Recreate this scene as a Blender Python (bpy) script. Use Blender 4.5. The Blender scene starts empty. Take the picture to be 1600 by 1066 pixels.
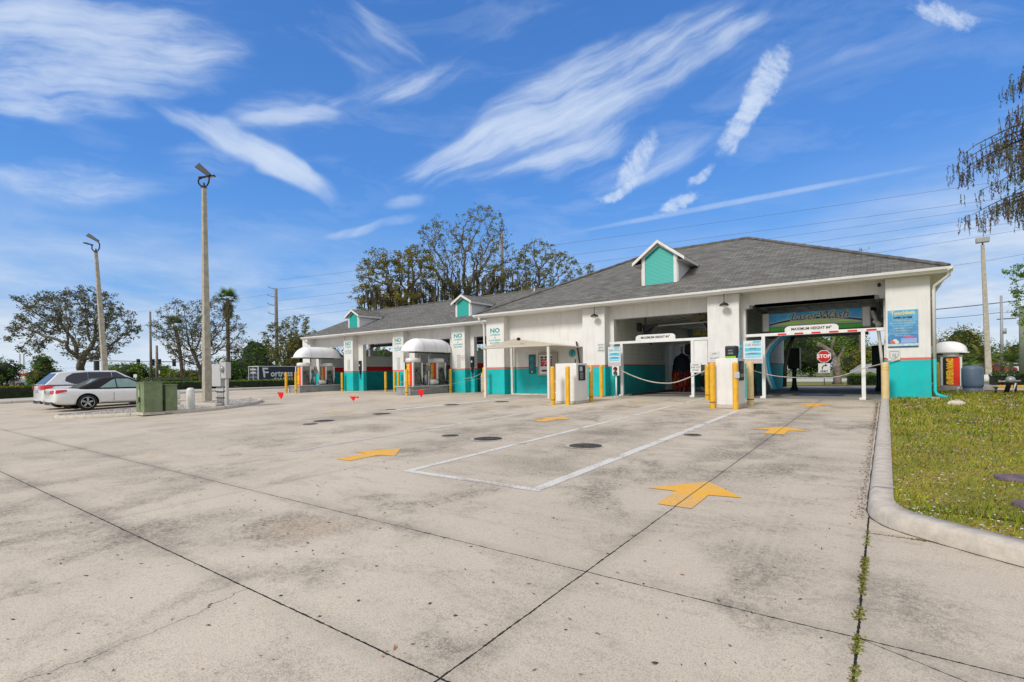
import bpy, math, random
import numpy as np
from mathutils import Vector, Matrix, kdtree
R = math.radians
PI = math.pi
sc = bpy.context.scene
COL = sc.collection

# ------------------------------------------------------------------ frame of the place
# +Y runs into the wash bays, +X along the front to the right; bay floor is z = 0, the lot falls 2.3 % towards the viewer
F = 798.0; PX, PY = 800.0, 583.5; RO = math.atan(.0143); TH = math.atan(583 / 798.0); EYE = 1.0; YF = 19.4; SL = .023

def gz(y):
    return -SL * (YF - max(y, -20.0)) if y < YF else 0.0

def ray(x, y):
    dx, dy = x - PX, y - PY
    c, s = math.cos(RO), math.sin(RO)
    r = (dx * c - dy * s) / F
    u = -(dx * s + dy * c) / F
    return Vector((-math.sin(TH) + r * math.cos(TH), math.cos(TH) + r * math.sin(TH), u))

def at(x, y, d):
    a = ray(x, y)
    return Vector((a.x * d, a.y * d, EYE + a.z * d))

def ground_at(x, d):
    p = at(x, 580, d)
    return Vector((p.x, p.y, gz(p.y)))

# ------------------------------------------------------------------ node helpers
def nmat(name):
    m = bpy.data.materials.new(name)
    m.use_nodes = True
    nt = m.node_tree
    b = nt.nodes['Principled BSDF']
    return m, nt, b

def node(nt, t, **k):
    n = nt.nodes.new(t)
    for a, v in k.items():
        setattr(n, a, v)
    return n

def math_(nt, op, a, b=None, c=None, clamp=False):
    n = node(nt, 'ShaderNodeMath', operation=op)
    n.use_clamp = clamp
    for i, v in enumerate((a, b, c)):
        if v is None: continue
        if isinstance(v, (int, float)): n.inputs[i].default_value = v
        else: nt.links.new(v, n.inputs[i])
    return n.outputs[0]

def noise(nt, vec, scale, detail=4, rough=.55, dist=0.0, dim='3D'):
    n = node(nt, 'ShaderNodeTexNoise', noise_dimensions=dim)
    n.inputs['Scale'].default_value = scale
    n.inputs['Detail'].default_value = detail
    n.inputs['Roughness'].default_value = rough
    n.inputs['Distortion'].default_value = dist
    if vec is not None: nt.links.new(vec, n.inputs['Vector'])
    return n.outputs['Fac']

def mrange(nt, v, a, b, c=0.0, d=1.0, smooth=False):
    n = node(nt, 'ShaderNodeMapRange')
    if smooth: n.interpolation_type = 'SMOOTHSTEP'
    nt.links.new(v, n.inputs[0])
    for i, x in enumerate((a, b, c, d)): n.inputs[i + 1].default_value = x
    return n.outputs[0]

def mix(nt, f, a, b, mode='MIX'):
    n = node(nt, 'ShaderNodeMix', data_type='RGBA', blend_type=mode)
    for s, v in ((n.inputs[0], f), (n.inputs[6], a), (n.inputs[7], b)):
        if isinstance(v, (int, float)): s.default_value = v
        elif isinstance(v, tuple): s.default_value = (*v[:3], 1)
        else: nt.links.new(v, s)
    return n.outputs[2]

def wpos(nt):
    return node(nt, 'ShaderNodeNewGeometry').outputs['Position']

def vscale(nt, v, s):
    n = node(nt, 'ShaderNodeMapping')
    n.inputs['Scale'].default_value = s
    nt.links.new(v, n.inputs['Vector'])
    return n.outputs[0]

def bump(nt, b, h, strength=.3, dist=.01):
    n = node(nt, 'ShaderNodeBump')
    n.inputs['Strength'].default_value = strength
    n.inputs['Distance'].default_value = dist
    nt.links.new(h, n.inputs['Height'])
    nt.links.new(n.outputs[0], b.inputs['Normal'])

_M = {}
def simple(name, col, rough=.6, metal=0.0, var=.12, scale=3.0, bmp=0.0, bscale=60, spec=None, dirt=0.0, coat=0.0):
    if name in _M: return _M[name]
    m, nt, b = nmat(name)
    p = wpos(nt)
    n1 = noise(nt, p, scale, 6, .6)
    dark = tuple(c * (1 - var * 1.6) for c in col); light = tuple(min(1, c * (1 + var)) for c in col)
    c = mix(nt, mrange(nt, n1, .3, .7), dark, light)
    if dirt:
        n2 = noise(nt, vscale(nt, p, (6, 6, .7)), 1.3, 7, .65)
        c = mix(nt, math_(nt, 'MULTIPLY', mrange(nt, n2, .5, .75), dirt), c, tuple(x * .45 for x in (.5, .44, .34)))
    nt.links.new(c, b.inputs['Base Color'])
    b.inputs['Roughness'].default_value = rough
    b.inputs['Metallic'].default_value = metal
    if spec is not None: b.inputs['Specular IOR Level'].default_value = spec
    if coat: b.inputs['Coat Weight'].default_value = coat
    if bmp: bump(nt, b, noise(nt, p, bscale, 4, .6), bmp, .01)
    _M[name] = m
    return m

def leafmat(name, c1, c2, c3=None, trans=.25):
    if name in _M: return _M[name]
    m, nt, b = nmat(name)
    g = node(nt, 'ShaderNodeNewGeometry')
    rp = node(nt, 'ShaderNodeValToRGB')
    e = rp.color_ramp.elements
    e[0].color = (*c1, 1); e[1].color = (*c2, 1)
    if c3:
        x = rp.color_ramp.elements.new(.85); x.color = (*c2, 1)
        rp.color_ramp.elements[2].color = (*c3, 1)
    nt.links.new(g.outputs['Random Per Island'], rp.inputs[0])
    n = noise(nt, g.outputs['Position'], .9, 3)
    c = mix(nt, mrange(nt, n, .35, .65, 0, .55), rp.outputs[0], tuple(x * .45 for x in c1))
    nt.links.new(c, b.inputs['Base Color'])
    b.inputs['Roughness'].default_value = .65
    b.inputs['Specular IOR Level'].default_value = .25
    if trans:
        t = node(nt, 'ShaderNodeBsdfTranslucent')
        nt.links.new(c, t.inputs[0])
        mx = node(nt, 'ShaderNodeMixShader'); mx.inputs[0].default_value = trans
        nt.links.new(b.outputs[0], mx.inputs[1]); nt.links.new(t.outputs[0], mx.inputs[2])
        nt.links.new(mx.outputs[0], nt.nodes['Material Output'].inputs[0])
    _M[name] = m
    return m

# ------------------------------------------------------------------ mesh builder
class MB:
    def __init__(s):
        s.v = []; s.f = []; s.mi = []; s.uv = {}; s.sm = []
    def add(s, vs, fs, mi=0, smooth=False):
        o = len(s.v); s.v += [tuple(v) for v in vs]
        for f in fs:
            s.f.append(tuple(i + o for i in f)); s.mi.append(mi); s.sm.append(smooth)
        return s
    def box(s, x0, x1, y0, y1, z0, z1, mi=0):
        x0, x1 = min(x0, x1), max(x0, x1); y0, y1 = min(y0, y1), max(y0, y1); z0, z1 = min(z0, z1), max(z0, z1)
        return s.add([(x, y, z) for z in (z0, z1) for y in (y0, y1) for x in (x0, x1)],
                     [(0, 2, 3, 1), (4, 5, 7, 6), (0, 1, 5, 4), (2, 6, 7, 3), (0, 4, 6, 2), (1, 3, 7, 5)], mi)
    def prism(s, poly, axis, a, b, mi=0):
        # poly of 2-D points extruded along an axis ('x','y','z') from a to b
        def P(p, t):
            return {'x': (t, p[0], p[1]), 'y': (p[0], t, p[1]), 'z': (p[0], p[1], t)}[axis]
        n = len(poly)
        vs = [P(p, a) for p in poly] + [P(p, b) for p in poly]
        fs = [tuple(range(n))[::-1], tuple(range(n, 2 * n))] + [(i, (i + 1) % n, (i + 1) % n + n, i + n) for i in range(n)]
        return s.add(vs, fs, mi)
    def quad(s, a, b, c, d, mi=0, uv=None):
        s.add([a, b, c, d], [(0, 1, 2, 3)], mi)
        if uv: s.uv[len(s.f) - 1] = uv
        return s
    def tube(s, pts, r, n=8, mi=0, caps=True, smooth=True):
        pts = [Vector(p) for p in pts]
        rs = r if isinstance(r, (list, tuple)) else [r] * len(pts)
        vs = []; fs = []
        up = Vector((0, 0, 1))
        ref = None
        for i, p in enumerate(pts):
            d = (pts[min(i + 1, len(pts) - 1)] - pts[max(i - 1, 0)])
            d = d.normalized() if d.length > 1e-9 else up
            if ref is None:
                ref = d.cross(Vector((1, 0, 0)) if abs(d.x) < .9 else Vector((0, 1, 0))).normalized()
            a = (ref - d * ref.dot(d))
            a = a.normalized() if a.length > 1e-6 else d.orthogonal().normalized()
            ref = a
            b = d.cross(a)
            for k in range(n):
                t = 2 * PI * k / n
                vs.append(p + (a * math.cos(t) + b * math.sin(t)) * rs[i])
        for i in range(len(pts) - 1):
            for k in range(n):
                k2 = (k + 1) % n
                fs.append((i * n + k, i * n + k2, (i + 1) * n + k2, (i + 1) * n + k))
        s.add(vs, fs, mi, smooth)
        if caps:
            o = len(s.v) - len(vs)
            s.f.append(tuple(o + k for k in range(n))[::-1]); s.mi.append(mi); s.sm.append(False)
            e = o + (len(pts) - 1) * n
            s.f.append(tuple(e + k for k in range(n))); s.mi.append(mi); s.sm.append(False)
        return s
    def cyl(s, x, y, z0, z1, r, n=20, mi=0, r1=None):
        return s.tube([(x, y, z0), (x, y, z1)], [r, r if r1 is None else r1], n, mi)
    def lathe(s, prof, n=24, mi=0, c=(0, 0, 0), axis='z', smooth=True):
        vs = []; fs = []
        for r, z in prof:
            for k in range(n):
                t = 2 * PI * k / n
                x, y = r * math.cos(t), r * math.sin(t)
                q = {'z': (x, y, z), 'x': (z, x, y), 'y': (x, z, y)}[axis]
                vs.append((q[0] + c[0], q[1] + c[1], q[2] + c[2]))
        for i in range(len(prof) - 1):
            for k in range(n):
                k2 = (k + 1) % n
                fs.append((i * n + k, i * n + k2, (i + 1) * n + k2, (i + 1) * n + k))
        s.add(vs, fs, mi, smooth)
        return s
    def grid(s, fn, nu, nv, mi=0, smooth=True):
        vs = [fn(i / nu, j / nv) for j in range(nv + 1) for i in range(nu + 1)]
        fs = [(j * (nu + 1) + i, j * (nu + 1) + i + 1, (j + 1) * (nu + 1) + i + 1, (j + 1) * (nu + 1) + i) for j in range(nv) for i in range(nu)]
        return s.add(vs, fs, mi, smooth)
    def build(s, name, mats, parent=None, bevel=0, seg=2, sub=0, wn=False):
        me = bpy.data.meshes.new(name)
        me.from_pydata(s.v, [], s.f)
        me.polygons.foreach_set('material_index', s.mi)
        me.polygons.foreach_set('use_smooth', s.sm)
        if s.uv:
            u = me.uv_layers.new(name='UVMap')
            for fi, c in s.uv.items():
                for li, co in zip(me.polygons[fi].loop_indices, c): u.data[li].uv = co
        me.update()
        for m in (mats if isinstance(mats, (list, tuple)) else [mats]): me.materials.append(m)
        o = bpy.data.objects.new(name, me); COL.objects.link(o)
        if parent: o.parent = parent
        if bevel:
            b = o.modifiers.new('b', 'BEVEL'); b.width = bevel; b.segments = seg; b.limit_method = 'ANGLE'; b.angle_limit = R(40)
        if sub:
            b = o.modifiers.new('s', 'SUBSURF'); b.levels = sub; b.render_levels = sub
        return o

def tag(o, label=None, cat=None, group=None, kind=None):
    if label: o['label'] = label
    if cat: o['category'] = cat
    if group: o['group'] = group
    if kind: o['kind'] = kind
    return o

def thing(name, label, cat, loc=(0, 0, 0), rz=0, group=None):
    o = bpy.data.objects.new(name, None); COL.objects.link(o)
    o.empty_display_size = .2
    o.location = loc; o.rotation_euler = (0, 0, rz)
    return tag(o, label, cat, group)

def dup(root, loc, rz=None, label=None, scale=None):
    def cp(o, par):
        c = o.copy(); COL.objects.link(c); c.parent = par
        for ch in [x for x in bpy.data.objects if x.parent == o]: cp(ch, c)
        return c
    r = cp(root, None); r.location = loc
    if rz is not None: r.rotation_euler = (0, 0, rz)
    if label: r['label'] = label
    if scale: r.scale = scale
    return r

def text(s, size, loc, rot, m, parent, name='lettering', sx=1.0, shear=0.0, bold=0.0, align='CENTER', space=1.0):
    cu = bpy.data.curves.new(name, 'FONT')
    cu.body = s; cu.size = size; cu.align_x = align; cu.align_y = 'CENTER'; cu.shear = shear; cu.offset = bold; cu.space_line = space
    cu.extrude = 0.0015; cu.resolution_u = 2
    t = bpy.data.objects.new(name + '_curve', cu); COL.objects.link(t)
    bpy.context.view_layer.update()
    me = bpy.data.meshes.new_from_object(t.evaluated_get(bpy.context.evaluated_depsgraph_get()))
    bpy.data.objects.remove(t); bpy.data.curves.remove(cu)
    me.name = name; me.materials.clear(); me.materials.append(m)
    o = bpy.data.objects.new(name, me); COL.objects.link(o)
    o.location = loc; o.rotation_euler = rot; o.scale = (sx, 1, 1); o.parent = parent
    return o
FRONT = (R(90), 0, 0)           # text facing -Y
RIGHT = (R(90), 0, R(90))       # text facing +X

# ------------------------------------------------------------------ materials
white_metal = simple('white_metal', (.78, .78, .76), .4, var=.05, dirt=.12)
trim_white = simple('trim_white', (.74, .73, .70), .5, var=.06, dirt=.15)
white_pipe = simple('white_pipe', (.72, .71, .66), .45, var=.06, dirt=.2)
teal_flat = simple('teal_flat', (.0, .52, .53), .55, var=.08)
dark_teal = simple('dark_teal', (.005, .12, .14), .35, var=.15)
yellow_p = simple('yellow_paint', (.80, .43, .015), .45, var=.12, scale=7, dirt=.25)
cream_p = simple('cream_paint', (.72, .55, .27), .5, var=.08, scale=7, dirt=.15)
black_p = simple('black_plastic', (.012, .012, .014), .4, var=.2)
dark_gr = simple('dark_grey', (.05, .05, .05), .6, var=.2)
steel = simple('steel', (.42, .41, .39), .35, .8, var=.12)
galv = simple('galvanised', (.45, .46, .46), .45, .4, var=.12)
grey_p = simple('grey_paint', (.34, .35, .36), .5, var=.08, dirt=.2)
red_p = simple('red_paint', (.62, .015, .01), .45, var=.08)
red_bright = simple('red_vinyl', (.85, .005, .01), .5, var=.03)
orange_t = simple('yellow_lettering', (.95, .42, .02), .5, var=.02)
black_t = simple('black_lettering', (.02, .02, .025), .6, var=.05)
white_t = simple('white_lettering', (.85, .85, .85), .5, var=.02)
teal_t = simple('teal_lettering', (.03, .34, .36), .6, var=.05)
tan_fab = simple('tan_canvas', (.55, .49, .40), .85, var=.08, bmp=.1)
pole_con = simple('pole_concrete', (.43, .395, .31), .85, var=.18, scale=5, bmp=.2, dirt=.35)
kerb_con = simple('kerb_concrete', (.56, .50, .42), .9, var=.13, scale=9, bmp=.6, bscale=45, dirt=.25)
green_box = simple('utility_green', (.17, .23, .11), .6, var=.2, scale=4, dirt=.55)
rust_box = simple('rusty_brown', (.12, .055, .03), .75, var=.4, scale=6)
bark = simple('bark', (.15, .12, .09), .95, var=.45, scale=6, bmp=.6, bscale=14)
bark_grey = simple('bark_grey', (.24, .20, .165), .95, var=.35, scale=6, bmp=.6, bscale=14)
wood_pole = simple('weathered_wood', (.22, .19, .15), .9, var=.25)
glass_dk = simple('tinted_glass', (.006, .010, .03), .06, var=.1, spec=.8)
rubber = simple('rubber', (.018, .018, .018), .8, var=.2)
chrome = simple('alloy', (.50, .51, .53), .25, .85, var=.05)
brick_blue = simple('tank_blue_grey', (.10, .155, .225), .5, var=.1, scale=2.5, dirt=.12)

def wall_material(name, red0, red1, upper=(.80, .79, .76), teal=(.0, .53, .54), red=(.70, .15, .11), blockwork=False, grime=.42, dim=1.0):
    m, nt, b = nmat(name)
    p = wpos(nt)
    sx = node(nt, 'ShaderNodeSeparateXYZ'); nt.links.new(p, sx.inputs[0])
    wob = math_(nt, 'MULTIPLY', math_(nt, 'SUBTRACT', noise(nt, p, 14, 3), .5), .012)
    z = math_(nt, 'ADD', sx.outputs[2], wob)
    n1 = noise(nt, p, 1.6, 6, .6)
    up = mix(nt, mrange(nt, n1, .3, .7), tuple(c * .90 * dim for c in upper), tuple(c * dim for c in upper))
    tl = mix(nt, mrange(nt, n1, .3, .7), tuple(c * .82 * dim for c in teal), tuple(min(1, c * 1.08 * dim) for c in teal))
    c = mix(nt, math_(nt, 'GREATER_THAN', z, red0), tl, tuple(c * dim for c in red))
    c = mix(nt, math_(nt, 'GREATER_THAN', z, red1), c, up)
    g = noise(nt, vscale(nt, p, (5, 5, .8)), 1.1, 8, .65)
    low = mrange(nt, sx.outputs[2], 0, .5, .9, .25)
    c = mix(nt, math_(nt, 'MULTIPLY', math_(nt, 'MULTIPLY', mrange(nt, g, .48, .8), low), grime * 2), c, (.16, .14, .10))
    h = noise(nt, p, 55, 4, .7)
    if blockwork:
        vx = node(nt, 'ShaderNodeCombineXYZ')
        nt.links.new(math_(nt, 'ADD', sx.outputs[0], sx.outputs[1]), vx.inputs[0]); nt.links.new(sx.outputs[2], vx.inputs[1])
        br = node(nt, 'ShaderNodeTexBrick')
        br.inputs['Scale'].default_value = 1.0; br.inputs['Brick Width'].default_value = .4; br.inputs['Row Height'].default_value = .2
        br.inputs['Mortar Size'].default_value = .006
        nt.links.new(vx.outputs[0], br.inputs['Vector'])
        c = mix(nt, math_(nt, 'MULTIPLY', br.outputs['Fac'], .35), c, (.10, .10, .09))
    nt.links.new(c, b.inputs['Base Color'])
    b.inputs['Roughness'].default_value = .75
    bump(nt, b, h, .35, .006)
    return m
wall_m = wall_material('stucco_painted', 1.225, 1.30)
wall_in = wall_material('bay_block_wall', 1.27, 1.33, upper=(.80, .81, .73), teal=(.0, .46, .46), red=(.5, .03, .03), blockwork=True, grime=.5)
wall_self = wall_material('self_bay_wall', 1.29, 1.60, upper=(.80, .83, .80), teal=(.0, .46, .46), red=(.75, .01, .01), blockwork=True, grime=.2)

def roof_material():
    m, nt, b = nmat('asphalt_shingle')
    uv = node(nt, 'ShaderNodeUVMap').outputs[0]
    br = node(nt, 'ShaderNodeTexBrick')
    br.offset = .5
    br.inputs['Scale'].default_value = 1.0; br.inputs['Brick Width'].default_value = .34; br.inputs['Row Height'].default_value = .155
    br.inputs['Mortar Size'].default_value = .011; br.inputs['Mortar Smooth'].default_value = .3; br.inputs['Bias'].default_value = -.1
    br.inputs['Color1'].default_value = (.115, .112, .10, 1); br.inputs['Color2'].default_value = (.26, .25, .22, 1); br.inputs['Mortar'].default_value = (.03, .03, .03, 1)
    nt.links.new(uv, br.inputs['Vector'])
    n = noise(nt, vscale(nt, uv, (1, .35, 1)), .8, 6, .6)
    c = mix(nt, mrange(nt, n, .35, .7, 0, .6), br.outputs[0], (.155, .145, .125))
    n2 = noise(nt, uv, 9, 5, .7)
    c = mix(nt, mrange(nt, n2, .45, .75, 0, .35), c, (.05, .05, .048))
    nt.links.new(c, b.inputs['Base Color'])
    b.inputs['Roughness'].default_value = .95
    sx = node(nt, 'ShaderNodeSeparateXYZ'); nt.links.new(uv, sx.inputs[0])
    saw = math_(nt, 'FRACT', math_(nt, 'DIVIDE', sx.outputs[1], .155))
    h = math_(nt, 'SUBTRACT', math_(nt, 'SUBTRACT', 1, saw), math_(nt, 'MULTIPLY', br.outputs['Fac'], .6))
    h = math_(nt, 'ADD', h, math_(nt, 'MULTIPLY', n2, .4))
    bump(nt, b, h, .8, .02)
    return m
roof_m = roof_material()

def siding_material():
    m, nt, b = nmat('lap_siding')
    p = wpos(nt); sx = node(nt, 'ShaderNodeSeparateXYZ'); nt.links.new(p, sx.inputs[0])
    saw = math_(nt, 'FRACT', math_(nt, 'DIVIDE', sx.outputs[2], .1))
    c = mix(nt, math_(nt, 'LESS_THAN', saw, .12), (.70, .70, .72), (.42, .42, .45))
    nt.links.new(c, b.inputs['Base Color']); b.inputs['Roughness'].default_value = .6
    bump(nt, b, math_(nt, 'SUBTRACT', 1, saw), .6, .02)
    return m
siding = siding_material()
def louvre_material():
    m, nt, b = nmat('teal_louvre')
    p = wpos(nt); sx = node(nt, 'ShaderNodeSeparateXYZ'); nt.links.new(p, sx.inputs[0])
    saw = math_(nt, 'FRACT', math_(nt, 'DIVIDE', sx.outputs[2], .055))
    c = mix(nt, math_(nt, 'LESS_THAN', saw, .3), (.01, .42, .36), (.0, .25, .22))
    nt.links.new(c, b.inputs['Base Color']); b.inputs['Roughness'].default_value = .5
    bump(nt, b, math_(nt, 'SUBTRACT', 1, saw), .8, .02)
    return m
louvre = louvre_material()

# concrete with joints, stains, tyre marks -------------------------------------------------
def concrete_material(name, joints=True, base=(.615, .535, .425), stain=1.0):
    m, nt, b = nmat(name)
    p = wpos(nt)
    sx = node(nt, 'ShaderNodeSeparateXYZ'); nt.links.new(p, sx.inputs[0])
    X, Y = sx.outputs[0], sx.outputs[1]
    big = noise(nt, p, .22, 4, .6, .6)
    mid = noise(nt, vscale(nt, p, (.8, .7, 1)), .8, 6, .66, .3)
    fine = noise(nt, p, 26, 4, .75)
    vfine = noise(nt, p, 110, 3, .75)
    streak = noise(nt, vscale(nt, p, (.6, 2.0, 1)), 1.4, 6, .68, .4)
    c = mix(nt, mrange(nt, big, .32, .68), tuple(x * .88 for x in base), tuple(min(1, x * 1.08) for x in base))
    c = mix(nt, mrange(nt, mid, .4, .7, 0, .28), c, tuple(x * f for x, f in zip(base, (.70, .70, .72))))
    # algae darkening: only in blotches and broken up by fine grain
    bl = mrange(nt, mid, .47, .64, 0, 1, True)
    bl2 = mrange(nt, streak, .48, .66, 0, 1, True)
    blot = noise(nt, p, 1.7, 5, .62, .25)
    bl = math_(nt, 'MULTIPLY', bl, mrange(nt, blot, .36, .60, .25, 1.15))
    ln = None
    for lc in (-1.7, -4.3, -6.9, -12.6):
        q = mrange(nt, math_(nt, 'ABSOLUTE', math_(nt, 'SUBTRACT', X, lc)), .25, 1.0, 1, 0, True)
        ln = q if ln is None else math_(nt, 'MAXIMUM', ln, q)
    ln = math_(nt, 'MULTIPLY', math_(nt, 'MULTIPLY', ln, math_(nt, 'MULTIPLY', mrange(nt, Y, 4.6, 7.5, 0, 1, True), mrange(nt, Y, 14, 18, 1, .3, True))), mrange(nt, blot, .36, .58, .1, .85))
    bl = math_(nt, 'MAXIMUM', bl, ln)
    near = mrange(nt, Y, 2.0, 8.0, .85, 1.15)
    right = mrange(nt, X, -16, -5, .5, 1.25)
    blm = math_(nt, 'MULTIPLY', math_(nt, 'MULTIPLY', math_(nt, 'MAXIMUM', bl, math_(nt, 'MULTIPLY', bl2, .42)), near), right)
    grain = mrange(nt, math_(nt, 'ADD', math_(nt, 'MULTIPLY', fine, .6), math_(nt, 'MULTIPLY', vfine, .4)), .44, .56, 0, 1)
    c = mix(nt, math_(nt, 'MULTIPLY', math_(nt, 'MULTIPLY', blm, math_(nt, 'ADD', .20, math_(nt, 'MULTIPLY', grain, .80))), .86 * stain, clamp=True), c, (.165, .14, .112))
    # grain everywhere
    c = mix(nt, mrange(nt, vfine, .52, .63, 0, .55), c, (.20, .17, .14))
    c = mix(nt, mrange(nt, vfine, .45, .32, 0, .38), c, (.76, .68, .57))
    c = mix(nt, mrange(nt, fine, .54, .68, 0, .30), c, (.30, .26, .22))
    # rusty tint
    ru = mrange(nt, noise(nt, p, .45, 4, .6, .3), .62, .78, 0, .22)
    c = mix(nt, ru, c, (.50, .33, .17))
    # small dark specks (gum, droppings)
    vo = node(nt, 'ShaderNodeTexVoronoi'); vo.inputs['Scale'].default_value = 2.6
    nt.links.new(p, vo.inputs['Vector'])
    sp = mrange(nt, vo.outputs['Distance'], .02, .035, .7, 0)
    spm = math_(nt, 'MULTIPLY', sp, math_(nt, 'GREATER_THAN', noise(nt, p, 1.1, 2), .5))
    c = mix(nt, spm, c, (.07, .06, .055))
    h = math_(nt, 'ADD', math_(nt, 'MULTIPLY', fine, .5), math_(nt, 'MULTIPLY', vfine, .5))
    if joints:
        wx = math_(nt, 'MULTIPLY', math_(nt, 'SUBTRACT', noise(nt, p, 3.0, 5, .6), .5), .03)
        wy = math_(nt, 'MULTIPLY', math_(nt, 'SUBTRACT', noise(nt, vscale(nt, p, (1, 1, 3)), 3.7, 5, .6), .5), .03)
        # tiny chipping of the joint edges
        chip = math_(nt, 'MULTIPLY', mrange(nt, fine, .35, .7, .4, 1.5), 1.0)
        tot = None; soft = None
        def line(co, c0, w, lo=None, hi=None, other=None, k=1.0):
            nonlocal tot, soft
            d = math_(nt, 'ABSOLUTE', math_(nt, 'SUBTRACT', co, c0))
            ww = math_(nt, 'MULTIPLY', chip, w)
            a = math_(nt, 'MULTIPLY', math_(nt, 'LESS_THAN', d, ww), k)
            s_ = mrange(nt, d, .0, .16, .35 * k, 0, True)
            if lo is not None:
                mk = math_(nt, 'MULTIPLY', math_(nt, 'GREATER_THAN', other, lo), math_(nt, 'LESS_THAN', other, hi))
                a = math_(nt, 'MULTIPLY', a, mk); s_ = math_(nt, 'MULTIPLY', s_, mk)
            tot = a if tot is None else math_(nt, 'MAXIMUM', tot, a)
            soft = s_ if soft is None else math_(nt, 'MAXIMUM', soft, s_)
        Xw = math_(nt, 'ADD', X, math_(nt, 'MULTIPLY', wx, .5)); Yw = math_(nt, 'ADD', Y, math_(nt, 'MULTIPLY', wy, .5))
        line(Yw, 1.70, .0065); line(Yw, 3.13, .0055)
        line(Xw, -1.68, .0065); line(Xw, -.13, .0075, -10, 6.0, Y)
        line(Xw, -6.28, .0045, k=.55); line(Xw, -12.4, .004, k=.4)
        line(Yw, 9.4, .006, k=.35); line(Yw, 14.2, .010, k=.35); line(Yw, 19.0, .015, k=.8)
        line(Xw, -19.0, .008, k=.3)
        # a short joint by the kerb and a diagonal one
        line(Yw, 5.02, .005, -.13, 1.2, X, .8)
        dg = math_(nt, 'ADD', math_(nt, 'MULTIPLY', Y, .92), math_(nt, 'MULTIPLY', X, .38))
        line(math_(nt, 'ADD', dg, math_(nt, 'MULTIPLY', wy, .4)), 2.832, .0045, -.12, 3.0, X, .8)
        # wandering cracks
        cr = noise(nt, p, .8, 6, .6)
        d1 = math_(nt, 'ADD', math_(nt, 'ADD', X, math_(nt, 'MULTIPLY', math_(nt, 'SUBTRACT', cr, .5), .9)), 3.35)
        line(d1, 0, .0035, -3, 1.70, Y, .8)
        d2 = math_(nt, 'ADD', math_(nt, 'ADD', X, math_(nt, 'MULTIPLY', math_(nt, 'SUBTRACT', noise(nt, p, 1.3, 7, .65), .5), .8)), 4.3)
        line(d2, 0, .003, 1.7, 3.13, Y, .35)
        # each pour cured to a slightly different tone
        sa = math_(nt, 'GREATER_THAN', X, -1.68); sb = math_(nt, 'GREATER_THAN', Y, 3.13); sc2 = math_(nt, 'GREATER_THAN', Y, 1.70); sd2 = math_(nt, 'GREATER_THAN', X, -6.28)
        tn = math_(nt, 'FRACT', math_(nt, 'ADD', math_(nt, 'ADD', math_(nt, 'MULTIPLY', sa, .37), math_(nt, 'MULTIPLY', sb, .53)), math_(nt, 'ADD', math_(nt, 'MULTIPLY', sc2, .71), math_(nt, 'MULTIPLY', sd2, .29))))
        c = mix(nt, mrange(nt, tn, 0, 1, .0, .16), c, (.44, .37, .29))
        def blotch(cx, cy, rad, col, k):
            nonlocal c
            dx = math_(nt, 'ADD', math_(nt, 'SUBTRACT', X, cx), math_(nt, 'MULTIPLY', math_(nt, 'SUBTRACT', blot, .5), 1.3)); dy = math_(nt, 'ADD', math_(nt, 'SUBTRACT', Y, cy), math_(nt, 'MULTIPLY', math_(nt, 'SUBTRACT', mid, .5), 1.3))
            d_ = math_(nt, 'SQRT', math_(nt, 'ADD', math_(nt, 'MULTIPLY', dx, dx), math_(nt, 'MULTIPLY', dy, dy)))
            c = mix(nt, math_(nt, 'MULTIPLY', mrange(nt, d_, 0, rad, k, 0, True), math_(nt, 'ADD', .35, math_(nt, 'MULTIPLY', grain, .65))), c, col)
        blotch(-4.3, 2.75, .65, (.42, .27, .12), .32); blotch(-4.1, 2.5, .4, (.20, .16, .12), .35); blotch(-3.3, 2.0, .4, (.14, .12, .10), .65)
        blotch(-1.85, 1.9, .3, (.12, .11, .09), .6); blotch(-.75, 4.0, .55, (.16, .14, .11), .6); blotch(.12, 3.9, .35, (.15, .13, .11), .55); blotch(-3.9, 5.9, .9, (.16, .14, .11), .6); blotch(-4.6, 9.5, 1.2, (.17, .15, .12), .55)
        blotch(-.9, 8.2, 1.0, (.17, .15, .12), .5); blotch(-7.6, 8.6, .8, (.17, .15, .12), .55); blotch(-12.8, 9.3, 1.3, (.19, .16, .13), .5); blotch(-5.4, 1.95, .45, (.15, .13, .10), .55)
        c = mix(nt, math_(nt, 'MULTIPLY', soft, mrange(nt, mid, .3, .7, .1, 1)), c, (.16, .14, .12))
        c = mix(nt, tot, c, (.022, .02, .016))
        h = math_(nt, 'SUBTRACT', h, math_(nt, 'MULTIPLY', tot, 2.0))
        # faint tyre scuffs near the yellow arrow
        for cx in (-.74, -.84, -.93):
            d = math_(nt, 'ABSOLUTE', math_(nt, 'SUBTRACT', math_(nt, 'ADD', X, math_(nt, 'MULTIPLY', math_(nt, 'SUBTRACT', Y, 5.0), .06)), cx))
            t = math_(nt, 'MULTIPLY', mrange(nt, d, .008, .028, .30, 0), math_(nt, 'MULTIPLY', mrange(nt, Y, 3.6, 4.2, 0, 1), mrange(nt, Y, 5.8, 6.6, 1, 0)))
            c = mix(nt, math_(nt, 'MULTIPLY', t, mrange(nt, fine, .4, .6, .2, 1)), c, (.62, .55, .46))
    nt.links.new(c, b.inputs['Base Color'])
    b.inputs['Roughness'].default_value = .9
    b.inputs['Specular IOR Level'].default_value = .25
    bump(nt, b, h, .35, .006)
    return m
concrete = concrete_material('lot_concrete')
concrete2 = concrete_material('apron_concrete', False, (.50, .47, .43), .6)
floor_in = concrete_material('bay_floor', False, (.40, .38, .35), 1.0)

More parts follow.
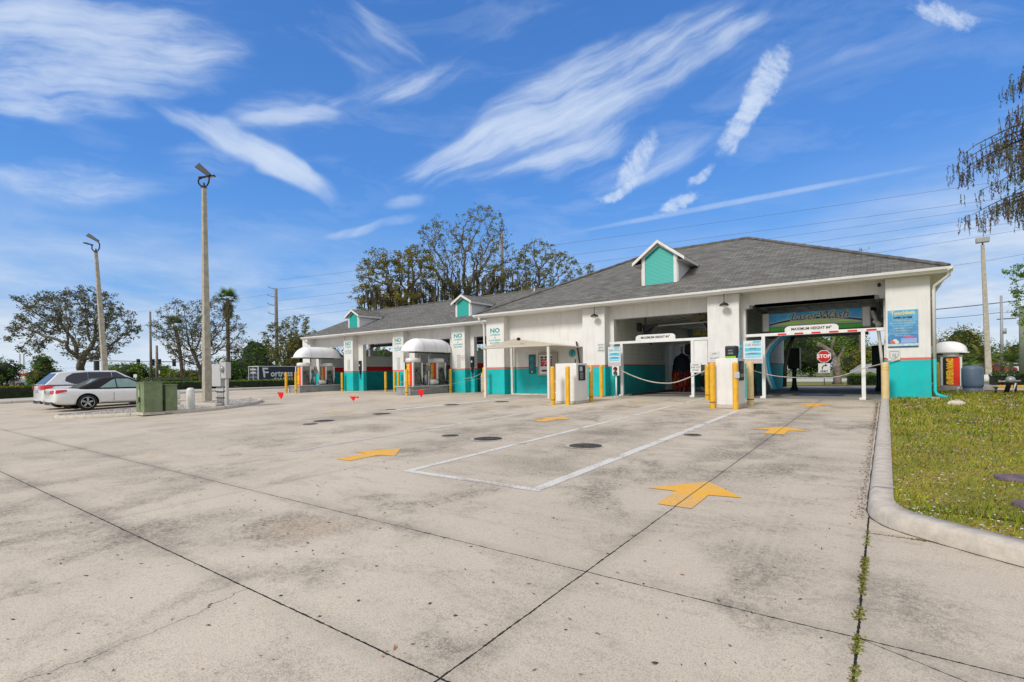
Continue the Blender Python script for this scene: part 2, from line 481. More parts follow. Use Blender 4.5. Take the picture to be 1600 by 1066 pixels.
def paint_material(name, col, wear=.5):
    m, nt, b = nmat(name)
    p = wpos(nt)
    f = noise(nt, p, 30, 8, .75); g = noise(nt, p, 2.2, 6, .65)
    w = math_(nt, 'ADD', math_(nt, 'MULTIPLY', f, .5), math_(nt, 'MULTIPLY', g, .5))
    hole = math_(nt, 'MULTIPLY', mrange(nt, w, .49, .585, 0, 1), wear)
    c = mix(nt, mrange(nt, g, .3, .7), tuple(x * .85 for x in col), col)
    c = mix(nt, hole, c, (.38, .33, .27))
    sx = node(nt, 'ShaderNodeSeparateXYZ'); nt.links.new(p, sx.inputs[0])
    wx = math_(nt, 'MULTIPLY', math_(nt, 'SUBTRACT', noise(nt, p, 3.0, 5, .6), .5), .015)
    d = math_(nt, 'ABSOLUTE', math_(nt, 'ADD', math_(nt, 'ADD', sx.outputs[0], wx), 1.68))
    c = mix(nt, math_(nt, 'LESS_THAN', d, .0055), c, (.03, .025, .02))
    nt.links.new(c, b.inputs['Base Color']); b.inputs['Roughness'].default_value = .8
    return m
line_white = paint_material('line_white', (.74, .72, .67), 1.0)
line_faint = paint_material('line_white_faded', (.60, .565, .52), .8)
line_yellow = paint_material('line_yellow', (.90, .47, .055), .5)
line_yfaint = paint_material('line_yellow_faded', (.68, .52, .28), .75)

def ground_material():
    m, nt, b = nmat('rough_grass_ground')
    p = wpos(nt)
    n = noise(nt, p, .15, 6, .6); f = noise(nt, p, 9, 6, .7)
    c = mix(nt, mrange(nt, n, .35, .65), (.10, .13, .03), (.19, .20, .05))
    c = mix(nt, mrange(nt, f, .4, .7, 0, .5), c, (.06, .07, .02))
    nt.links.new(c, b.inputs['Base Color']); b.inputs['Roughness'].default_value = 1
    return m
ground_m = ground_material()
def lawn_material():
    m, nt, b = nmat('lawn_soil')
    p = wpos(nt)
    n = noise(nt, p, 1.1, 6, .65); f = noise(nt, p, 30, 6, .7)
    c = mix(nt, mrange(nt, n, .35, .65), (.20, .22, .015), (.40, .34, .04))
    c = mix(nt, mrange(nt, f, .48, .60, 0, .85), c, (.10, .06, .03))
    nt.links.new(c, b.inputs['Base Color']); b.inputs['Roughness'].default_value = 1
    bump(nt, b, f, .8, .03)
    return m
lawn_m = lawn_material()
asphalt = simple('asphalt', (.20, .195, .185), .9, var=.2, scale=1.0, bmp=.3)
road_pale = simple('pale_road', (.50, .47, .42), .9, var=.1, scale=.5)
gravel_m = simple('pale_gravel', (.40, .37, .33), .95, var=.5, scale=25, bmp=.8, bscale=40)
mulch_m = simple('red_mulch', (.14, .055, .045), 1, var=.5, scale=14, bmp=.9, bscale=30)

# ------------------------------------------------------------------ camera, sun, sky
cam = bpy.data.cameras.new('camera'); co = bpy.data.objects.new('camera', cam); COL.objects.link(co)
cam.sensor_width = 36; cam.lens = 36 * F / 1600; cam.shift_y = (PY - 533) / 1600.0
cam.clip_start = .05; cam.clip_end = 6000
co.matrix_world = Matrix.Translation((0, 0, EYE)) @ Matrix.Rotation(TH, 4, 'Z') @ Matrix.Rotation(R(90), 4, 'X') @ Matrix.Rotation(-RO, 4, 'Z')
sc.camera = co
SUN_EL, SUN_DIR = R(40), Vector((-.16, -.98, 0)).normalized()   # horizontal direction towards the sun
sd = bpy.data.lights.new('sun', 'SUN'); so = bpy.data.objects.new('sun', sd); COL.objects.link(so)
sd.energy = 2.5; sd.angle = R(14.0); sd.color = (1.0, .945, .86)
sv = Vector((SUN_DIR.x * math.cos(SUN_EL), SUN_DIR.y * math.cos(SUN_EL), math.sin(SUN_EL)))
so.rotation_euler = sv.to_track_quat('Z', 'Y').to_euler()

w = bpy.data.worlds.new('World'); sc.world = w; w.use_nodes = True
nt = w.node_tree
bg = nt.nodes['Background']
sky = node(nt, 'ShaderNodeTexSky'); sky.sky_type = 'NISHITA'; sky.sun_disc = False
sky.sun_elevation = SUN_EL; sky.sun_rotation = math.atan2(SUN_DIR.x, SUN_DIR.y)
sky.altitude = 0; sky.air_density = 1.3; sky.dust_density = 1.2; sky.ozone_density = 3.0
D = node(nt, 'ShaderNodeTexCoord').outputs['Generated']
def vdot(a, v):
    n = node(nt, 'ShaderNodeVectorMath', operation='DOT_PRODUCT'); nt.links.new(a, n.inputs[0])
    if isinstance(v, tuple): n.inputs[1].default_value = v
    else: nt.links.new(v, n.inputs[1])
    return n.outputs['Value']
fwd = vdot(D, (-math.sin(TH), math.cos(TH), 0)); rgt = vdot(D, (math.cos(TH), math.sin(TH), 0)); upz = vdot(D, (0, 0, 1))
fpos = math_(nt, 'MAXIMUM', fwd, .08)
cu = math_(nt, 'DIVIDE', rgt, fpos); cv = math_(nt, 'DIVIDE', upz, fpos)
cb = node(nt, 'ShaderNodeCombineXYZ'); nt.links.new(cu, cb.inputs[0]); nt.links.new(cv, cb.inputs[1])
UV = cb.outputs[0]
front = mrange(nt, fwd, .05, .25, 0, 1, True)
def uvpt(x, y):
    dx, dy = x - PX, y - PY; c, s = math.cos(RO), math.sin(RO)
    return (dx * c - dy * s) / F, -(dx * s + dy * c) / F
def warp(vec, scale, amt):
    n = node(nt, 'ShaderNodeTexNoise', noise_dimensions='2D'); n.inputs['Scale'].default_value = scale; n.inputs['Detail'].default_value = 3
    nt.links.new(vec, n.inputs['Vector'])
    a = node(nt, 'ShaderNodeVectorMath', operation='SUBTRACT'); nt.links.new(n.outputs['Color'], a.inputs[0]); a.inputs[1].default_value = (.5, .5, .5)
    b_ = node(nt, 'ShaderNodeVectorMath', operation='SCALE'); nt.links.new(a.outputs[0], b_.inputs[0]); b_.inputs[3].default_value = amt
    c_ = node(nt, 'ShaderNodeVectorMath', operation='ADD'); nt.links.new(vec, c_.inputs[0]); nt.links.new(b_.outputs[0], c_.inputs[1])
    return c_.outputs[0]
UVs = warp(warp(UV, 2.2, .12), 9.0, .022)       # bending of the long streaks
UVc = warp(UV, 24.0, .030)      # puffy edges of the young trails
def ell(vec, x0, y0, x1, y1, wd, st, p=1.0):
    a = uvpt(x0, y0); b_ = uvpt(x1, y1)
    cx, cy = (a[0] + b_[0]) / 2, (a[1] + b_[1]) / 2
    L = math.hypot(b_[0] - a[0], b_[1] - a[1]) / 2; an = math.atan2(b_[1] - a[1], b_[0] - a[0])
    mp = node(nt, 'ShaderNodeMapping'); mp.vector_type = 'TEXTURE'
    mp.inputs['Location'].default_value = (cx, cy, 0); mp.inputs['Rotation'].default_value = (0, 0, an)
    mp.inputs['Scale'].default_value = (L * 1.28, wd * 1.6 / F, 1)
    nt.links.new(vec, mp.inputs[0])
    d = vdot(mp.outputs[0], mp.outputs[0])
    return mrange(nt, d, 0.0, 1.0, st, 0, True)
def group(items, vec, angle, sc1, lo, hi, stretch=(1, 6), det=7, floor=0.0):
    tot = None
    for it in items:
        e = ell(vec, *it)
        tot = e if tot is None else math_(nt, 'ADD', tot, e)
    mp = node(nt, 'ShaderNodeMapping'); mp.vector_type = 'POINT'
    mp.inputs['Rotation'].default_value = (0, 0, -angle); nt.links.new(UVs, mp.inputs[0])
    v2 = vscale(nt, mp.outputs[0], (stretch[0], stretch[1], 1))
    nA = noise(nt, v2, sc1, 6, .60, .1, '2D'); nB = noise(nt, vscale(nt, mp.outputs[0], (1.3, 2.4, 1)), sc1 * 1.7, 4, .6, .2, '2D')
    n = mrange(nt, math_(nt, 'ADD', math_(nt, 'MULTIPLY', nA, .75), math_(nt, 'MULTIPLY', nB, .25)), lo - .04, hi + .13, 0, 1)
    # erode the soft mask with the fibres: thin veils stay, edges break up
    v = math_(nt, 'MULTIPLY', tot, math_(nt, 'ADD', floor, math_(nt, 'MULTIPLY', n, 1 - floor)))
    e = mrange(nt, math_(nt, 'ADD', tot, math_(nt, 'MULTIPLY', math_(nt, 'SUBTRACT', n, .5), .50)), .0, 1.05, 0, 1, True)
    return math_(nt, 'MULTIPLY', math_(nt, 'MULTIPLY', v, 1.15), e)
up_ = group([(770, 185, 1200, 5, 44, .75), (720, 230, 960, 110, 36, .35), (640, 290, 1015, 155, 30, .85), (620, 275, 880, 190, 22, .4), (760, 290, 1000, 200, 16, .35), (820, 290, 960, 215, 18, .3),
             (890, 295, 1130, 205, 24, .65), (520, 170, 745, 100, 24, .55), (450, 195, 530, 165, 14, .35), (700, 70, 920, 10, 26, .3), (590, 158, 680, 118, 9, .3), (1100, 90, 1230, 20, 24, .25),
             (505, 378, 670, 338, 7, .6), (1280, 110, 1380, 80, 10, .45)], UVs, R(28), 4.2, .38, .60, (1, 8), floor=.22)
down = group([(245, 168, 540, 322, 18, .9), (330, 190, 470, 262, 26, .35), (400, 240, 500, 300, 18, .4), (540, 5, 670, 95, 15, .5), (480, 20, 620, 120, 40, .28), (250, 30, 400, 110, 40, .45)], UVs, R(-31), 4.4, .36, .60, (1, 6), floor=.28)
flat = group([(-140, 105, 400, 50, 78, .62), (60, 60, 390, 95, 26, .45), (-60, 30, 300, 40, 24, .35), (-100, 150, 380, 120, 40, .4), (-20, 178, 250, 192, 17, .65), (-60, 277, 270, 302, 28, .75), (340, 195, 540, 182, 26, .6), (380, 205, 530, 185, 10, .4),
              (150, 360, 340, 378, 20, .45), (260, 270, 420, 262, 30, .4), (1460, 10, 1640, 30, 30, .3), (-100, 395, 130, 440, 40, .35), (300, 330, 420, 350, 10, .2), (605, 330, 672, 314, 9, .6),
              (-200, 10, 100, 0, 60, .5)], UVs, R(-6), 3.8, .37, .62, (1, 7), floor=.22)
puff = group([(1125, 245, 1185, 150, 15, .95), (1165, 180, 1228, 72, 22, .95), (1070, 292, 1120, 258, 8, .75), (1022, 332, 1092, 304, 10, .95), (970, 300, 1022, 205, 17, .85),
              (932, 318, 982, 300, 8, .8), (1425, 8, 1530, 42, 16, .85)], UVc, R(55), 34, .34, .56, (1.8, 1), 6, .30)
trail = group([(850, 372, 1500, 250, 4, .42)], UV, R(10), 6, .2, .5, (1, 1), 3, .5)
cl = math_(nt, 'ADD', math_(nt, 'ADD', up_, down), math_(nt, 'ADD', flat, math_(nt, 'ADD', math_(nt, 'MULTIPLY', puff, 1.1), trail)))
cl = math_(nt, 'MULTIPLY', cl, front)
# thin general cirrus over the rest of the dome, and soft low cloud round the horizon
gen = mrange(nt, noise(nt, vscale(nt, D, (1.5, 1.5, 5)), 2.6, 6, .62, .5), .50, .78, 0, .35)
cl = math_(nt, 'ADD', cl, math_(nt, 'MULTIPLY', gen, .5))
# unseen bright cloud added overhead and behind the viewer to whiten the ambient light
fill_veil = math_(nt, 'MAXIMUM', mrange(nt, upz, .66, .82, 0, .80, True), mrange(nt, fwd, .28, -.15, 0, .80, True))
lown = noise(nt, vscale(nt, D, (2.2, 2.2, 9)), 2.2, 8, .6, .4)
lowm = mrange(nt, upz, .02, .30, 1, 0, True)
rightm = mrange(nt, cu, .35, .95, 0, 1, True)
lowr = math_(nt, 'MULTIPLY', mrange(nt, upz, .10, .36, 1, 0, True), rightm)
low = math_(nt, 'MULTIPLY', math_(nt, 'MAXIMUM', lowm, lowr), mrange(nt, lown, .30, .62, .18, .95))
haze = mrange(nt, upz, -.02, .13, .70, 0, True)
tone = mix(nt, 1.0, sky.outputs[0], (.60, .98, 1.62), 'MULTIPLY')
grad = node(nt, 'ShaderNodeValToRGB')
g_ = grad.color_ramp; g_.elements[0].position = 0.0; g_.elements[0].color = (3.4, 5.6, 8.6, 1)
g_.elements[1].position = .62; g_.elements[1].color = (.62, 2.05, 5.9, 1)
x_ = g_.elements.new(.16); x_.color = (1.65, 4.3, 8.9, 1)
x_ = g_.elements.new(.36); x_.color = (.95, 2.95, 7.6, 1)
nt.links.new(upz, grad.inputs[0])
blue = mix(nt, .72, tone, grad.outputs[0])
soft = math_(nt, 'SUBTRACT', 1.0, math_(nt, 'POWER', 2.718, math_(nt, 'MULTIPLY', cl, -1.35)))
out = mix(nt, math_(nt, 'MULTIPLY', soft, .92), blue, (7.2, 8.2, 9.6))
lowcol = mix(nt, mrange(nt, noise(nt, vscale(nt, D, (3, 3, 12)), 2.5, 6, .6), .35, .65), (5.3, 6.4, 7.9), (8.2, 8.7, 9.3))
out = mix(nt, fill_veil, out, (8.6, 8.3, 7.9))
out = mix(nt, low, out, lowcol)
out = mix(nt, haze, out, (7.2, 8.2, 9.2))
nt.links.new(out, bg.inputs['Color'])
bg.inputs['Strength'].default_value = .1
sc.cycles.max_bounces = 4; sc.cycles.diffuse_bounces = 3; sc.cycles.glossy_bounces = 2; sc.cycles.transmission_bounces = 2; sc.cycles.caustics_reflective = False; sc.cycles.caustics_refractive = False
sc.view_settings.view_transform = 'Standard'; sc.view_settings.look = 'None'; sc.view_settings.exposure = 0

# ------------------------------------------------------------------ ground, lot, lawn
b = MB()
ys = [-1500, -20, YF, 1800]
for i in range(3):
    y0, y1 = ys[i], ys[i + 1]
    b.quad((-1500, y0, gz(max(y0, -20)) - .012), (1500, y0, gz(max(y0, -20)) - .012), (1500, y1, gz(y1) - .012), (-1500, y1, gz(y1) - .012))
tag(b.build('ground', ground_m), kind='structure')
b = MB()
for y0, y1, x0, x1 in ((-20, 4.0, -40, 30), (4.0, 5.6, -40, 30), (5.6, YF, -40, .3)):
    b.quad((x0, y0, gz(y0)), (x1, y0, gz(y0)), (x1, y1, gz(y1)), (x0, y1, gz(y1)))
b.quad((-40, YF, 0), (1.0, YF, 0), (1.0, 37, 0), (-40, 37, 0))
b.quad((1.0, 29.2, .0), (14, 29.2, .0), (14, 37, .0), (1.0, 37, .0))
tag(b.build('parking_lot', concrete), kind='structure')
b = MB(); b.quad((-52, -20, gz(-20) - .006), (-40, -20, gz(-20) - .006), (-40, YF, -.006), (-52, YF, -.006)); b.quad((-52, YF, -.006), (-40, YF, -.006), (-40, 60, -.006), (-52, 60, -.006))
tag(b.build('side_road', road_pale), kind='structure')
b = MB(); b.quad((-75, -30, gz(-20) + .02), (-57, -30, gz(-20) + .02), (-57, YF, .01), (-75, YF, .01)); b.quad((-75, YF, .01), (-57, YF, .01), (-57, 70, .01), (-75, 70, .01))
tag(b.build('far_road', asphalt), kind='structure')
b = MB(); b.quad((-30, 46, .012), (60, 46, .012), (60, 62, .012), (-30, 62, .012))
tag(b.build('main_road', road_pale), kind='structure')

def kerb(name, pts, w=.20, h=.13, side=1, mats=kerb_con, seg=1.0, curved=True):
    # rounded kerb swept along a ground path; pts = outer bottom edge
    P = []
    for i in range(len(pts) - 1):
        a, c = Vector(pts[i]), Vector(pts[i + 1]); n = max(1, int((c - a).length / seg))
        for k in range(n): P.append(a.lerp(c, k / n))
    P.append(Vector(pts[-1]))
    prof = [(0, -.02), (.008, .04), (.018, h - .04), (.035, h - .012), (.06, h), (w, h), (w, -.02)]
    b = MB(); rows = []
    for i, p in enumerate(P):
        d = (P[min(i + 1, len(P) - 1)] - P[max(i - 1, 0)]).normalized()
        n = Vector((-d.y, d.x)) * side
        z = gz(p.y)
        rows.append([(p.x + n.x * u, p.y + n.y * u, z + v) for u, v in prof])
    m = len(prof)
    vs = [v for r in rows for v in r]
    fs = [(i * m + k, i * m + k + 1, (i + 1) * m + k + 1, (i + 1) * m + k) for i in range(len(rows) - 1) for k in range(m - 1)]
    b.add(vs, fs, 0, True)
    b.f.append(tuple(range(m))); b.mi.append(0); b.sm.append(False)
    e = (len(rows) - 1) * m; b.f.append(tuple(range(e, e + m))); b.mi.append(0); b.sm.append(False)
    for i in range(len(P) - 1):      # dirt-filled gap along the foot
        q = []
        for p, sg in ((P[i], 0), (P[i], 1), (P[i + 1], 1), (P[i + 1], 0)):
            j = i if p is P[i] else i + 1
            d = (P[min(j + 1, len(P) - 1)] - P[max(j - 1, 0)]).normalized(); n = Vector((-d.y, d.x)) * side
            u_ = .004 if sg else -.008 - .006 * math.sin(j * 2.3)
            q.append((p.x + n.x * u_, p.y + n.y * u_, gz(p.y) + .003))
        b.add(q, [(0, 1, 2, 3)], 1)
    # contraction joints as thin dark grooves
    L = 0; last = 0
    for i in range(1, len(P)):
        L += (P[i] - P[i - 1]).length
        if L - last > 2.9 and i < len(P) - 1:
            last = L
            d = (P[i + 1] - P[i - 1]).normalized(); n = Vector((-d.y, d.x)) * side
            pr = [(-.003, 0), (.005, .042), (.014, h - .038), (.032, h - .009), (.06, h + .003), (w, h + .003)]
            z = gz(P[i].y)
            for k in range(5):
                q = []
                for (u, v), s_ in ((pr[k], -1), (pr[k + 1], -1), (pr[k + 1], 1), (pr[k], 1)):
                    q.append((P[i].x + n.x * u + d.x * .006 * s_, P[i].y + n.y * u + d.y * .006 * s_, z + v + .002))
                b.add(q, [(0, 1, 2, 3)], 1)
    return tag(b.build(name, [mats, dark_gr]), kind='structure')

def smooth2(pts, it=3):
    for _ in range(it):
        q = [pts[0]]
        for a, c in zip(pts[:-1], pts[1:]):
            q += [(a[0] * .75 + c[0] * .25, a[1] * .75 + c[1] * .25), (a[0] * .25 + c[0] * .75, a[1] * .25 + c[1] * .75)]
        q.append(pts[-1]); pts = q
    return pts
lawn_path = [(-.12, 18.9), (-.15, 6.25)] + smooth2([(-.15, 6.25), (-.15, 5.35), (.35, 4.96), (.9, 4.62), (1.5, 4.45)], 3)[1:] + [(3, 4.22), (8, 4.0), (30, 3.8)]
kerb('kerb', lawn_path, .20, .135, 1, seg=.4)
# lawn surface just under the kerb top
b = MB()
inner = [(x + (.19 if y > 5.5 else .12), y + (0 if y > 5.5 else .16)) for x, y in lawn_path]
inner = inner[:1] + inner[1:]
vs = [(x, y, gz(y) + .10) for x, y in inner]
far = [(30, y, gz(y) + .10) for x, y in inner]
n = len(vs)
b.add(vs + far, [(i, i + 1, n + i + 1, n + i) for i in range(n - 1)], 0)
b.quad((.3, 18.9, .09), (30, 18.9, .09), (30, 19.4, .10), (.3, 19.4, .10))
b.quad((1.12, 19.4, .10), (30, 19.4, .10), (30, 24, .06), (1.12, 24, .06)); b.quad((1.12, 24, .06), (30, 24, .06), (30, 29.2, .02), (1.12, 29.2, .02))
tag(b.build('lawn', lawn_m), kind='structure')

kerb('kerb', [(-40, -6), (-40, 17.2), (-41.5, 25), (-44, 60)], .2, .14, 1, seg=2)
kerb('kerb', [(-50.3, -8), (-50.3, 60)], .2, .14, 1, seg=3)

# painted markings -----------------------------------------------------------------------
def strip(name, pts, w, m, z=.004):
    b = MB(); P = [Vector(p) for p in pts]
    for a, c in zip(P[:-1], P[1:]):
        d = (c - a).normalized(); n = Vector((-d.y, d.x)) * w / 2
        q = [a - n, a + n, c + n, c - n]
        b.quad(*[(v.x, v.y, gz(v.y) + z) for v in q])
    return tag(b.build(name, m), kind='structure')
strip('lane_line', [(-3.24, 4.80), (-3.24, 14.95)], .15, line_white)
strip('lane_line', [(-5.36, 4.80), (-5.36, 19.2)], .13, line_white)
strip('lane_line', [(-5.295, 4.86), (-3.315, 4.86)], .12, line_white, .004)
strip('lane_line', [(-8.5, 8.5), (-8.42, 15.0)], .12, line_white)
strip('lane_line', [(-8.52, 5.0), (-8.5, 8.5)], .12, line_faint)
strip('lane_line', [(-10.75, 10.3), (-10.87, 17.6)], .09, line_yfaint)
strip('lane_line', [(-13.5, 10.2), (-10.8, 10.25)], .09, line_yfaint)
strip('lane_line', [(-13.35, 11.2), (-12.65, 17.2)], .34, line_white)

def arrow(x, y, label, m=line_yellow, k=1.0, z=.006):
    b = MB()
    sh = [(-.17, 0), (.17, 0), (.17, .58), (.49, .64), (0, 1.2), (-.49, .57), (-.17, .58)]
    b.add([(x + px * k, y + py * k, gz(y + py * k) + z) for px, py in sh], [(0, 1, 2, 6), (6, 2, 4), (2, 3, 4), (6, 4, 5)])
    o = b.build('painted_arrow', m)
    return tag(o, label, 'arrow', 'yellow arrows painted on the concrete lanes', 'structure')
arrow(-1.69, 4.98, 'large yellow arrow painted across a joint, nearest to the viewer')
arrow(-1.69, 10.55, 'yellow arrow painted halfway up the right hand lane')
arrow(-1.69, 16.6, 'yellow arrow painted just before the right bay entrance')
arrow(-6.93, 4.92, 'orange yellow arrow left of the white lane box, points away')
arrow(-6.93, 10.6, 'yellow arrow on the middle lane level with the white pay box', line_yellow)
arrow(-6.93, 16.4, 'faded yellow arrow just before the left bay entrance', line_yfaint)
arrow(-14.7, 9.8, 'very faint worn yellow arrow near the self service bays', line_yfaint)

# manhole covers ---------------------------------------------------------------------------
paint_collar = simple('collar_mortar', (.56, .50, .41), .9, var=.25, scale=14, dirt=.5)
def manhole(x, y, r, label):
    z = gz(y)
    t = thing('manhole_cover', label, 'manhole cover', (x, y, z), 0, 'round iron covers set in the concrete')
    r *= .88
    b = MB(); b.lathe([(r * 1.30, .0015), (r * 1.06, .0035)], 40); b.build('collar', paint_collar, t)
    b = MB(); b.lathe([(r * 1.08, .003), (r * 1.05, .010), (r * 1.01, .010), (r, .006)], 40); o = b.build('rim', dark_gr, t)
    b = MB(); b.lathe([(r, .007), (0, .007)], 40)
    n = int(r / .045)
    for i in range(-n, n + 1):
        for j in range(-n, n + 1):
            px, py = i * .045 * r / .3, j * .045 * r / .3
            if math.hypot(px, py) < r * .88:
                b.box(px - .013, px + .013, py - .013, py + .013, .007, .016)
    b.build('lid', simple('cast_iron', (.10, .092, .08), .75, .1, var=.4, scale=9), t)
for i, a in enumerate([(-4.17, 7.82, .30, 'large round iron cover inside the white lane box'), (-6.25, 7.73, .30, 'round iron cover just left of the white lane line'),
          (-7.25, 7.74, .19, 'small round iron cover left of the larger pair'), (-2.96, 9.83, .17, 'small round iron cover right of the thick white line'),
          (-4.05, 6.9, .17, 'faint small cover buried under concrete stains by the thick line'),
          (-12.65, 10.43, .30, 'round iron cover at the corner of the faded yellow line'), (-12.64, 8.39, .30, 'round iron cover farthest left on the open concrete'),
          (-12.28, 7.74, .2, 'small iron cover next to the far left larger one'), (-12.9, 13.9, .3, 'round iron cover on the wide white strip'),
          (-11.9, 15.6, .3, 'round iron cover in front of the tan shade canopy'), (-13.6, 11.6, .2, 'small iron cover beside the start of the wide white strip')]):
    if i == 4: continue
    manhole(*a)

# ------------------------------------------------------------------ the wash building (main block)
B = thing('car_wash_building', 'white and teal drive-through wash building with grey hip roof and two open bays', 'building', (0, 0, 0))
EH = 3.86
def roof_plane(b, a, c, d, e, mi=0):
    # quad a,c (eave) d,e (ridge); uv in metres
    A, C_, D_, E_ = map(Vector, (a, c, d, e))
    u = (C_ - A).normalized(); nrm = (C_ - A).cross(E_ - A).normalized(); v = nrm.cross(u)
    uv = [((p - A).dot(u) + A.x * .37, (p - A).dot(v)) for p in (A, C_, D_, E_)]
    b.quad(A, C_, D_, E_, mi, uv)
x0, x1, y0, y1, zr = -16.05, 1.48, 19.0, 32.0, 7.06
yr = 25.5; xl, xr = x0 + 6.5, x1 - 6.5
b = MB()
roof_plane(b, (x0, y0, EH), (x1, y0, EH), (xr, yr, zr), (xl, yr, zr))
roof_plane(b, (x1, y1, EH), (x0, y1, EH), (xl, yr, zr), (xr, yr, zr))
roof_plane(b, (x1, y0, EH), (x1, y1, EH), (xr, yr, zr), (xr, yr, zr + 1e-4))
roof_plane(b, (x0, y1, EH), (x0, y0, EH), (xl, yr, zr), (xl, yr, zr + 1e-4))
b.box(x0 + .02, x1 - .02, y0 + .02, y1 - .02, EH - .05, EH - .006, 1)
rf = b.build('roof', [roof_m, trim_white], B)
b = MB()   # ridge and hip caps
for p, q in (((xl, yr, zr), (xr, yr, zr)), ((x1, y0, EH), (xr, yr, zr)), ((x0, y0, EH), (xl, yr, zr))):
    P, Q = Vector(p), Vector(q); n = int((Q - P).length / .22)
    b.tube([P.lerp(Q, i / n) + Vector((0, 0, .005 + .012 * (i % 2))) for i in range(n + 1)], .085, 6, 0, smooth=False)
b.build('ridge_cap', simple('ridge_shingle', (.13, .125, .115), .95, var=.3), rf)
# soffit, gutter
b = MB(); b.box(x0 + .03, x1 - .03, y0 + .03, y1 - .03, EH - .13, EH - .055); b.build('soffit', trim_white, B)
b = MB()
gp = [(0, 0), (-.015, .03), (-.03, .05), (-.095, .075), (-.11, .13), (-.11, .145), (-.095, .145), (-.09, .09), (0, .05)]
b.prism([(y0 + p[0] + .02, EH - .155 + p[1]) for p in gp], 'x', x0 - .1, x1 + .1)
b.prism([(x1 - p[0] - .02, EH - .155 + p[1]) for p in gp], 'y', y0 - .1, y1 + .1)
b.prism([(x0 + p[0] + .02, EH - .155 + p[1]) for p in gp], 'y', y0 - .1, y1 + .1)
b.build('gutter', white_metal, B)
# plumbing vent on the roof
b = MB(); b.cyl(-14.1, 21.3, 4.9, 5.25, .05, 10); b.build('vent_pipe', galv, B)
# front piers
for xa, xb in ((-15.7, -14.62), (-10.42, -9.38), (-5.25, -4.16), (.03, 1.10)):
    b = MB(); b.box(xa, xb, 19.4, 20.0 if xb < 0 else 20.2, 0, EH - .131); b.build('pier', wall_m, B, bevel=.012, seg=1)
# front wall: header over bays, office wall, jambs
b = MB()
b.box(-15.6, -10.3, 19.8, 20.0, 0, EH - .132)
b.box(-9.5, .2, 19.8, 20.05, 3.2, EH - .132)
b.box(-9.39, -9.15, 19.8, 20.05, 0, 3.2); b.box(-4.17, -4.03, 19.8, 20.05, 0, 3.2)
b.build('front_wall', wall_m, B)
b = MB(); b.box(.03, 1.10, 20.2, 31.6, 0, EH - .132); b.build('side_wall', wall_m, B)
b = MB(); b.box(-9.60, -9.35, 20.05, 27.15, 0, 3.6); b.box(-9.9, -9.6, 26.9, 31.6, 0, 3.6); b.build('bay_wall', wall_in, B)
b = MB(); b.box(-4.85, -4.5, 20.05, 31.4, 0, 3.6); b.build('bay_wall', wall_in, B)
b = MB(); b.box(-.02, .028, 20.06, 31.4, 0, 3.6); b.build('bay_wall', wall_in, B)
b = MB(); b.box(-16, -15.7, 20, 31.6, 0, 3.7); b.box(-15.69, -9.9, 31.3, 31.6, 0, 3.7)
b.box(-9.6, -4.5, 31.4, 31.6, 3.05, 3.7); b.box(-4.5, .02, 31.4, 31.6, 2.95, 3.7); b.box(-9.6, -8.9, 31.4, 31.6, 0, 3.05); b.box(-5.4, -4.5, 31.4, 31.6, 0, 3.05); b.build('rear_wall', wall_in, B)
# ceiling of ribbed panels
b = MB(); b.box(-9.5, .02, 20.06, 31.4, 3.5, 3.6)
for i in range(22): b.box(-9.4 + i * .43, -9.36 + i * .43, 20.1, 31.3, 3.47, 3.5)
b.build('ceiling', simple('ceiling_panel', (.80, .80, .76), .6, var=.15), B)
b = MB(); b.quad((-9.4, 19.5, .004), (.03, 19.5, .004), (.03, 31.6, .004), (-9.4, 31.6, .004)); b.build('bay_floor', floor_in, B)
b = MB(); b.box(-2.9, -1.25, 21.9, 23.4, .005, .012); b.build('floor_grate', black_p, B); b = MB(); b.box(-8.6, -6.0, 21.6, 22.4, .005, .012); b.build('floor_grate', black_p, B)
# office door: a narrow teal panel, plinth step
b = MB(); b.box(-13.47, -13.09, 19.765, 19.80, .97, 1.86); pn = b.build('notice_cabinet', dark_teal, B, bevel=.01)
b = MB(); b.box(-13.38, -13.18, 19.755, 19.765, 1.1, 1.75); b.build('glazing', simple('cabinet_glass', (.01, .20, .24), .15, var=.4, scale=6), pn)
b = MB(); b.cyl(-13.27, 19.75, 1.02, 1.1, .04, 8); b.build('latch', white_metal, pn)
b = MB(); b.box(-14.25, -12.3, 19.45, 19.8, 0, .05); b.build('step', line_white, B)
# downspouts
def downspout(x, y, parent, top=3.7, kick=1, teal=True):
    b = MB(); s = .04
    b.tube([(x, y - .28 * 1, top), (x, y - .26, top - .08), (x, y - .02, top - .32), (x, y, top - .45), (x, y, .28 if not teal else 1.24)], .048, 8)
    o = b.build('downspout', white_metal, parent)
    b = MB(); b.tube([(x, y, 1.24), (x, y, .22), (x + .06 * kick, y, .12), (x + .3 * kick, y - .03, .06)], .048, 8)
    b.build('lower_pipe', teal_flat if teal else white_metal, o)
b = MB()
b.tube([(1.50, 19.05, 3.72), (1.50, 19.08, 3.62), (1.20, 19.42, 3.40), (1.18, 19.46, 3.25), (1.18, 19.46, 1.24)], .045, 8); o = b.build('downspout', white_metal, B)
b = MB(); b.tube([(1.18, 19.46, 1.24), (1.18, 19.46, .30), (1.22, 19.43, .2), (1.46, 19.3, .12)], .045, 8); b.build('lower_pipe', teal_flat, o)
b = MB(); b.tube([(-15.83, 19.0, 3.7), (-15.83, 19.05, 3.6), (-15.78, 19.3, 3.42), (-15.78, 19.34, 3.2), (-15.78, 19.34, .12), (-15.72, 19.2, .05)], .045, 8); b.build('downspout', white_metal, B)
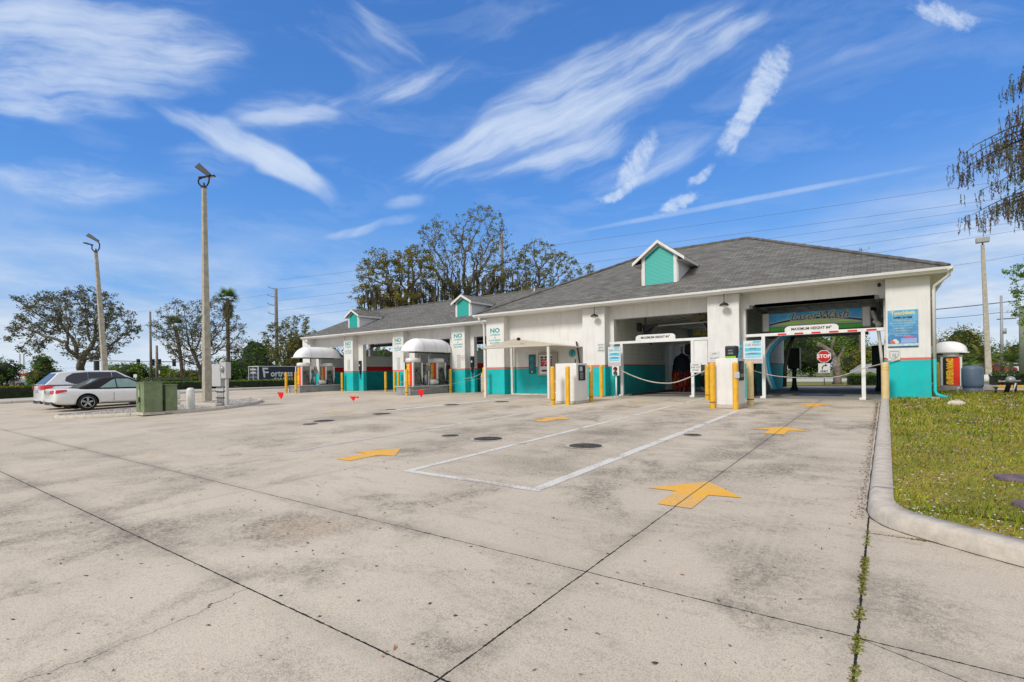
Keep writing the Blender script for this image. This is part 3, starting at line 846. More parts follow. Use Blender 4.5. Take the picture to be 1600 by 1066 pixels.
b = MB(); b.box(1.08, 1.32, 19.2, 19.9, 0, .12); b.build('plinth', kerb_con, B, bevel=.01)

def dormer(parent, xc, yf, zb, wd, ze, zt, slope, pitch_y0, pitch_z0, fill, ov=.2):
    # a little gabled dormer on a roof rising at 'slope' from (pitch_y0, pitch_z0)
    h = wd / 2
    def ry(z): return pitch_y0 + (z - pitch_z0) / slope
    b = MB()   # cheeks
    b.prism([(yf, zb), (yf, ze), (ry(ze) + .1, ze)], 'x', xc - h - .04, xc + h + .04)
    d = b.build('dormer', siding, parent)
    b = MB()   # white frame
    b.prism([(xc - h, zb), (xc - h + .13, zb), (xc - h + .13, ze - .02), (xc, zt - .14), (xc + h - .13, ze - .02), (xc + h - .13, zb), (xc + h, zb), (xc + h, ze), (xc, zt), (xc - h, ze)], 'y', yf - .05, yf + .03)
    b.v = [tuple(v) for v in b.v]
    b.f = [f for f in b.f if len(f) == 4]; b.mi = [0] * len(b.f); b.sm = [False] * len(b.f)
    ring = [(xc - h, zb), (xc - h, ze), (xc, zt), (xc + h, ze), (xc + h, zb)]; inn = [(xc - h + .13, zb), (xc - h + .13, ze - .03), (xc, zt - .16), (xc + h - .13, ze - .03), (xc + h - .13, zb)]
    o = len(b.v); 
    for p in ring + inn: b.v.append((p[0], yf - .052, p[1]))
    for i in range(4): b.f.append((o + i, o + i + 1, o + 5 + i + 1, o + 5 + i)); b.mi.append(0); b.sm.append(False)
    b.build('frame', trim_white, d)
    b = MB(); b.prism([(xc - h + .12, zb + .02), (xc - h + .12, ze - .02), (xc, zt - .15), (xc + h - .12, ze - .02), (xc + h - .12, zb + .02)], 'y', yf - .025, yf + .02)
    b.build('louvre', fill, d)
    # roof
    k = (zt - ze) / h; zee = ze - k * ov; zr_ = zt + .06
    b = MB()
    for s_ in (-1, 1):
        e0 = (xc + s_ * (h + ov), yf - .22, zee + .06); e1 = (xc + s_ * (h + ov), ry(zee) + .05, zee + .06)
        r0 = (xc, yf - .22, zr_); r1 = (xc, ry(zr_) + .1, zr_)
        if s_ > 0: roof_plane(b, e0, e1, r1, r0)
        else: roof_plane(b, e1, e0, r0, r1)
    b.build('dormer_roof', roof_m, d)
    b = MB()
    for s_ in (-1, 1):
        ex = xc + s_ * (h + ov)
        # barge board
        b.add([(ex, yf - .23, zee + .055), (xc, yf - .23, zr_ - .004), (xc, yf - .23, zr_ - .13), (ex, yf - .23, zee - .075),
               (ex, yf - .19, zee + .055), (xc, yf - .19, zr_ - .004), (xc, yf - .19, zr_ - .13), (ex, yf - .19, zee - .075)],
              [(0, 1, 2, 3), (4, 7, 6, 5), (0, 4, 5, 1), (3, 2, 6, 7), (0, 3, 7, 4)])
        # eave fascia and soffit
        b.add([(ex, yf - .23, zee + .05), (ex, ry(zee), zee + .05), (ex, ry(zee) - .2, zee - .06), (ex, yf - .23, zee - .06)], [(0, 1, 2, 3)])
        b.add([(ex, yf - .2, zee - .05), (ex, ry(zee) - .1, zee - .05), (xc + s_ * h, ry(ze) - .1, zee - .02), (xc + s_ * h, yf - .2, zee - .02)], [(0, 1, 2, 3)])
    b.build('trim', trim_white, d)
    return d
sl = (zr - EH) / 6.5
dormer(B, -7.42, 20.5, 4.50, 1.46, 5.74, 6.29, sl, 19.0, EH, louvre, .36)

# ------------------------------------------------------------------ the self-service block
S = thing('self_service_building', 'low white and teal block of four open self service wash bays', 'building', (0, 0, 0))
EL = 3.72; sx0, sx1, sy0, sy1, szr, syr = -32.95, -15.6, 20.2, 32.2, 6.08, 26.2
b = MB()
roof_plane(b, (sx0, sy0, EL), (sx1, sy0, EL), (sx1, syr, szr), (sx0, syr, szr))
roof_plane(b, (sx1, sy1, EL), (sx0, sy1, EL), (sx0, syr, szr), (sx1, syr, szr))
b.prism([(sy0 + .05, EL - .02), (sy1 - .05, EL - .02), (syr, szr - .04)], 'x', sx0 + .02, sx0 + .06, 1)
b.box(sx0 + .02, sx1, sy0 + .02, sy1, EL - .05, EL - .008, 1)
rf2 = b.build('roof', [roof_m, trim_white], S)
b = MB(); P, Q = Vector((sx0, syr, szr)), Vector((sx1, syr, szr)); n = 75
b.tube([P.lerp(Q, i / n) + Vector((0, 0, .005 + .012 * (i % 2))) for i in range(n + 1)], .08, 6, smooth=False); b.build('ridge_cap', _M['ridge_shingle'], rf2)
b = MB(); b.box(sx0 + .03, sx1, sy0 + .03, sy1, EL - .13, EL - .055); b.build('soffit', trim_white, S)
b = MB(); b.prism([(sy0 + p[0] + .02, EL - .155 + p[1]) for p in gp], 'x', sx0 - .05, -16.1)
b.build('gutter', white_metal, S)
for xa, xb in ((-32.6 - .9, -32.55), (-28.72, -27.78), (-23.92, -22.98), (-19.12, -18.16)):
    b = MB(); b.box(xa, xb, 20.6, 21.2, 0, EL - .131); b.build('pier', wall_m, S, bevel=.01, seg=1)
b = MB()
b.box(-33.0, -15.8, 21.0, 21.25, 3.0, EL - .132)
for xa, xb in ((-32.56, -32.1), (-29.2, -28.7), (-27.79, -27.25), (-24.4, -23.9), (-22.99, -22.45), (-19.6, -19.1), (-18.17, -17.85)):
    b.box(xa, xb, 21.0, 21.25, 0, 3.0)
b.build('front_wall', wall_m, S)
for xc_ in (-32.7, -28.5, -23.4, -18.6):
    b = MB(); b.box(xc_ - .1, xc_ + .1, 21.26, 30.8, 0, 2.3); b.build('bay_wall', wall_self, S)
    b = MB(); b.box(xc_ - .2, xc_ + .2, 30.9, 31.3, 0, 3.6); b.build('column', wall_m, S); b = MB(); b.box(xc_ - .1, xc_ + .1, 25.8, 26.1, 2.3, 3.6); b.build('stub_post', wall_m, S)
b = MB(); b.box(-33, -16.1, 21.3, 31.4, 3.45, 3.55); b.build('ceiling', _M['ceiling_panel'], S)
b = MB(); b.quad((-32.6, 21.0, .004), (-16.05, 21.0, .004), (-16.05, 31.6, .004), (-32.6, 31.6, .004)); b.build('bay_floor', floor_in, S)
b = MB()
for y_ in (22.6, 26, 29.3): b.box(-33, -16.1, y_, y_ + .08, 3.2, 3.4)
b.build('beam', dark_gr, S)
for i in range(3):   # spray boom and hose in each self bay
    xm = (-30.4, -25.8, -20.9)[i]
    b = MB(); b.tube([(xm + 1.2, 23.4, 3.2), (xm + 1.2, 23.4, 2.9), (xm - .6, 23.2, 2.85), (xm - .75, 23.2, 2.6)], .022, 6); b.tube([(xm - .75, 23.2, 2.6), (xm - .9, 23.1, 1.4), (xm - 1.5, 22.6, .8), (xm - 1.9, 22.4, 1.1)], .014, 6)
    b.build('spray_boom', black_p, S)
b = MB(); b.tube([(-28.55, 20.5, 3.6), (-28.62, 20.52, 3.4), (-28.74, 20.7, 3.25), (-28.76, 20.72, .1)], .045, 8); b.build('downspout', white_metal, S)
b = MB(); b.tube([(-32.85, 20.22, 3.6), (-32.8, 20.4, 3.4), (-32.62, 20.55, 3.3)], .045, 8); b.build('downspout', white_metal, S)
sl2 = (szr - EL) / 6.0
dormer(S, -19.0, 21.5, 4.19, 1.12, 5.06, 5.38, sl2, 20.2, EL, louvre)
dormer(S, -28.8, 21.5, 4.19, 1.12, 5.06, 5.38, sl2, 20.2, EL, louvre)
for x_ in (-28.25, -23.44, -18.64, -15.16):   # stencilled notices
    yy = 20.597 if x_ < -16 else 19.397
    par = S if x_ < -16 else B
    o = text('NO', .30, (x_, yy, 3.06), FRONT, teal_t, par, 'stencil_notice', 1.25, bold=.012)
    for ln, z, s_ in (('LOITERING', 2.86, .115), ('&', 2.73, .12), ('LOUD MUSIC', 2.60, .115), ('ALLOWED', 2.47, .125)):
        text(ln, s_, (x_, yy, z), FRONT, teal_t, par, 'stencil_notice', 1.05, bold=.002)
for x_ in (-28.2, -23.4, -18.6):
    t = tag(MB().box(x_ - .12, x_ + .12, 20.585, 20.597, 1.35, 2.05).build('notice_board', simple('faded_notice', (.52, .55, .53), .6, var=.2, scale=20)), 'pale faded notice fixed low on %s self bay pier' % {-28.2: 'the leftmost lettered', -23.4: 'the middle', -18.6: 'the rightmost'}[x_], 'sign', 'faded notices on the self bay piers')
t = tag(MB().box(-18.42, -18.2, 20.585, 20.597, 1.75, 2.05).build('warning_sign', white_metal), 'small white sign with red lettering on the right self bay pier', 'sign')
for k in range(3): text(('NO', 'TRESPASS', 'ZONE')[k], .08, (-18.31, 20.583, 1.98 - k * .09), FRONT, red_p, t, 'lettering', .8)
# black wash selectors on the jambs
def selector(x, y, label):
    t = thing('wash_selector', label, 'control box', (x, y, 0), 0, 'black wash selectors beside the self bays')
    b = MB(); b.box(-.11, .11, -.09, 0, 1.35, 1.95); b.box(-.07, .07, -.08, 0, 1.1, 1.35); b.build('housing', black_p, t, bevel=.01)
    b = MB(); b.lathe([(.07, 0), (.07, -.03), (0, -.03)], 14, c=(0, -.09, 1.65), axis='y'); b.build('dial', galv, t)
    b = MB(); b.tube([(0, -.05, 1.1), (.03, -.1, .8), (-.02, -.05, .95)], .03, 6); b.build('coin_tray', black_p, t)
selector(-27.5, 21.0, 'black wash selector right of the leftmost lettered pier')
selector(-22.7, 21.0, 'black wash selector right of the middle lettered pier, behind the vacuum island')
selector(-17.95, 21.0, 'black wash selector right of the rightmost self bay pier, near the bin')

# ------------------------------------------------------------------ things fixed to the main front
def barn_light(x, y, label):
    t = thing('barn_light', label, 'lamp', (x, y, 0), 0, 'dark barn lamps hung in front of the piers')
    b = MB(); b.tube([(0, 0, 3.72), (0, 0, 3.42), (0, 0, 3.38)], .014, 6); b.build('stem', black_p, t)
    b = MB(); b.lathe([(.03, 3.42), (.06, 3.40), (.14, 3.36), (.165, 3.30), (.16, 3.30), (.13, 3.35), (.0, 3.38)], 20); b.build('shade', black_p, t)
    b = MB(); b.lathe([(.11, 3.345), (.10, 3.27), (.06, 3.245), (0, 3.24)], 16); b.build('globe', simple('frosted_glass', (.8, .78, .72), .3, var=.02), t)
barn_light(-9.72, 19.15, 'dark barn lamp in front of the pier left of the left bay')
barn_light(-4.60, 19.15, 'dark barn lamp in front of the pier between the two bays')
b = MB(); b.tube([(-.12, 19.7, 3.6), (-.12, 19.62, 3.62)], .04, 8); b.lathe([(.001, -.05), (.05, -.04), (.055, .06), (.001, .08)], 12, c=(-.12, 19.56, 3.58), axis='y')
tag(b.build('security_camera', black_p), 'small black camera under the eave left of the end pier', 'camera')

# gantries ---------------------------------------------------------------------------------
def gantry(xa, xb, pa, pb, zt, label, stripes, plate, y=19.6):
    t = thing('clearance_bar', label, 'height bar', (0, 0, 0), 0, 'maximum height bars in front of the bays')
    b = MB(); b.box(xa, xb, y - .04, y + .04, zt - .10, zt); bar = b.build('crossbar', white_metal, t, bevel=.008)
    for p in (pa, pb):
        b = MB(); b.box(p - .055, p + .055, y - .05, y + .05, .06, zt - .10); b.box(p - .12, p + .055, y - .06, y + .06, 0, .07); b.build('post', white_metal, t, bevel=.006)
    b = MB(); x0_, x1_, zp = plate; r = .17; pts = [(x0_, zt + .002)]
    for k in range(7): a = PI - k * PI / 12; pts.append((x0_ + r + r * math.cos(a), zt + .10 + (zp - .10) * math.sin(a)))
    for k in range(7): a = PI / 2 - k * PI / 12; pts.append((x1_ - r + r * math.cos(a), zt + .10 + (zp - .10) * math.sin(a)))
    pts.append((x1_, zt + .002))
    b.prism(pts, 'y', y - .03, y + .0); pl = b.build('plate', white_metal, t)
    text('MAXIMUM HEIGHT 84"', .125, ((x0_ + x1_) / 2, y - .034, zt + zp * .46), FRONT, black_t, pl, 'lettering', .92, bold=.003)
    if stripes:
        for i in range(6):
            b = MB(); xs = xa + 1.02 + i * .5; b.box(xs, xs + .26, y - .043, y + .043, zt - .085, zt - .03); b.build('red_stripe', red_p, bar)
    return t
g1 = gantry(-9.25, -5.28, -8.72, -5.86, 2.24, 'white height bar on two posts before the left bay', False, (-8.1, -6.5, .22))
b = MB(); b.box(-5.82, -5.29, 19.585, 19.615, 1.22, 2.135); b.build('blank_panel', white_metal, g1)
b = MB(); b.box(-5.30, -5.26, 19.55, 19.65, 1.2, 2.13); b.build('edge_trim', dark_gr, g1)
b = MB(); b.box(-5.93, -5.55, 19.54, 19.55, .93, 1.30); sg = tag(b.build('no_entry_notice', white_metal), 'small white notice with black text on the right gantry post, left bay', 'sign')
for k, s_ in enumerate(('PLEASE', 'KEEP OUT', 'OF BAY')): text(s_, .09, (-5.74, 19.537, 1.22 - k * .10), FRONT, black_t, sg, 'lettering', .8)
gantry(-3.98, -.02, -3.42, -.55, 2.26, 'white height bar with red dashes before the right bay', True, (-2.75, -1.2, .205))

poster_w = simple('menu_white', (.66, .74, .76), .45, var=.05)
cyan = simple('menu_cyan', (.10, .55, .72), .45, var=.1)
def menu_board(x0_, x1_, z0_, z1_, y, label):
    t = thing('menu_board', label, 'menu board', (0, 0, 0), 0, 'pale blue wash menu boards')
    b = MB(); b.box(x0_, x1_, y, y + .03, z0_, z1_); b.build('panel', poster_w, t)
    w_ = x1_ - x0_; h_ = z1_ - z0_; cx = (x0_ + x1_) / 2
    text('CAR WASH', .12, (cx, y - .004, z1_ - h_ * .19), FRONT, simple('menu_grey', (.28, .38, .42), .5), t, 'lettering', .8, bold=.003)
    for k, (zz, hh, m_) in enumerate(((.02, .08, cyan), (.32, .15, cyan), (.53, .12, cyan), (.70, .035, cyan))):
        b = MB(); b.box(x0_ + w_ * (.5 if k == 0 else .08), x1_ - w_ * .08, y - .004, y, z1_ - h_ * (zz + hh), z1_ - h_ * zz); b.build('colour_band', m_, t)
    for k in range(4):
        text(('BASIC $8', 'DELUXE $10', 'SUPREME $12', 'ULTIMATE $14')[k], .05, (cx, y - .007, z1_ - h_ * (.36 + .1 * k)), FRONT, white_t if k % 2 else simple('menu_navy', (.02, .08, .25), .5), t, 'lettering')
    b = MB(); b.box(x0_ + .02, x1_ - .02, y - .003, y, z0_ + .01, z0_ + h_ * .2); b.build('footer', simple('menu_footer', (.55, .48, .48), .5, var=.2, scale=20), t)
    return t
menu_board(-9.14, -8.60, 1.23, 2.02, 19.2, 'pale blue menu board left of the left bay, above the signal light')
m2 = menu_board(-3.93, -3.33, 1.22, 2.00, 18.9, 'pale blue menu board on the gantry post of the right bay')
# signal light
t = thing('signal_light', 'small white two lamp signal on a thin post, left bay', 'signal light', (-8.78, 19.15, 0))
b = MB(); b.tube([(0, 0, 0), (0, 0, .85)], .035, 8); b.box(-.09, .09, -.02, .02, 0, .02); b.build('post', white_metal, t)
b = MB(); b.box(-.15, .15, -.06, .06, .84, 1.22); b.build('housing', white_metal, t, bevel=.03, seg=3)
b = MB(); b.lathe([(.085, -.06), (.085, -.09), (.075, -.075), (0, -.07)], 18, c=(0, 0, 1.12), axis='y'); b.build('red_lens', simple('dark_red_lens', (.12, .004, .006), .2), t)
b = MB(); b.lathe([(.085, -.06), (.085, -.09), (.075, -.075), (0, -.07)], 18, c=(0, 0, .94), axis='y'); b.build('green_lens', simple('dark_green_lens', (.03, .07, .06), .2), t)
# ropes
def rope(pts, r, m, label, name='barrier_rope', cat='rope'):
    P = [Vector(p) for p in pts]; Q = []
    for i in range(len(P) - 1):
        p0, p1, p2, p3 = P[max(i - 1, 0)], P[i], P[i + 1], P[min(i + 2, len(P) - 1)]
        for k in range(5):
            t_ = k / 5
            Q.append(.5 * ((2 * p1) + (p2 - p0) * t_ + (2 * p0 - 5 * p1 + 4 * p2 - p3) * t_ ** 2 + (3 * p1 - p0 - 3 * p2 + p3) * t_ ** 3))
    Q.append(P[-1])
    b = MB(); b.tube(Q, r, 6)
    return tag(b.build(name, m), label, cat)
rope_m = simple('rope', (.52, .48, .42), .8, var=.25, scale=30)
rope([(-8.78, 19.2, 1.15), (-8.23, 19.3, .87), (-7.57, 19.3, .64), (-6.93, 19.3, .54), (-6.32, 19.3, .60), (-5.23, 19.0, 1.0)], .022, rope_m, 'pale sagging rope strung across the left bay')
rope([(-3.95, 19.3, 1.08), (-3.44, 19.3, .89), (-2.75, 19.3, .75), (-1.38, 19.3, .72), (-.53, 19.3, 1.0), (.36, 19.36, 1.25)], .013, rope_m, 'thin rope strung across the right bay to the end pier')
rope([(-20.1, 17.75, .62), (-19.23, 21.7 - 1.2, .66), (-17.2, 20.2, .85), (-15.53, 19.0, 1.15)], .012, rope_m, 'thin rope across the self bay beside the white bin')

# poster on the end pier
t = thing('wash_poster', 'blue poster with yellow heading on the end pier', 'poster', (0, 0, 0))
b = MB(); b.box(.08, .81, 19.375, 19.397, 1.62, 2.74)
def poster_mat():
    m, nt, b_ = nmat('poster_blue')
    p = wpos(nt); sx = node(nt, 'ShaderNodeSeparateXYZ'); nt.links.new(p, sx.inputs[0])
    c = mix(nt, mrange(nt, sx.outputs[2], 1.7, 2.7), (.03, .17, .45), (.10, .38, .62))
    c = mix(nt, mrange(nt, noise(nt, p, 6, 3), .45, .7, 0, .5), c, (.25, .55, .75))
    nt.links.new(c, b_.inputs['Base Color']); b_.inputs['Roughness'].default_value = .4
    return m
pb = b.build('sheet', poster_mat(), t)
def ptext(s, z, size, m, x=.445, sx_=1.0, bold=0): return text(s, size, (x, 19.371, z), FRONT, m, t, 'lettering', sx_, bold=bold)
gold = simple('poster_gold', (.72, .66, .28), .5); pale = simple('poster_pale', (.60, .75, .72), .5)
ptext('Touchless', 2.65, .15, gold, sx_=.95, bold=.006); ptext('OPEN 24 HRS', 2.51, .075, black_t, bold=.004)
for k, s_ in enumerate(('Automatic car wash', 'Soft water and spot free rinse', 'Please turn off wipers', 'Lower your antenna', 'Fold in mirrors')):
    ptext(s_, 2.42 - k * .075, .055, pale if k % 2 else gold)
ptext('Drive in until the light is red', 2.03, .05, gold); ptext('then stop and wait', 1.97, .05, pale)
b = MB(); b.box(.45, .70, 19.368, 19.372, 1.94 - .04, 1.94); b.build('red_banner', simple('banner_pink', (.70, .10, .22), .5), t)
b = MB(); b.box(.40, .78, 19.369, 19.372, 1.74, 1.885); b.build('caption_box', simple('poster_lilac', (.30, .42, .72), .5, var=.2, scale=30), t)
ptext('PAY HERE', 1.815, .06, white_t, x=.59)
b = MB(); b.box(.08, .81, 19.368, 19.372, 1.655, 1.73); b.build('pale_strip', simple('poster_strip', (.5, .68, .75), .5, var=.2, scale=12), t)
b = MB(); b.box(.08, .81, 19.368, 19.372, 1.622, 1.65); b.build('dark_strip', simple('poster_dark', (.01, .08, .16), .5, var=.4, scale=20), t)
b = MB()
for i, (dx, dz, r) in enumerate(((.19, 1.80, .05), (.26, 1.82, .055), (.23, 1.765, .045), (.30, 1.775, .05), (.165, 1.765, .035))): b.lathe([(r, 0), (0, -.002)], 14, c=(dx, 19.366 - i * .0008, dz), axis='y', mi=i % 2)
b.build('bubbles', [simple('bubble_red', (.65, .18, .10), .5), simple('bubble_cream', (.8, .72, .62), .5)], t)
sk = tag(MB().box(.08, .37, 19.375, 19.397, 1.22, 1.56).build('notice_sign', simple('sign_pale', (.66, .68, .66), .5, var=.08, scale=12)), 'small pale notice with grey line drawing under the blue poster', 'sign')
b = MB(); b.tube([(.12, 19.372, 1.48), (.13, 19.372, 1.32), (.18, 19.372, 1.27), (.24, 19.372, 1.27), (.30, 19.372, 1.33), (.34, 19.372, 1.42), (.34, 19.372, 1.5), (.12, 19.372, 1.51)], .006, 5)
b.tube([(.19, 19.372, 1.42), (.20, 19.372, 1.33), (.25, 19.372, 1.32), (.26, 19.372, 1.42), (.19, 19.372, 1.42), (.26, 19.372, 1.33)], .005, 5)
b.build('line_drawing', simple('ink_grey', (.16, .17, .17), .6), sk)
def notice(x, z, w_, h_, lines, label, y=19.385, size=.07):
    s_ = tag(MB().box(x - w_ / 2, x + w_ / 2, y, 19.397, z - h_ / 2, z + h_ / 2).build('notice_sign', _M['sign_pale']), label, 'sign')
    for k, l in enumerate(lines): text(l, size, (x, y - .003, z + h_ / 2 - h_ / len(lines) * (k + .5)), FRONT, black_t, s_, 'lettering', .8)
notice(-9.55, 2.02, .30, .34, ('DO NOT', 'BLOCK', 'ENTRANCE'), 'small white notice with black lines on the pier left of the left bay')
notice(-5.02, 1.52, .36, .34, ('STOP', 'PAY FIRST'), 'small pale notice on the middle pier behind the yellow bollards', size=.08)

# change machine, AC, canopy, wall bits
t = thing('change_machine', 'beige framed change machine with black and red panel, white wall', 'change machine', (0, 0, 0))
b = MB(); b.box(-12.90, -12.0 + .12, 19.68, 19.80, .88, 1.92); b.build('surround', simple('beige_frame', (.45, .40, .30), .6, var=.1), t, bevel=.01)
b = MB(); b.box(-12.78, -12.0, 19.64, 19.68, .95, 1.82); f_ = b.build('face', white_metal, t)
b = MB()
for i in range(3):
    for j in range(4): b.box(-12.72 + i * .22, -12.56 + i * .22, 19.63, 19.64, 1.30 + j * .12, 1.39 + j * .12)
b.box(-12.66, -12.3, 19.63, 19.64, 1.06, 1.14); b.build('keypad', black_p, f_)
b = MB(); b.box(-12.66, -12.14, 19.62, 19.629, 1.36, 1.60); rp = b.build('red_panel', red_p, f_)
text('CHANGE', .11, (-12.4, 19.617, 1.52), FRONT, white_t, rp); text('BILLS', .09, (-12.4, 19.617, 1.42), FRONT, white_t, rp)
b = MB(); b.box(-12.11, -12.0, 19.63, 19.64, 1.2, 1.8); b.build('slot_column', grey_p, f_)
t = thing('air_conditioner', 'low white air conditioner box behind the left pay box', 'air conditioner', (-11.6, 19.45, 0))
b = MB(); b.box(-.32, .32, -.14, .14, .06, .68); b.build('casing', white_metal, t, bevel=.015)
b = MB(); b.lathe([(.23, -.145), (.23, -.155), (.19, -.155), (.19, -.145)], 24, c=(-.02, 0, .37), axis='y'); b.lathe([(.18, -.147), (0, -.147)], 20, c=(-.02, 0, .37), axis='y'); b.build('fan_guard', grey_p, t)
b = MB(); b.box(-.28, .28, -.1, .1, 0, .06); b.build('pad', kerb_con, t)
t = thing('shade_canopy', 'tan fabric canopy on white posts over the change machine', 'canopy', (0, 0, 0))
C4 = [Vector((-14.42, 17.45, 2.12)), Vector((-10.75, 17.45, 2.10)), Vector((-10.55, 19.76, 2.08)), Vector((-14.25, 19.76, 2.62))]
b = MB()
def cf(u, v, dz=0):
    p = C4[0].lerp(C4[1], u).lerp(C4[3].lerp(C4[2], u), v); return (p.x, p.y, p.z + dz - .10 * math.sin(PI * u) * math.sin(PI * v))
b.grid(lambda u, v: cf(u, v, .02), 14, 10); b.grid(lambda u, v: cf(1 - u, v, -.01), 14, 10)
b.build('canvas', tan_fab, t)
b = MB(); b.tube([cf(i / 12, 0, .0) for i in range(13)], .035, 8); b.tube([cf(1, i / 8, 0) for i in range(9)], .03, 8); b.tube([cf(0, i / 8, 0) for i in range(9)], .03, 8); b.build('edge_tube', tan_fab, t)
for px, py, zt in ((-14.25, 17.52, 2.1), (-10.95, 17.5, 2.06), (-14.3, 19.6, 2.55)):
    b = MB(); z = gz(py); b.box(px - .05, px + .05, py - .05, py + .05, z, zt); b.build('post', white_pipe, t, bevel=.008)
b = MB(); b.lathe([(.001, -.12), (.06, -.1), (.075, 0), (.06, .06), (.001, .08)], 12, c=(-13.4, 18.9, 2.55), axis='y'); tag(b.build('security_camera', black_p), 'black dome camera on the tan canopy roof', 'camera')
# AC riser and round teal sticker near the left pay box
b = MB(); b.tube([(-10.9, 19.72, 2.35), (-10.82, 19.7, 2.0), (-10.72, 19.7, 1.3), (-10.70, 19.7, .7)], .035, 8); tag(b.build('cable_conduit', black_p), 'black cable conduit down the wall above the left pay box', 'conduit')
t = tag(MB().lathe([(.0001, -.012), (.17, -.012), (.17, 0)], 24, c=(-11.15, 19.79, 1.85), axis='y').build('round_sign', simple('sticker_teal', (.08, .50, .55), .5, var=.1)), 'round teal sign on wall above the left pay box', 'sign')
text('$', .2, (-11.15, 19.774, 1.85), FRONT, simple('navy_lettering', (.01, .05, .2), .5), t)

# pay boxes ----------------------------------------------------------------------------------
def payboxes():
    y = 15.9; z = gz(y)
    t = thing('pay_box', 'white pay box with dark keypad panel, left lane', 'pay station', (-9.0, y, z), 0, 'white pay boxes between bollards')
    b = MB(); b.box(-.42, .42, -.40, .40, .08, 1.40); b.build('cabinet', white_metal, t, bevel=.012)
    b = MB(); b.box(-.46, .46, -.44, .44, 0, .08); b.build('plinth', kerb_con, t)
    b = MB(); b.box(.42, .44, -.26, .22, .80, 1.33); p = b.build('control_panel', black_p, t, bevel=.004)
    b = MB(); b.box(.44, .445, -.2, .0, 1.12, 1.28); b.build('screen', simple('screen_pale', (.5, .52, .55), .2), p)
    for i in range(3):
        for j in range(4):
            b = MB(); b.box(.44, .452, -.18 + i * .08, -.13 + i * .08, .85 + j * .06, .89 + j * .06); b.build('button', grey_p, p)
    b = MB(); b.tube([(.1, .1, 1.4), (.12, .1, 1.55)], .02, 6); b.build('aerial', black_p, t)
    y = 15.9; z = gz(y)
    t = thing('pay_box', 'white pay box with black screen head and blue flyer, right lane', 'pay station', (-3.68, y, z), 0, 'white pay boxes between bollards')
    b = MB(); b.box(-.30, .31, -.45, .45, .09, 1.42); b.build('cabinet', white_metal, t, bevel=.012)
    b = MB(); b.box(-.34, .35, -.49, .49, 0, .09); b.build('plinth', kerb_con, t)
    b = MB(); b.box(-.04, .28, -.42, -.1, 1.42, 1.78); h_ = b.build('screen_head', black_p, t, bevel=.04, seg=3)
    b = MB(); b.box(.02, .22, -.43, -.42, 1.50, 1.72); sc_ = b.build('screen', simple('screen_dark', (.03, .035, .04), .15), h_)
    text('PAY', .07, (.12, -.433, 1.64), FRONT, simple('screen_grey', (.45, .46, .45), .5), sc_); text('HERE', .06, (.12, -.433, 1.56), FRONT, _M['screen_grey'], sc_)
    b = MB(); b.box(-.02, .26, -.425, -.42, 1.425, 1.48); b.build('green_strip', simple('lime', (.22, .55, .03), .5), h_)
    b = MB(); b.add([(.30, -.42, 1.40), (.36, -.40, 1.42), (.42, -.30, 1.86), (.36, -.32, 1.84)], [(0, 1, 2, 3)]); b.add([(.302, -.41, 1.40), (.362, -.39, 1.42), (.422, -.29, 1.86), (.362, -.31, 1.84)], [(3, 2, 1, 0)]); b.build('flyer', simple('flyer_blue', (.05, .30, .45), .5, var=.5, scale=14), t)
    b = MB(); b.box(.31, .33, -.35, .25, .78, 1.34); p = b.build('control_panel', black_p, t, bevel=.004)
    b = MB(); b.box(.33, .336, -.25, .1, 1.1, 1.28); b.build('screen', simple('screen_blue', (.04, .06, .16), .2, var=.5, scale=20), p)
    for i in range(4):
        b = MB(); b.box(.33, .338, -.22 + i * .12, -.15 + i * .12, .88, .98); b.build('button', galv, p)
payboxes()

def bollard(x, y, label, m=yellow_p, h=1.31, r=.078, base=True, marks=True):
    z = gz(y)
    t = thing('bollard', label, 'bollard', (x, y, z), random.random() * 3, 'steel guard bollards on the concrete')
    b = MB(); b.lathe([(r, 0), (r, h - .05), (r * .96, h - .025), (r * .75, h - .006), (r * .4, h + .006), (0, h + .01)], 20); b.build('post', m, t)
    if marks:
        b = MB(); b.lathe([(r + .002, .16), (r + .002, .19)], 16); b.build('scuff_band', simple('scuff', (.12, .10, .07), .8), t)
random.seed(3)
bollard(-9.2, 14.95, 'yellow bollard left of the left pay box, with black scuff')
bollard(-8.68, 15.07, 'yellow bollard standing before the left pay box', marks=False)
bollard(-8.57, 16.55, 'yellow bollard with small white sticker right of the left pay box')
bollard(-9.36, 19.0, 'yellow bollard close to the pier left of the left bay', h=1.30, marks=False)
bollard(-5.0, 18.35, 'yellow bollard against the middle pier, behind another bollard', h=1.22)
bollard(-4.04, 15.36, 'yellow bollard at the left front corner of the right pay box')
bollard(-3.37, 15.15, 'yellow bollard with pale sticker before the right pay box', marks=False)
bollard(-3.30, 16.72, 'cream bollard right of the right pay box', cream_p, 1.32, .10)
bollard(.0, 18.72, 'cream bollard with yellow rings beside the end pier and kerb', cream_p, 1.18, .10, marks=False)
for k in (.95, 1.02):
    b = MB(); b.lathe([(.102, k), (.102, k + .03)], 20); o = b.build('ring', yellow_p); o.parent = [q for q in bpy.data.objects if q.name.startswith('bollard')][-1]
bollard(-30.77, 17.75, 'yellow bollard farthest left, left of the far vacuum island'); bollard(-29.15, 17.45, 'yellow bollard at the near corner of the far vacuum island')
bollard(-19.25, 17.45, 'yellow bollard at the near corner of the middle vacuum island')
bollard(-15.53, 18.99, 'yellow bollard left of the canopy post beside the white downspout')
bollard(-19.0, 20.35, 'orange topped bollard against the rightmost self bay pier', h=1.28)
bollard(-28.6, 20.35, 'yellow bollard against the leftmost lettered pier', h=1.2)
bollard(-24.6, 20.6, 'yellow bollard in the opening left of the middle self bay pier', h=1.2)
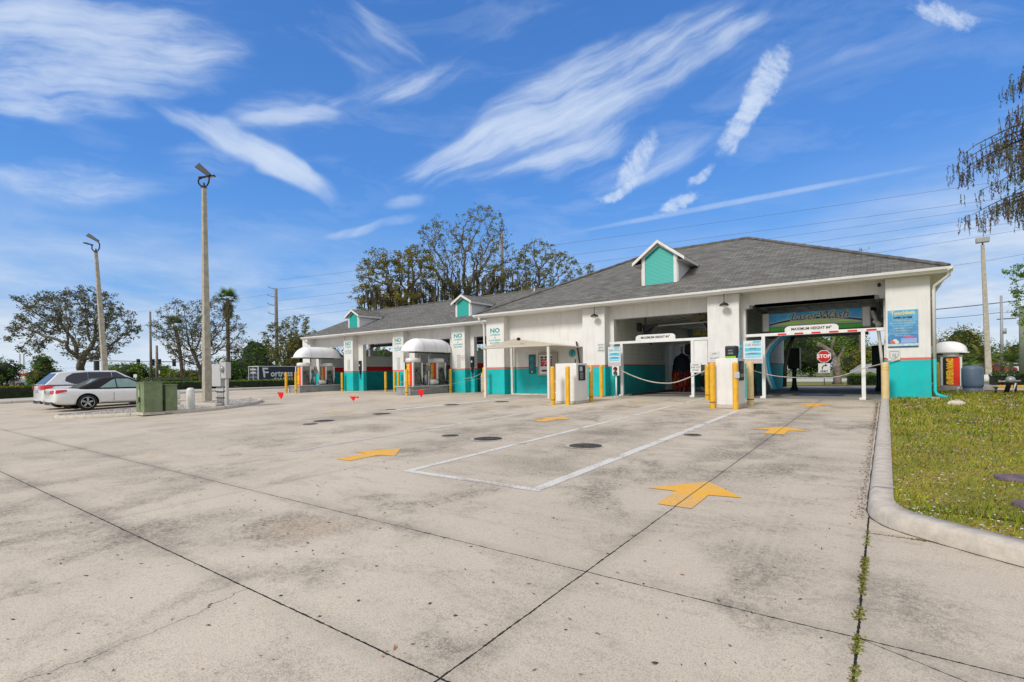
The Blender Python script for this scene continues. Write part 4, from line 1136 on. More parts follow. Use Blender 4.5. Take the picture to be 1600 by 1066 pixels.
bollard(-23.55, 20.4, 'left one of two yellow bollards before the middle self bay pier', h=1.2); bollard(-23.15, 20.35, 'right one of two yellow bollards before the middle self bay pier', h=1.2)
bollard(-27.9, 17.6 + 3.6, 'amber bollard beside the end of the far vacuum island', h=1.15)
bollard(1.72, 27.2, 'yellow bollard left of the rear vacuum unit', h=1.2); bollard(1.45, 27.6, 'yellow bollard partly hidden behind the teal downspout', h=1.2)
s_ = tag(MB().box(-8.63, -8.51, 16.455, 16.459, 1.0, 1.12).build('sticker', white_metal), 'small white sticker on the yellow bollard beside left pay box', 'sticker')
s_ = tag(MB().box(-3.37, -3.24, 15.055, 15.059, .78, .95).build('sticker', _M['screen_pale']), 'pale blue sticker on the yellow bollard before right pay box', 'sticker')

# ------------------------------------------------------------------ wash machinery in the bays
def machinery():
    t = thing('wash_arch', 'blue and green overhead wash arch with lettered front in the right bay', 'wash machine', (0, 0, 0))
    y = 22.5
    b = MB(); b.box(-3.86, -.48, y, y + .5, 2.66, 3.22); b.build('housing', grey_p, t, bevel=.02)
    def facem():
        m, nt, b_ = nmat('arch_face_graphic')
        p = wpos(nt); sx = node(nt, 'ShaderNodeSeparateXYZ'); nt.links.new(p, sx.inputs[0])
        X = math_(nt, 'DIVIDE', math_(nt, 'ADD', sx.outputs[0], 2.05), 1.45); Z = sx.outputs[2]
        c = mix(nt, mrange(nt, noise(nt, p, 3, 5), .35, .65), (.04, .34, .92), (.12, .66, .98))
        st = math_(nt, 'GREATER_THAN', noise(nt, p, 38, 2), .72)
        c = mix(nt, math_(nt, 'MULTIPLY', st, .8), c, (.6, .75, .85))
        x2 = math_(nt, 'MULTIPLY', X, X)
        arc = math_(nt, 'SUBTRACT', 2.90, math_(nt, 'MULTIPLY', x2, .17))
        d = math_(nt, 'SUBTRACT', Z, arc)
        def band(a, b2, col):
            nonlocal c
            m_ = math_(nt, 'MULTIPLY', math_(nt, 'GREATER_THAN', d, a), math_(nt, 'LESS_THAN', d, b2))
            c = mix(nt, m_, c, col)
        band(-.02, .0, (.7, .74, .6)); band(-.09, -.02, (.012, .03, .16)); band(-.11, -.09, (.7, .74, .6)); band(-1, -.11, (.55, .92, .14))
        nt.links.new(c, b_.inputs['Base Color']); b_.inputs['Roughness'].default_value = .35
        return m
    b = MB(); b.box(-3.70, -.66, y - .02, y - .002, 2.74, 3.20); f = b.build('face', facem(), t)
    sil = simple('logo_silver', (.66, .66, .58), .35, .1, var=.05)
    text('LaserWash', .42, (-2.02, y - .026, 3.02), FRONT, sil, f, 'lettering', 1.0, shear=.35, bold=.022)
    text('LaserWash', .42, (-2.02, y - .034, 3.02), FRONT, simple('logo_dark', (.03, .04, .03), .5), f, 'lettering', 1.0, shear=.35, bold=-.003)
    text('360  TOUCHLESS  AUTOMATIC', .10, (-2.0, y - .03, 2.82), FRONT, sil, f, 'lettering', .95, shear=.3, bold=.004)
    b = MB(); b.box(-3.70, -.66, y - .02, y, 2.68, 2.735); b.build('silver_strip', galv, t)
    b = MB(); b.box(-3.7, -.66, y - .015, y + .3, 2.50, 2.66); b.build('green_skirt', simple('skirt_green', (.08, .50, .03), .4, var=.15), t)
    for xa, xb in ((-3.95, -3.71), (-.65, -.40)):
        b = MB(); b.box(xa, xb, y - .05, y + .5, 2.52, 3.24); b.build('end_cap', white_metal, t, bevel=.04, seg=3)
    b = MB(); b.box(-3.9, -.5, y + .25, y + 1.5, 2.3, 2.45); b.build('carriage', dark_gr, t, bevel=.02)
    # bent blue rinse arm
    b = MB(); P = [(-3.0, y + .1, 2.42), (-3.35, y + .1, 2.28), (-3.70, y + .1, 1.95), (-3.88, y + .1, 1.62), (-3.88, y + .1, 1.25), (-3.80, y + .1, .75), (-3.62, y + .1, .24)]
    b.tube(P, .085, 12); b.build('rinse_arm', simple('arm_grey', (.36, .37, .36), .4), t)
    b = MB(); b.tube([(p[0] + .10, p[1] - .03, p[2] - .03) for p in P], .075, 12); b.build('blue_cover', simple('arm_blue', (.005, .22, .38), .35, var=.15), t)
    b = MB(); b.tube([(-2.9, y + .6, 2.4), (-3.1, y + .6, 1.9), (-3.25, y + .6, 1.1), (-3.28, y + .6, .3)], .07, 10); b.build('inner_arm', black_p, t)
    b = MB(); b.box(-3.95, -.2, 21.0, 21.15, 3.30, 3.45); b.box(-3.95, -.2, 25.0, 25.15, 3.30, 3.45)
    for xx in (-4.0, -.25): b.box(xx, xx + .12, 20.4, 30.8, 3.24, 3.36)
    b.tube([(-3.6, 21.6, 3.3), (-2.4, 21.5, 3.4), (-1.2, 21.4, 3.36), (-.45, 21.5, 3.40), (-.18, 21.6, 3.3), (-.14, 21.7, 3.05)], .07, 8)
    b.build('track_frame', dark_gr, t)
    b = MB(); b.tube([(-.35, 22.3, 3.05), (-.22, 22.3, 2.6), (-.16, 22.2, 2.2), (-.10, 22.1, 1.4), (-.06, 22.1, .9)], .05, 8); b.tube([(-.3, 22.3, 2.7), (-.1, 22.3, 2.5)], .08, 8); b.build('hose', white_pipe, t)
    t.scale = (.947, 1, .947); t.location = (0, -1.2, .053)
    # exit dryers
    for i, (x_, lab) in enumerate(((-3.45, 'dark tall dryer on a green stand at the far left of the right bay exit'), (-.22, 'dark tall dryer on a green stand at the far right of the right bay exit'))):
        d = thing('dryer', lab, 'dryer', (x_, 27.2, 0), 0, 'dark dryers at the bay exit')
        b = MB(); b.box(-.24, .24, -.2, .2, 1.02, 1.98); b.build('housing', simple('dryer_dark', (.012, .03, .02), .5, var=.3), d, bevel=.03)
        b = MB()
        for k in range(9): b.box(-.18, .18, -.215, -.2, 1.10 + k * .09, 1.13 + k * .09)
        b.build('grille', simple('dryer_green', (.006, .06, .03), .5), d)
        b = MB(); b.lathe([(.22, 0), (.17, .06), (.11, .22), (.09, .5), (.09, 1.02)], 16); b.build('stand', simple('stand_green', (.01, .05, .045), .5), d)
        b = MB(); b.box(.245, .26, -.2, .2, 1.0, 2.0); b.build('trim', galv, d)
    # rolled hoses and pumps along the dark side wall of the right bay
    t = thing('pump_rack', 'dark pump rack with hoses along the left wall of the right bay', 'pump rack', (-4.2, 21.6, 0))
    b = MB(); b.box(-.2, .12, -.4, .5, 0, .08); b.box(-.16, -.1, -.35, .45, 0, 1.5)
    b.tube([(-.02, -.2, .1), (.05, -.15, .6), (.02, .1, .9), (.08, .2, 1.3)], .06, 8); b.tube([(.08, -.3, .1), (.12, -.1, .4), (.04, .2, .7)], .05, 8); b.build('frame', black_p, t)
    b = MB(); b.cyl(0, .25, .08, .6, .12, 14); b.cyl(.0, -.15, .08, .45, .10, 14); b.build('motor', dark_gr, t)
    # left bay: rollover brush, carriage, sign box, boom
    t = thing('brush_machine', 'rollover machine in the left bay with red and dark brush', 'wash machine', (0, 0, 0))
    rnd = random.Random(5)
    b = MB()
    for k in range(1500):   # foam strips hang in fringes round the spindle
        a = rnd.random() * 2 * PI; z = rnd.uniform(.55, 1.85); L = rnd.uniform(.22, .42); top = z > 1.25
        r0 = .05; r1 = .30 + .12 * math.sin(max(0, (z - .2)) * 1.9) + rnd.uniform(-.06, .05)
        drop = rnd.uniform(.2, .55)
        p0 = Vector((math.cos(a) * r0, math.sin(a) * r0, z)); p1 = Vector((math.cos(a) * r1, math.sin(a) * r1, z - drop * .5)); p2 = Vector((math.cos(a) * (r1 + .03), math.sin(a) * (r1 + .03), z - drop - .1))
        n = Vector((-math.sin(a), math.cos(a), 0)) * .035
        mi = 0 if z > 1.3 else (1 if rnd.random() < .62 else (2 if rnd.random() < .5 else 0))
        b.add([p0 - n, p0 + n, p1 + n, p1 - n, p2 + n * .8, p2 - n * .8], [(0, 1, 2, 3), (3, 2, 4, 5)], mi)
    br = b.build('brush', [simple('brush_navy', (.012, .02, .035), .8, var=.4, scale=12), simple('brush_red', (.42, .012, .008), .8, var=.3, scale=12), simple('brush_orange', (.62, .20, .02), .8, var=.3, scale=12)], t)
    br.location = (-8.0, 25.0, 0)
    b = MB(); b.cyl(0, 0, .05, 2.2, .05, 10); b.cyl(0, 0, .02, .1, .3, 16); sp = b.build('spindle', galv, br)
    br2 = br.copy(); COL.objects.link(br2); br2.location = (-6.2, 26.2, 0); br2.rotation_euler = (0, 0, 1.1)
    sp2 = sp.copy(); COL.objects.link(sp2); sp2.parent = br2
    b = MB(); b.box(-8.7, -5.4, 25.3, 25.7, 2.35, 2.6); b.box(-7.15, -6.9, 25.2, 25.7, .05, 2.6); b.box(-5.5, -5.3, 25.2, 25.7, .05, 2.6); b.box(-8.9, -8.7, 25.2, 25.7, .05, 2.6)
    b.tube([(-7.3, 25.1, 2.3), (-7.0, 25.0, 1.7), (-7.25, 25.0, 1.35)], .05, 8); b.tube([(-6.6, 25.1, 1.3), (-7.2, 25.0, 1.9)], .05, 8); b.build('frame', galv, t)
    b = MB(); b.lathe([(.0, -.3), (.24, -.3), (.27, 0), (.24, .3), (0, .3)], 16, c=(-7.55, 25.2, 2.05), axis='x'); b.lathe([(.0, -.2), (.34, -.2), (.36, 0), (.34, .2), (0, .2)], 16, c=(-6.75, 24.9, .5), axis='y'); b.build('roller', dark_gr, t)
    b = MB(); b.box(-6.6, -5.35, 25.1, 25.28, .75, 1.45); b.build('red_cabinet', simple('cabinet_red', (.22, .008, .012), .4), t, bevel=.02)
    b = MB(); b.box(-7.0, -5.6, 23.6, 23.75, 2.62, 2.86); sb = b.build('sign_box', simple('amber_panel', (.55, .46, .08), .5, var=.5, scale=5), t)
    b = MB()
    for k in range(14): b.add([(-6.95 + k * .095, 23.595, 2.66), (-6.91 + k * .095, 23.595, 2.66), (-6.87 + k * .095, 23.595, 2.83), (-6.91 + k * .095, 23.595, 2.83)], [(0, 1, 2, 3)])
    b.build('stripes', black_p, sb)
    t = thing('spray_unit', 'black overhead spray unit hung high in the left bay', 'spray unit', (0, 0, 0))
    b = MB(); b.box(-8.75, -7.85, 21.3, 21.45, 2.95, 3.02); b.box(-8.75, -8.6, 21.25, 21.5, 2.75, 3.12); b.add([(-8.5, 21.3, 2.95), (-8.0, 21.3, 2.95), (-8.15, 21.3, 2.5), (-8.45, 21.3, 2.45)], [(0, 1, 2, 3)])
    b.tube([(-8.5, 21.3, 2.95), (-8.3, 21.3, 2.62), (-8.0, 21.3, 2.9)], .03, 6); b.tube([(-8.5, 21.3, 2.5), (-8.1, 21.3, 2.85)], .04, 6); b.tube([(-8.5, 21.35, 2.4), (-8.2, 21.3, 2.3), (-8.1, 21.3, 2.15)], .03, 6)
    b.build('bracket', black_p, t)
    b = MB(); b.tube([(-8.4, 21.35, 3.02), (-8.35, 21.35, 3.5)], .03, 6); b.build('hanger', dark_gr, t)
    b = MB(); b.tube([(-7.9, 21.4, 2.95), (-5.2, 21.4, 2.98)], .03, 6); b.build('boom', white_pipe, t)
    t = thing('ceiling_motor', 'beige motor box with black hose under the left bay ceiling', 'motor', (0, 0, 0))
    b = MB(); b.box(-6.75, -6.2, 22.6, 23.0, 3.14, 3.42); b.build('case', simple('motor_beige', (.30, .26, .17), .6, var=.15), t, bevel=.02)
    b = MB(); b.box(-6.5, -6.44, 22.75, 22.81, 3.4, 3.5); b.build('hanger', dark_gr, t)
    b = MB(); b.tube([(-6.35, 22.5, 3.14), (-6.15, 22.4, 3.0), (-5.98, 22.3, 2.72), (-5.8, 22.2, 2.55), (-5.5, 22.1, 2.52), (-5.25, 21.8, 2.5), (-5.2, 21.4, 1.6), (-5.2, 21.2, .6)], .05, 8); b.build('hose', black_p, t)
    # floor guide rails in left bay
    b = MB(); b.box(-8.55, -8.45, 19.9, 27, .005, .09); b.box(-8.5, -5.5, 20.3, 20.4, .005, .03); tag(b.build('guide_rail', dark_gr), 'low dark guide rail on the floor of the left bay', 'rail')
machinery()

# ------------------------------------------------------------------ vacuum islands
def vac_unit(parent, x, y, zb, text_face=True):
    v = bpy.data.objects.new('vacuum', None); COL.objects.link(v); v.parent = parent; v.location = (x, y, zb)
    b = MB(); b.box(-.30, .30, -.30, .30, 0, 1.20); b.build('body', steel, v, bevel=.03)
    b = MB(); b.lathe([(0, 1.44), (.30, 1.44), (.375, 1.41), (.395, 1.36), (.395, 1.20), (.0, 1.20)], 28); b.build('cap', white_metal, v)
    b = MB()
    for sx_ in (-1, 1):
        b.box(sx_ * .31 - .035, sx_ * .31 + .035, -.34, -.26, 0, 1.2); b.box(sx_ * .31 - .035, sx_ * .31 + .035, .26, .34, 0, 1.2)
    b.build('corner_post', white_metal, v)
    b = MB(); b.box(-.27, .27, -.318, -.302, .03, 1.18); p = b.build('red_panel', simple('vac_red', (.80, .035, .01), .45, var=.1), v)
    b = MB(); b.box(-.27, -.09, -.322, -.318, .03, 1.18); b.build('black_stripe', black_p, p)
    b = MB(); b.box(-.12, .07, -.323, -.3185, .03, 1.18); b.build('orange_band', simple('vac_orange', (.88, .22, .01), .45), p)  # flat orange band on the red panel
    text('SUPER VAC', .30, (-.04, -.327, .60), (R(90), R(-90), 0), simple('vac_yellow', (.9, .62, .03), .45), p, 'lettering', .72, bold=.012)
    b = MB(); b.box(.302, .315, -.2, .2, .1, .95); b.box(.315, .33, .08, .14, .5, .62); b.build('door', simple('vac_door', (.20, .195, .17), .4, .5, var=.4, scale=8), v)
    b = MB(); b.tube([(.34, -.1, .75), (.5, -.15, .9), (.62, -.1, .55), (.5, .1, .1), (.4, .3, .05), (.36, .35, .4)], .032, 8); b.build('hose', black_p, v)
    return v
def vac_canopy(parent, x, y0, y1, zb, zt, w_, r):
    yc, L = (y0 + y1) / 2, (y1 - y0) / 2
    b = MB()
    def fn(u, v):
        yy = -L + 2 * L * v
        e = min(1.0, (L - abs(yy)) / r); k = math.sqrt(max(0.0, 1 - (1 - e) ** 2))
        a = PI * u
        return (x + math.cos(a) * w_ * (.55 + .45 * k if e < 1 else 1), yc + yy, zb + (zt - zb) * k * (math.sin(a) ** .75 if 0 < u < 1 else 0))
    b.grid(lambda u, v: fn(u, 0.5 - .5 * math.cos(PI * v)), 20, 28)
    b.box(x - w_, x + w_, y0 + .02, y1 - .02, zb - .03, zb)
    o = b.build('canopy', simple('canopy_white', (.84, .84, .85), .95, var=.02, spec=.1), parent)
    b = MB()
    for f in (.22, .5, .78):
        yy = y0 + (y1 - y0) * f
        pts = [(x + math.cos(PI * k / 14) * (w_ + .004), yy, zb + (zt - zb + .004) * max(0, math.sin(PI * k / 14)) ** .75) for k in range(15)]
        b.tube(pts, .008, 5)
    b.build('seam', simple('seam_grey', (.42, .42, .45), .5), o)
def vac_island(x, y, label, n=2):
    t = thing('vacuum_island', label, 'vacuum station', (x, y, 0), 0)
    b = MB(); b.box(-.62, .60, 0, 3.05, gz(y) - .01, .36); b.build('kerb_block', simple('island_grey', (.30, .30, .31), .8, var=.15, bmp=.2, dirt=.2), t, bevel=.02)
    b = MB(); b.box(-.68, .66, -.05, 3.1, .36, .43); b.build('capping', simple('capping_grey', (.42, .41, .41), .8, var=.1), t, bevel=.015)
    vac_unit(t, 0, .62, .43); vac_unit(t, 0, 2.35, .43)
    vac_canopy(t, 0, .15, 3.2, 2.22, 2.90, .62, .75)
    b = MB(); b.tube([(-.1, 1.2, .43), (-.1, 1.2, 2.3)], .045, 8); b.tube([(-.1, 2.0 - .15, .43), (-.1, 2.0 - .15, 2.3)], .045, 8)
    for yy in (.6, 2.3): b.tube([(-.1, 1.2, 2.28), (.3, yy, 2.22)], .03, 6)
    b.build('post', white_metal, t)
    b = MB(); b.box(-.2, .2, .5, 2.8, 2.14, 2.19); b.build('light_tray', dark_gr, t)
    b = MB(); b.cyl(.25, 1.22, .43, 1.05, .11, 12); b.cyl(.25, 1.22, 1.05, 1.2, .07, 12); b.box(.1, .42, 1.1, 1.4, 1.2, 1.42); b.cyl(.3, 1.3, 1.42, 1.62, .1, 10); b.build('fragrance_dispenser', steel, t)
    b = MB(); b.lathe([(0, 1.45), (.13, 1.45), (.14, 1.5), (.14, 1.95), (0, 1.96)], 18, c=(.38, 0, .60), axis='y'); o = b.build('white_drum', white_metal, t)
    b = MB(); b.lathe([(.0, 1.98), (.145, 1.97), (.145, 2.08), (.0, 2.1)], 18, c=(.38, 0, .60), axis='y'); b.build('drum_lid', black_p, o)
    return t
vac_island(-19.72, 17.72, 'vacuum island with white vaulted canopy before the rightmost self bay')
vac_island(-30.15, 17.95, 'vacuum island with white vaulted canopy at the far left end')
t = thing('vacuum_island', 'rear vacuum unit with domed white canopy right of the building', 'vacuum station', (2.25, 28.6, 0))
b = MB(); b.box(-.8, 1.4, -.5, 2.6, 0, .22); b.build('kerb_block', _M['island_grey'], t, bevel=.02)
vac_unit(t, 0, 0, .22)
vac_canopy(t, -.05, -.5, 2.6, 1.62, 2.10, .62, .7)
b = MB(); b.cyl(0, .5, .22, 1.75, .09, 10); b.build('post', galv, t)
b = MB(); b.box(-.45, .45, -.3, 2.2, 1.52, 1.58); b.build('light_tray', dark_gr, t)

# trash bin by the right self bay
t = thing('trash_bin', 'slim pale grey bin with domed top inside the rightmost self bay', 'bin', (-17.45, 21.45, 0))
b = MB(); b.box(-.19, .19, -.19, .19, .02, .82); b.build('body', simple('bin_grey', (.46, .49, .50), .6, var=.1), t, bevel=.03)
b = MB(); b.prism([(-.2, .82), (.2, .82), (.13, 1.0), (.0, 1.1), (-.13, 1.0)], 'y', -.2, .2); b.build('lid', white_metal, t, bevel=.03)
b = MB(); b.box(-.09, .09, -.205, -.19, .86, .96); b.build('flap', grey_p, t)
b = MB(); b.box(-17.6, -16.2, 21.7, 21.78, 2.28, 2.78); tag(b.build('hanging_board', black_p), 'black board hung in the opening of the rightmost self bay', 'board')

# red pennants on a low thin line
t = thing('pennant_line', 'thin line with three red pennants hung low across the lot', 'pennant line', (0, 0, 0))
pf = [at(438, 613, 25.2), at(551, 619.5, 22.2), at(657, 609.5, 20.6)]
ends = [at(366, 604, 26.8)] + pf + [at(758, 590, 20.5)]
b = MB(); b.tube(ends, .0035, 4); b.build('line', simple('thin_line', (.5, .47, .42), .8), t)
for i, p in enumerate(pf):
    b = MB(); w_ = (.16, .13, .13)[i]; h_ = (.36, .21, .31)[i]
    u = Vector((math.cos(TH), math.sin(TH), 0)); nn = Vector((-u.y, u.x, 0))
    def pv(a, c, d=0): return p + u * a + Vector((0, 0, c)) + nn * d
    b.add([pv(-w_, 0), pv(0, -.005, .02), pv(w_, 0), pv(w_ * .8, -h_ * .55, .03), pv(.03, -h_), pv(-w_ * .45, -h_ * .55, .02)], [(0, 1, 4, 5), (1, 2, 3, 4)])
    if i == 1: b.add([pv(.10, -.02), pv(.28, -.01), pv(.25, -.10, .02), pv(.17, -.07)], [(0, 1, 2, 3)])
    b.build('pennant', red_bright, t)

# ------------------------------------------------------------------ left kerbed island with boxes, meters and light poles
isl = smooth2([(-23.6, 5.0), (-22.6, 4.75), (-21.6, 5.7), (-20.75, 6.9), (-20.35, 8.2), (-20.6, 9.6), (-22.0, 11.3), (-23.6, 12.6), (-26.0, 13.2)], 2)
kerb('kerb', [(p[0], p[1]) for p in isl], .17, .12, 1, seg=.5)
kerb('kerb', [(-23.6, 5.0), (-24.4, 7.0), (-25.0, 9.5), (-25.6, 11.2)], .14, .12, -1, seg=.5)
b = MB(); cx, cy = -22.6, 8.6
poly = [(x + (cx - x) * .03, y + (cy - y) * .03) for x, y in isl] + [(-25.6, 11.2), (-24.9, 9.4), (-24.2, 7.0), (-23.5, 5.1)]
b.add([(x, y, gz(y) + .085) for x, y in poly], [tuple(range(len(poly)))]); tag(b.build('gravel_bed', gravel_m), kind='structure')
rnd = random.Random(2); b = MB()
for k in range(900):
    for _ in range(20):
        x, y = rnd.uniform(-25.5, -20.4), rnd.uniform(5, 13)
        ins = False; j = len(poly) - 1
        for i in range(len(poly)):
            if (poly[i][1] > y) != (poly[j][1] > y) and x < (poly[j][0] - poly[i][0]) * (y - poly[i][1]) / (poly[j][1] - poly[i][1]) + poly[i][0]: ins = not ins
            j = i
        if ins: break
    else: continue
    s = rnd.uniform(.015, .05); z = gz(y) + .085
    b.add([(x - s, y, z), (x, y - s * .8, z), (x + s, y, z), (x, y + s * .9, z), (x + rnd.uniform(-.3, .3) * s, y, z + s * .9)], [(0, 1, 4), (1, 2, 4), (2, 3, 4), (3, 0, 4)], rnd.randint(0, 1))
tag(b.build('gravel', [gravel_m, simple('gravel_white', (.58, .56, .52), .9, var=.3, scale=20)]), kind='stuff')

def utility_box(x, y, w_, d_, h_, label, mats, rusty=False):
    z = gz(y) + .08
    t = thing('utility_box', label, 'utility box', (x, y, z), 0)
    b = MB(); b.box(-w_ / 2, w_ / 2, -d_ / 2, d_ / 2, .04, h_); b.build('cabinet', mats, t, bevel=.012)
    b = MB(); b.box(-w_ / 2 - .02, w_ / 2 + .02, -d_ / 2 - .02, d_ / 2 + .02, h_, h_ + .03); b.build('lid', mats, t, bevel=.008)
    b = MB(); b.box(-w_ / 2 - .05, w_ / 2 + .05, -d_ / 2 - .05, d_ / 2 + .05, -.05, .04); b.build('pad', kerb_con, t)
    b = MB(); b.box(-.015, .015, -d_ / 2 - .012, -d_ / 2, .1, h_ - .05); b.box(-.03, .03, -d_ / 2 - .05, -d_ / 2, h_ * .38, h_ * .52); b.tube([(-.02, -d_ / 2 - .04, h_ * .42), (-.05, -d_ / 2 - .06, h_ * .33)], .015, 6); b.build('door_latch', dark_gr, t)
    b = MB(); b.box(-w_ * .2, -w_ * .02, -d_ / 2 - .006, -d_ / 2, h_ * .55, h_ * .78); b.build('warning_label', simple('label_pale', (.42, .44, .33), .6, var=.3, scale=20), t)
    if rusty:
        b = MB(); b.box(-w_ / 2 - .004, -w_ / 2 + w_ * .45, -d_ / 2 - .005, -d_ / 2, h_ * .35, h_ - .01); b.build('rust_patch', rust_box, t)
        b = MB(); b.box(-w_ * .15, w_ * .3, -d_ / 2 - .01, -d_ / 2 - .005, h_ * .42, h_ * .58); b.build('notice', grey_p, t)
utility_box(-20.83, 6.95, .72, .56, 1.06, 'large green utility box left of the rusty one', green_box)
utility_box(-20.95, 7.55, .72, .38, .95, 'smaller green utility box with rusty brown side', green_box, True)
t = thing('pipe_bollard', 'stubby white domed concrete bollard between green boxes and meters', 'bollard', (-21.3, 8.45, gz(8.5)))
b = MB(); b.lathe([(.14, 0), (.14, .78), (.12, .84), (.07, .875), (0, .88)], 20); b.build('post', white_pipe, t)
# meter stand
t = thing('meter_stand', 'pale grey electric meter cabinets on conduits, right end of the island', 'meter cabinet', (-21.55, 9.75, gz(9.75) + .08)); t.scale = (.9, .9, 1)
b = MB(); b.box(-.78, .05, -.14, .14, .78, 1.68); b.build('cabinet', simple('meter_grey', (.50, .50, .49), .5, var=.05, dirt=.2), t, bevel=.015)
b = MB(); b.box(.06, .5, -.12, .12, 1.1, 1.74); b.build('meter_can', _M['meter_grey'], t, bevel=.02)
b = MB(); b.lathe([(.13, -.12), (.13, -.17), (.11, -.22), (0, -.24)], 18, c=(.28, 0, 1.47), axis='y'); b.build('meter', simple('meter_face', (.28, .30, .30), .15), t)
b = MB()
for k, xx in enumerate((-.55, -.42, -.29, -.16, -.03)): b.tube([(xx, 0, 0), (xx, 0, .8)], .045, 8)
b.box(-.68, -.6, .02, .08, 0, .8); b.box(.28, .42, -.05, .05, 0, 1.1); b.build('conduit', _M['meter_grey'], t)
b = MB(); b.box(-.6, .06, -.07, .07, .3, .34); b.box(-.6, .06, -.07, .07, .55, .59); b.build('bracket', dark_gr, t)
b = MB(); b.box(-.1, .06, -.1, .1, 1.68, 1.8); b.lathe([(.1, 1.8), (.08, 1.86), (0, 1.9)], 12, c=(-.02, 0, 0)); b.build('weatherhead', _M['meter_grey'], t)
b = MB(); b.box(-24.6, -21.3, 9.35, 9.6, gz(9.4) + .07, gz(9.4) + .2); tag(b.build('wheel_stop', kerb_con, bevel=.02), 'long low concrete wheel stop on the island before the pole', 'wheel stop')

def light_pole(x, y, z, h, label, r0, r1, lean=(0, 0), heads=(), sc_=1.0, box=False):
    t = thing('light_pole', label, 'light pole', (x, y, z), 0)
    b = MB(); s0, s1 = r0, r1
    lx, ly = lean
    b.add([(-s0, -s0, 0), (s0, -s0, 0), (s0, s0, 0), (-s0, s0, 0), (lx - s1, ly - s1, h), (lx + s1, ly - s1, h), (lx + s1, ly + s1, h), (lx - s1, ly + s1, h)],
          [(0, 1, 5, 4), (1, 2, 6, 5), (2, 3, 7, 6), (3, 0, 4, 7), (4, 5, 6, 7)]); b.build('pole', pole_con, t, bevel=.02)
    b = MB(); b.tube([(lx, ly, h - .02), (lx, ly, h + .25)], .05, 8); b.box(lx - .1, lx + .1, ly - .1, ly + .1, h - .01, h + .03); br = b.build('tenon', dark_gr, t)
    if box:
        b = MB(); b.box(lx - .42, lx + .42, ly - .25, ly + .25, h + .22, h + .62); hd = b.build('lamp_head', grey_p, t, bevel=.03)
        b = MB(); b.box(lx - .36, lx + .36, ly - .2, ly + .2, h + .21, h + .219); b.build('lens', simple('lens_pale', (.5, .5, .48), .3), hd)
        return t
    U = Vector((math.cos(TH), math.sin(TH), 0)); FW = Vector((-math.sin(TH), math.cos(TH), 0)); up = Vector((0, 0, 1)); o = Vector((lx, ly, h + .08))
    for arm_pts, fd, sdv, L, W in heads:
        P = [o + U * a + up * c + FW * e for a, e, c in arm_pts]
        fd = (U * fd[0] + FW * fd[1] + up * fd[2]).normalized(); sdv = (U * sdv[0] + FW * sdv[1] + up * sdv[2]); sdv = (sdv - fd * sdv.dot(fd)).normalized(); nv = fd.cross(sdv).normalized()
        if nv.z > 0: nv = -nv
        p3 = P[-1]; T = .07
        b = MB(); b.tube([o] + P, .04, 8); arm = b.build('arm', black_p, t)
        def q(u_, v_, w2): return p3 + fd * u_ + sdv * v_ + nv * w2
        b = MB()
        b.add([q(-.12, -W * .6, 0), q(-.12, W * .6, 0), q(L, W, 0), q(L, -W, 0), q(-.12, -W * .6, -T), q(-.12, W * .6, -T), q(L, W, -T), q(L, -W, -T)],
              [(0, 1, 2, 3), (4, 7, 6, 5), (0, 4, 5, 1), (1, 5, 6, 2), (2, 6, 7, 3), (3, 7, 4, 0)])
        hd = b.build('lamp_head', black_p, t, bevel=.02)
        b = MB()
        for u0, u1 in ((L * .28, L * .58), (L * .63, L * .92)): b.add([q(u0, -W * .72, .006), q(u0, W * .72, .006), q(u1, W * .75, .006), q(u1, -W * .75, .006)], [(0, 1, 2, 3)])
        b.build('lens', simple('lens_whitish', (.62, .62, .60), .3), hd)  # plain pale lens panels
    return t
p = at(323.5, 624, 24.4)
light_pole(p.x, p.y, gz(p.y) + .0, 10.25, 'tall tapered concrete light pole by the meter cabinets', .165, .085, (0, 0), [([(.12, 0, .02), (.22, 0, .18), (.26, 0, .42), (.20, 0, .58)], (-.74, 0, .62), (.62, .25, .74), .66, .15), ([(-.14, 0, .02), (-.26, 0, .16), (-.26, 0, .34), (-.12, 0, .40)], (.96, .3, .22), (-.2, .95, .1), .62, .12)])
p = at(167, 600, 34.5)
light_pole(p.x, p.y, gz(p.y), 9.75, 'tapered concrete light pole rising behind the parked cars', .175, .09, (-.55, -.35), [([(.12, 0, .02), (.24, 0, .2), (.26, 0, .5), (.1, 0, .72)], (-.84, 0, .52), (.5, .45, .74), .75, .13), ([(-.14, 0, .02), (-.26, 0, .16), (-.26, 0, .38), (-.3, 0, .42)], (-.92, .2, .28), (.1, .95, .25), .6, .12)])
p = at(1545, 587, 42)
light_pole(p.x, p.y, 0, 11.0, 'concrete light pole with one box head, right of the building', .20, .11, (-.28, -.15), box=True)

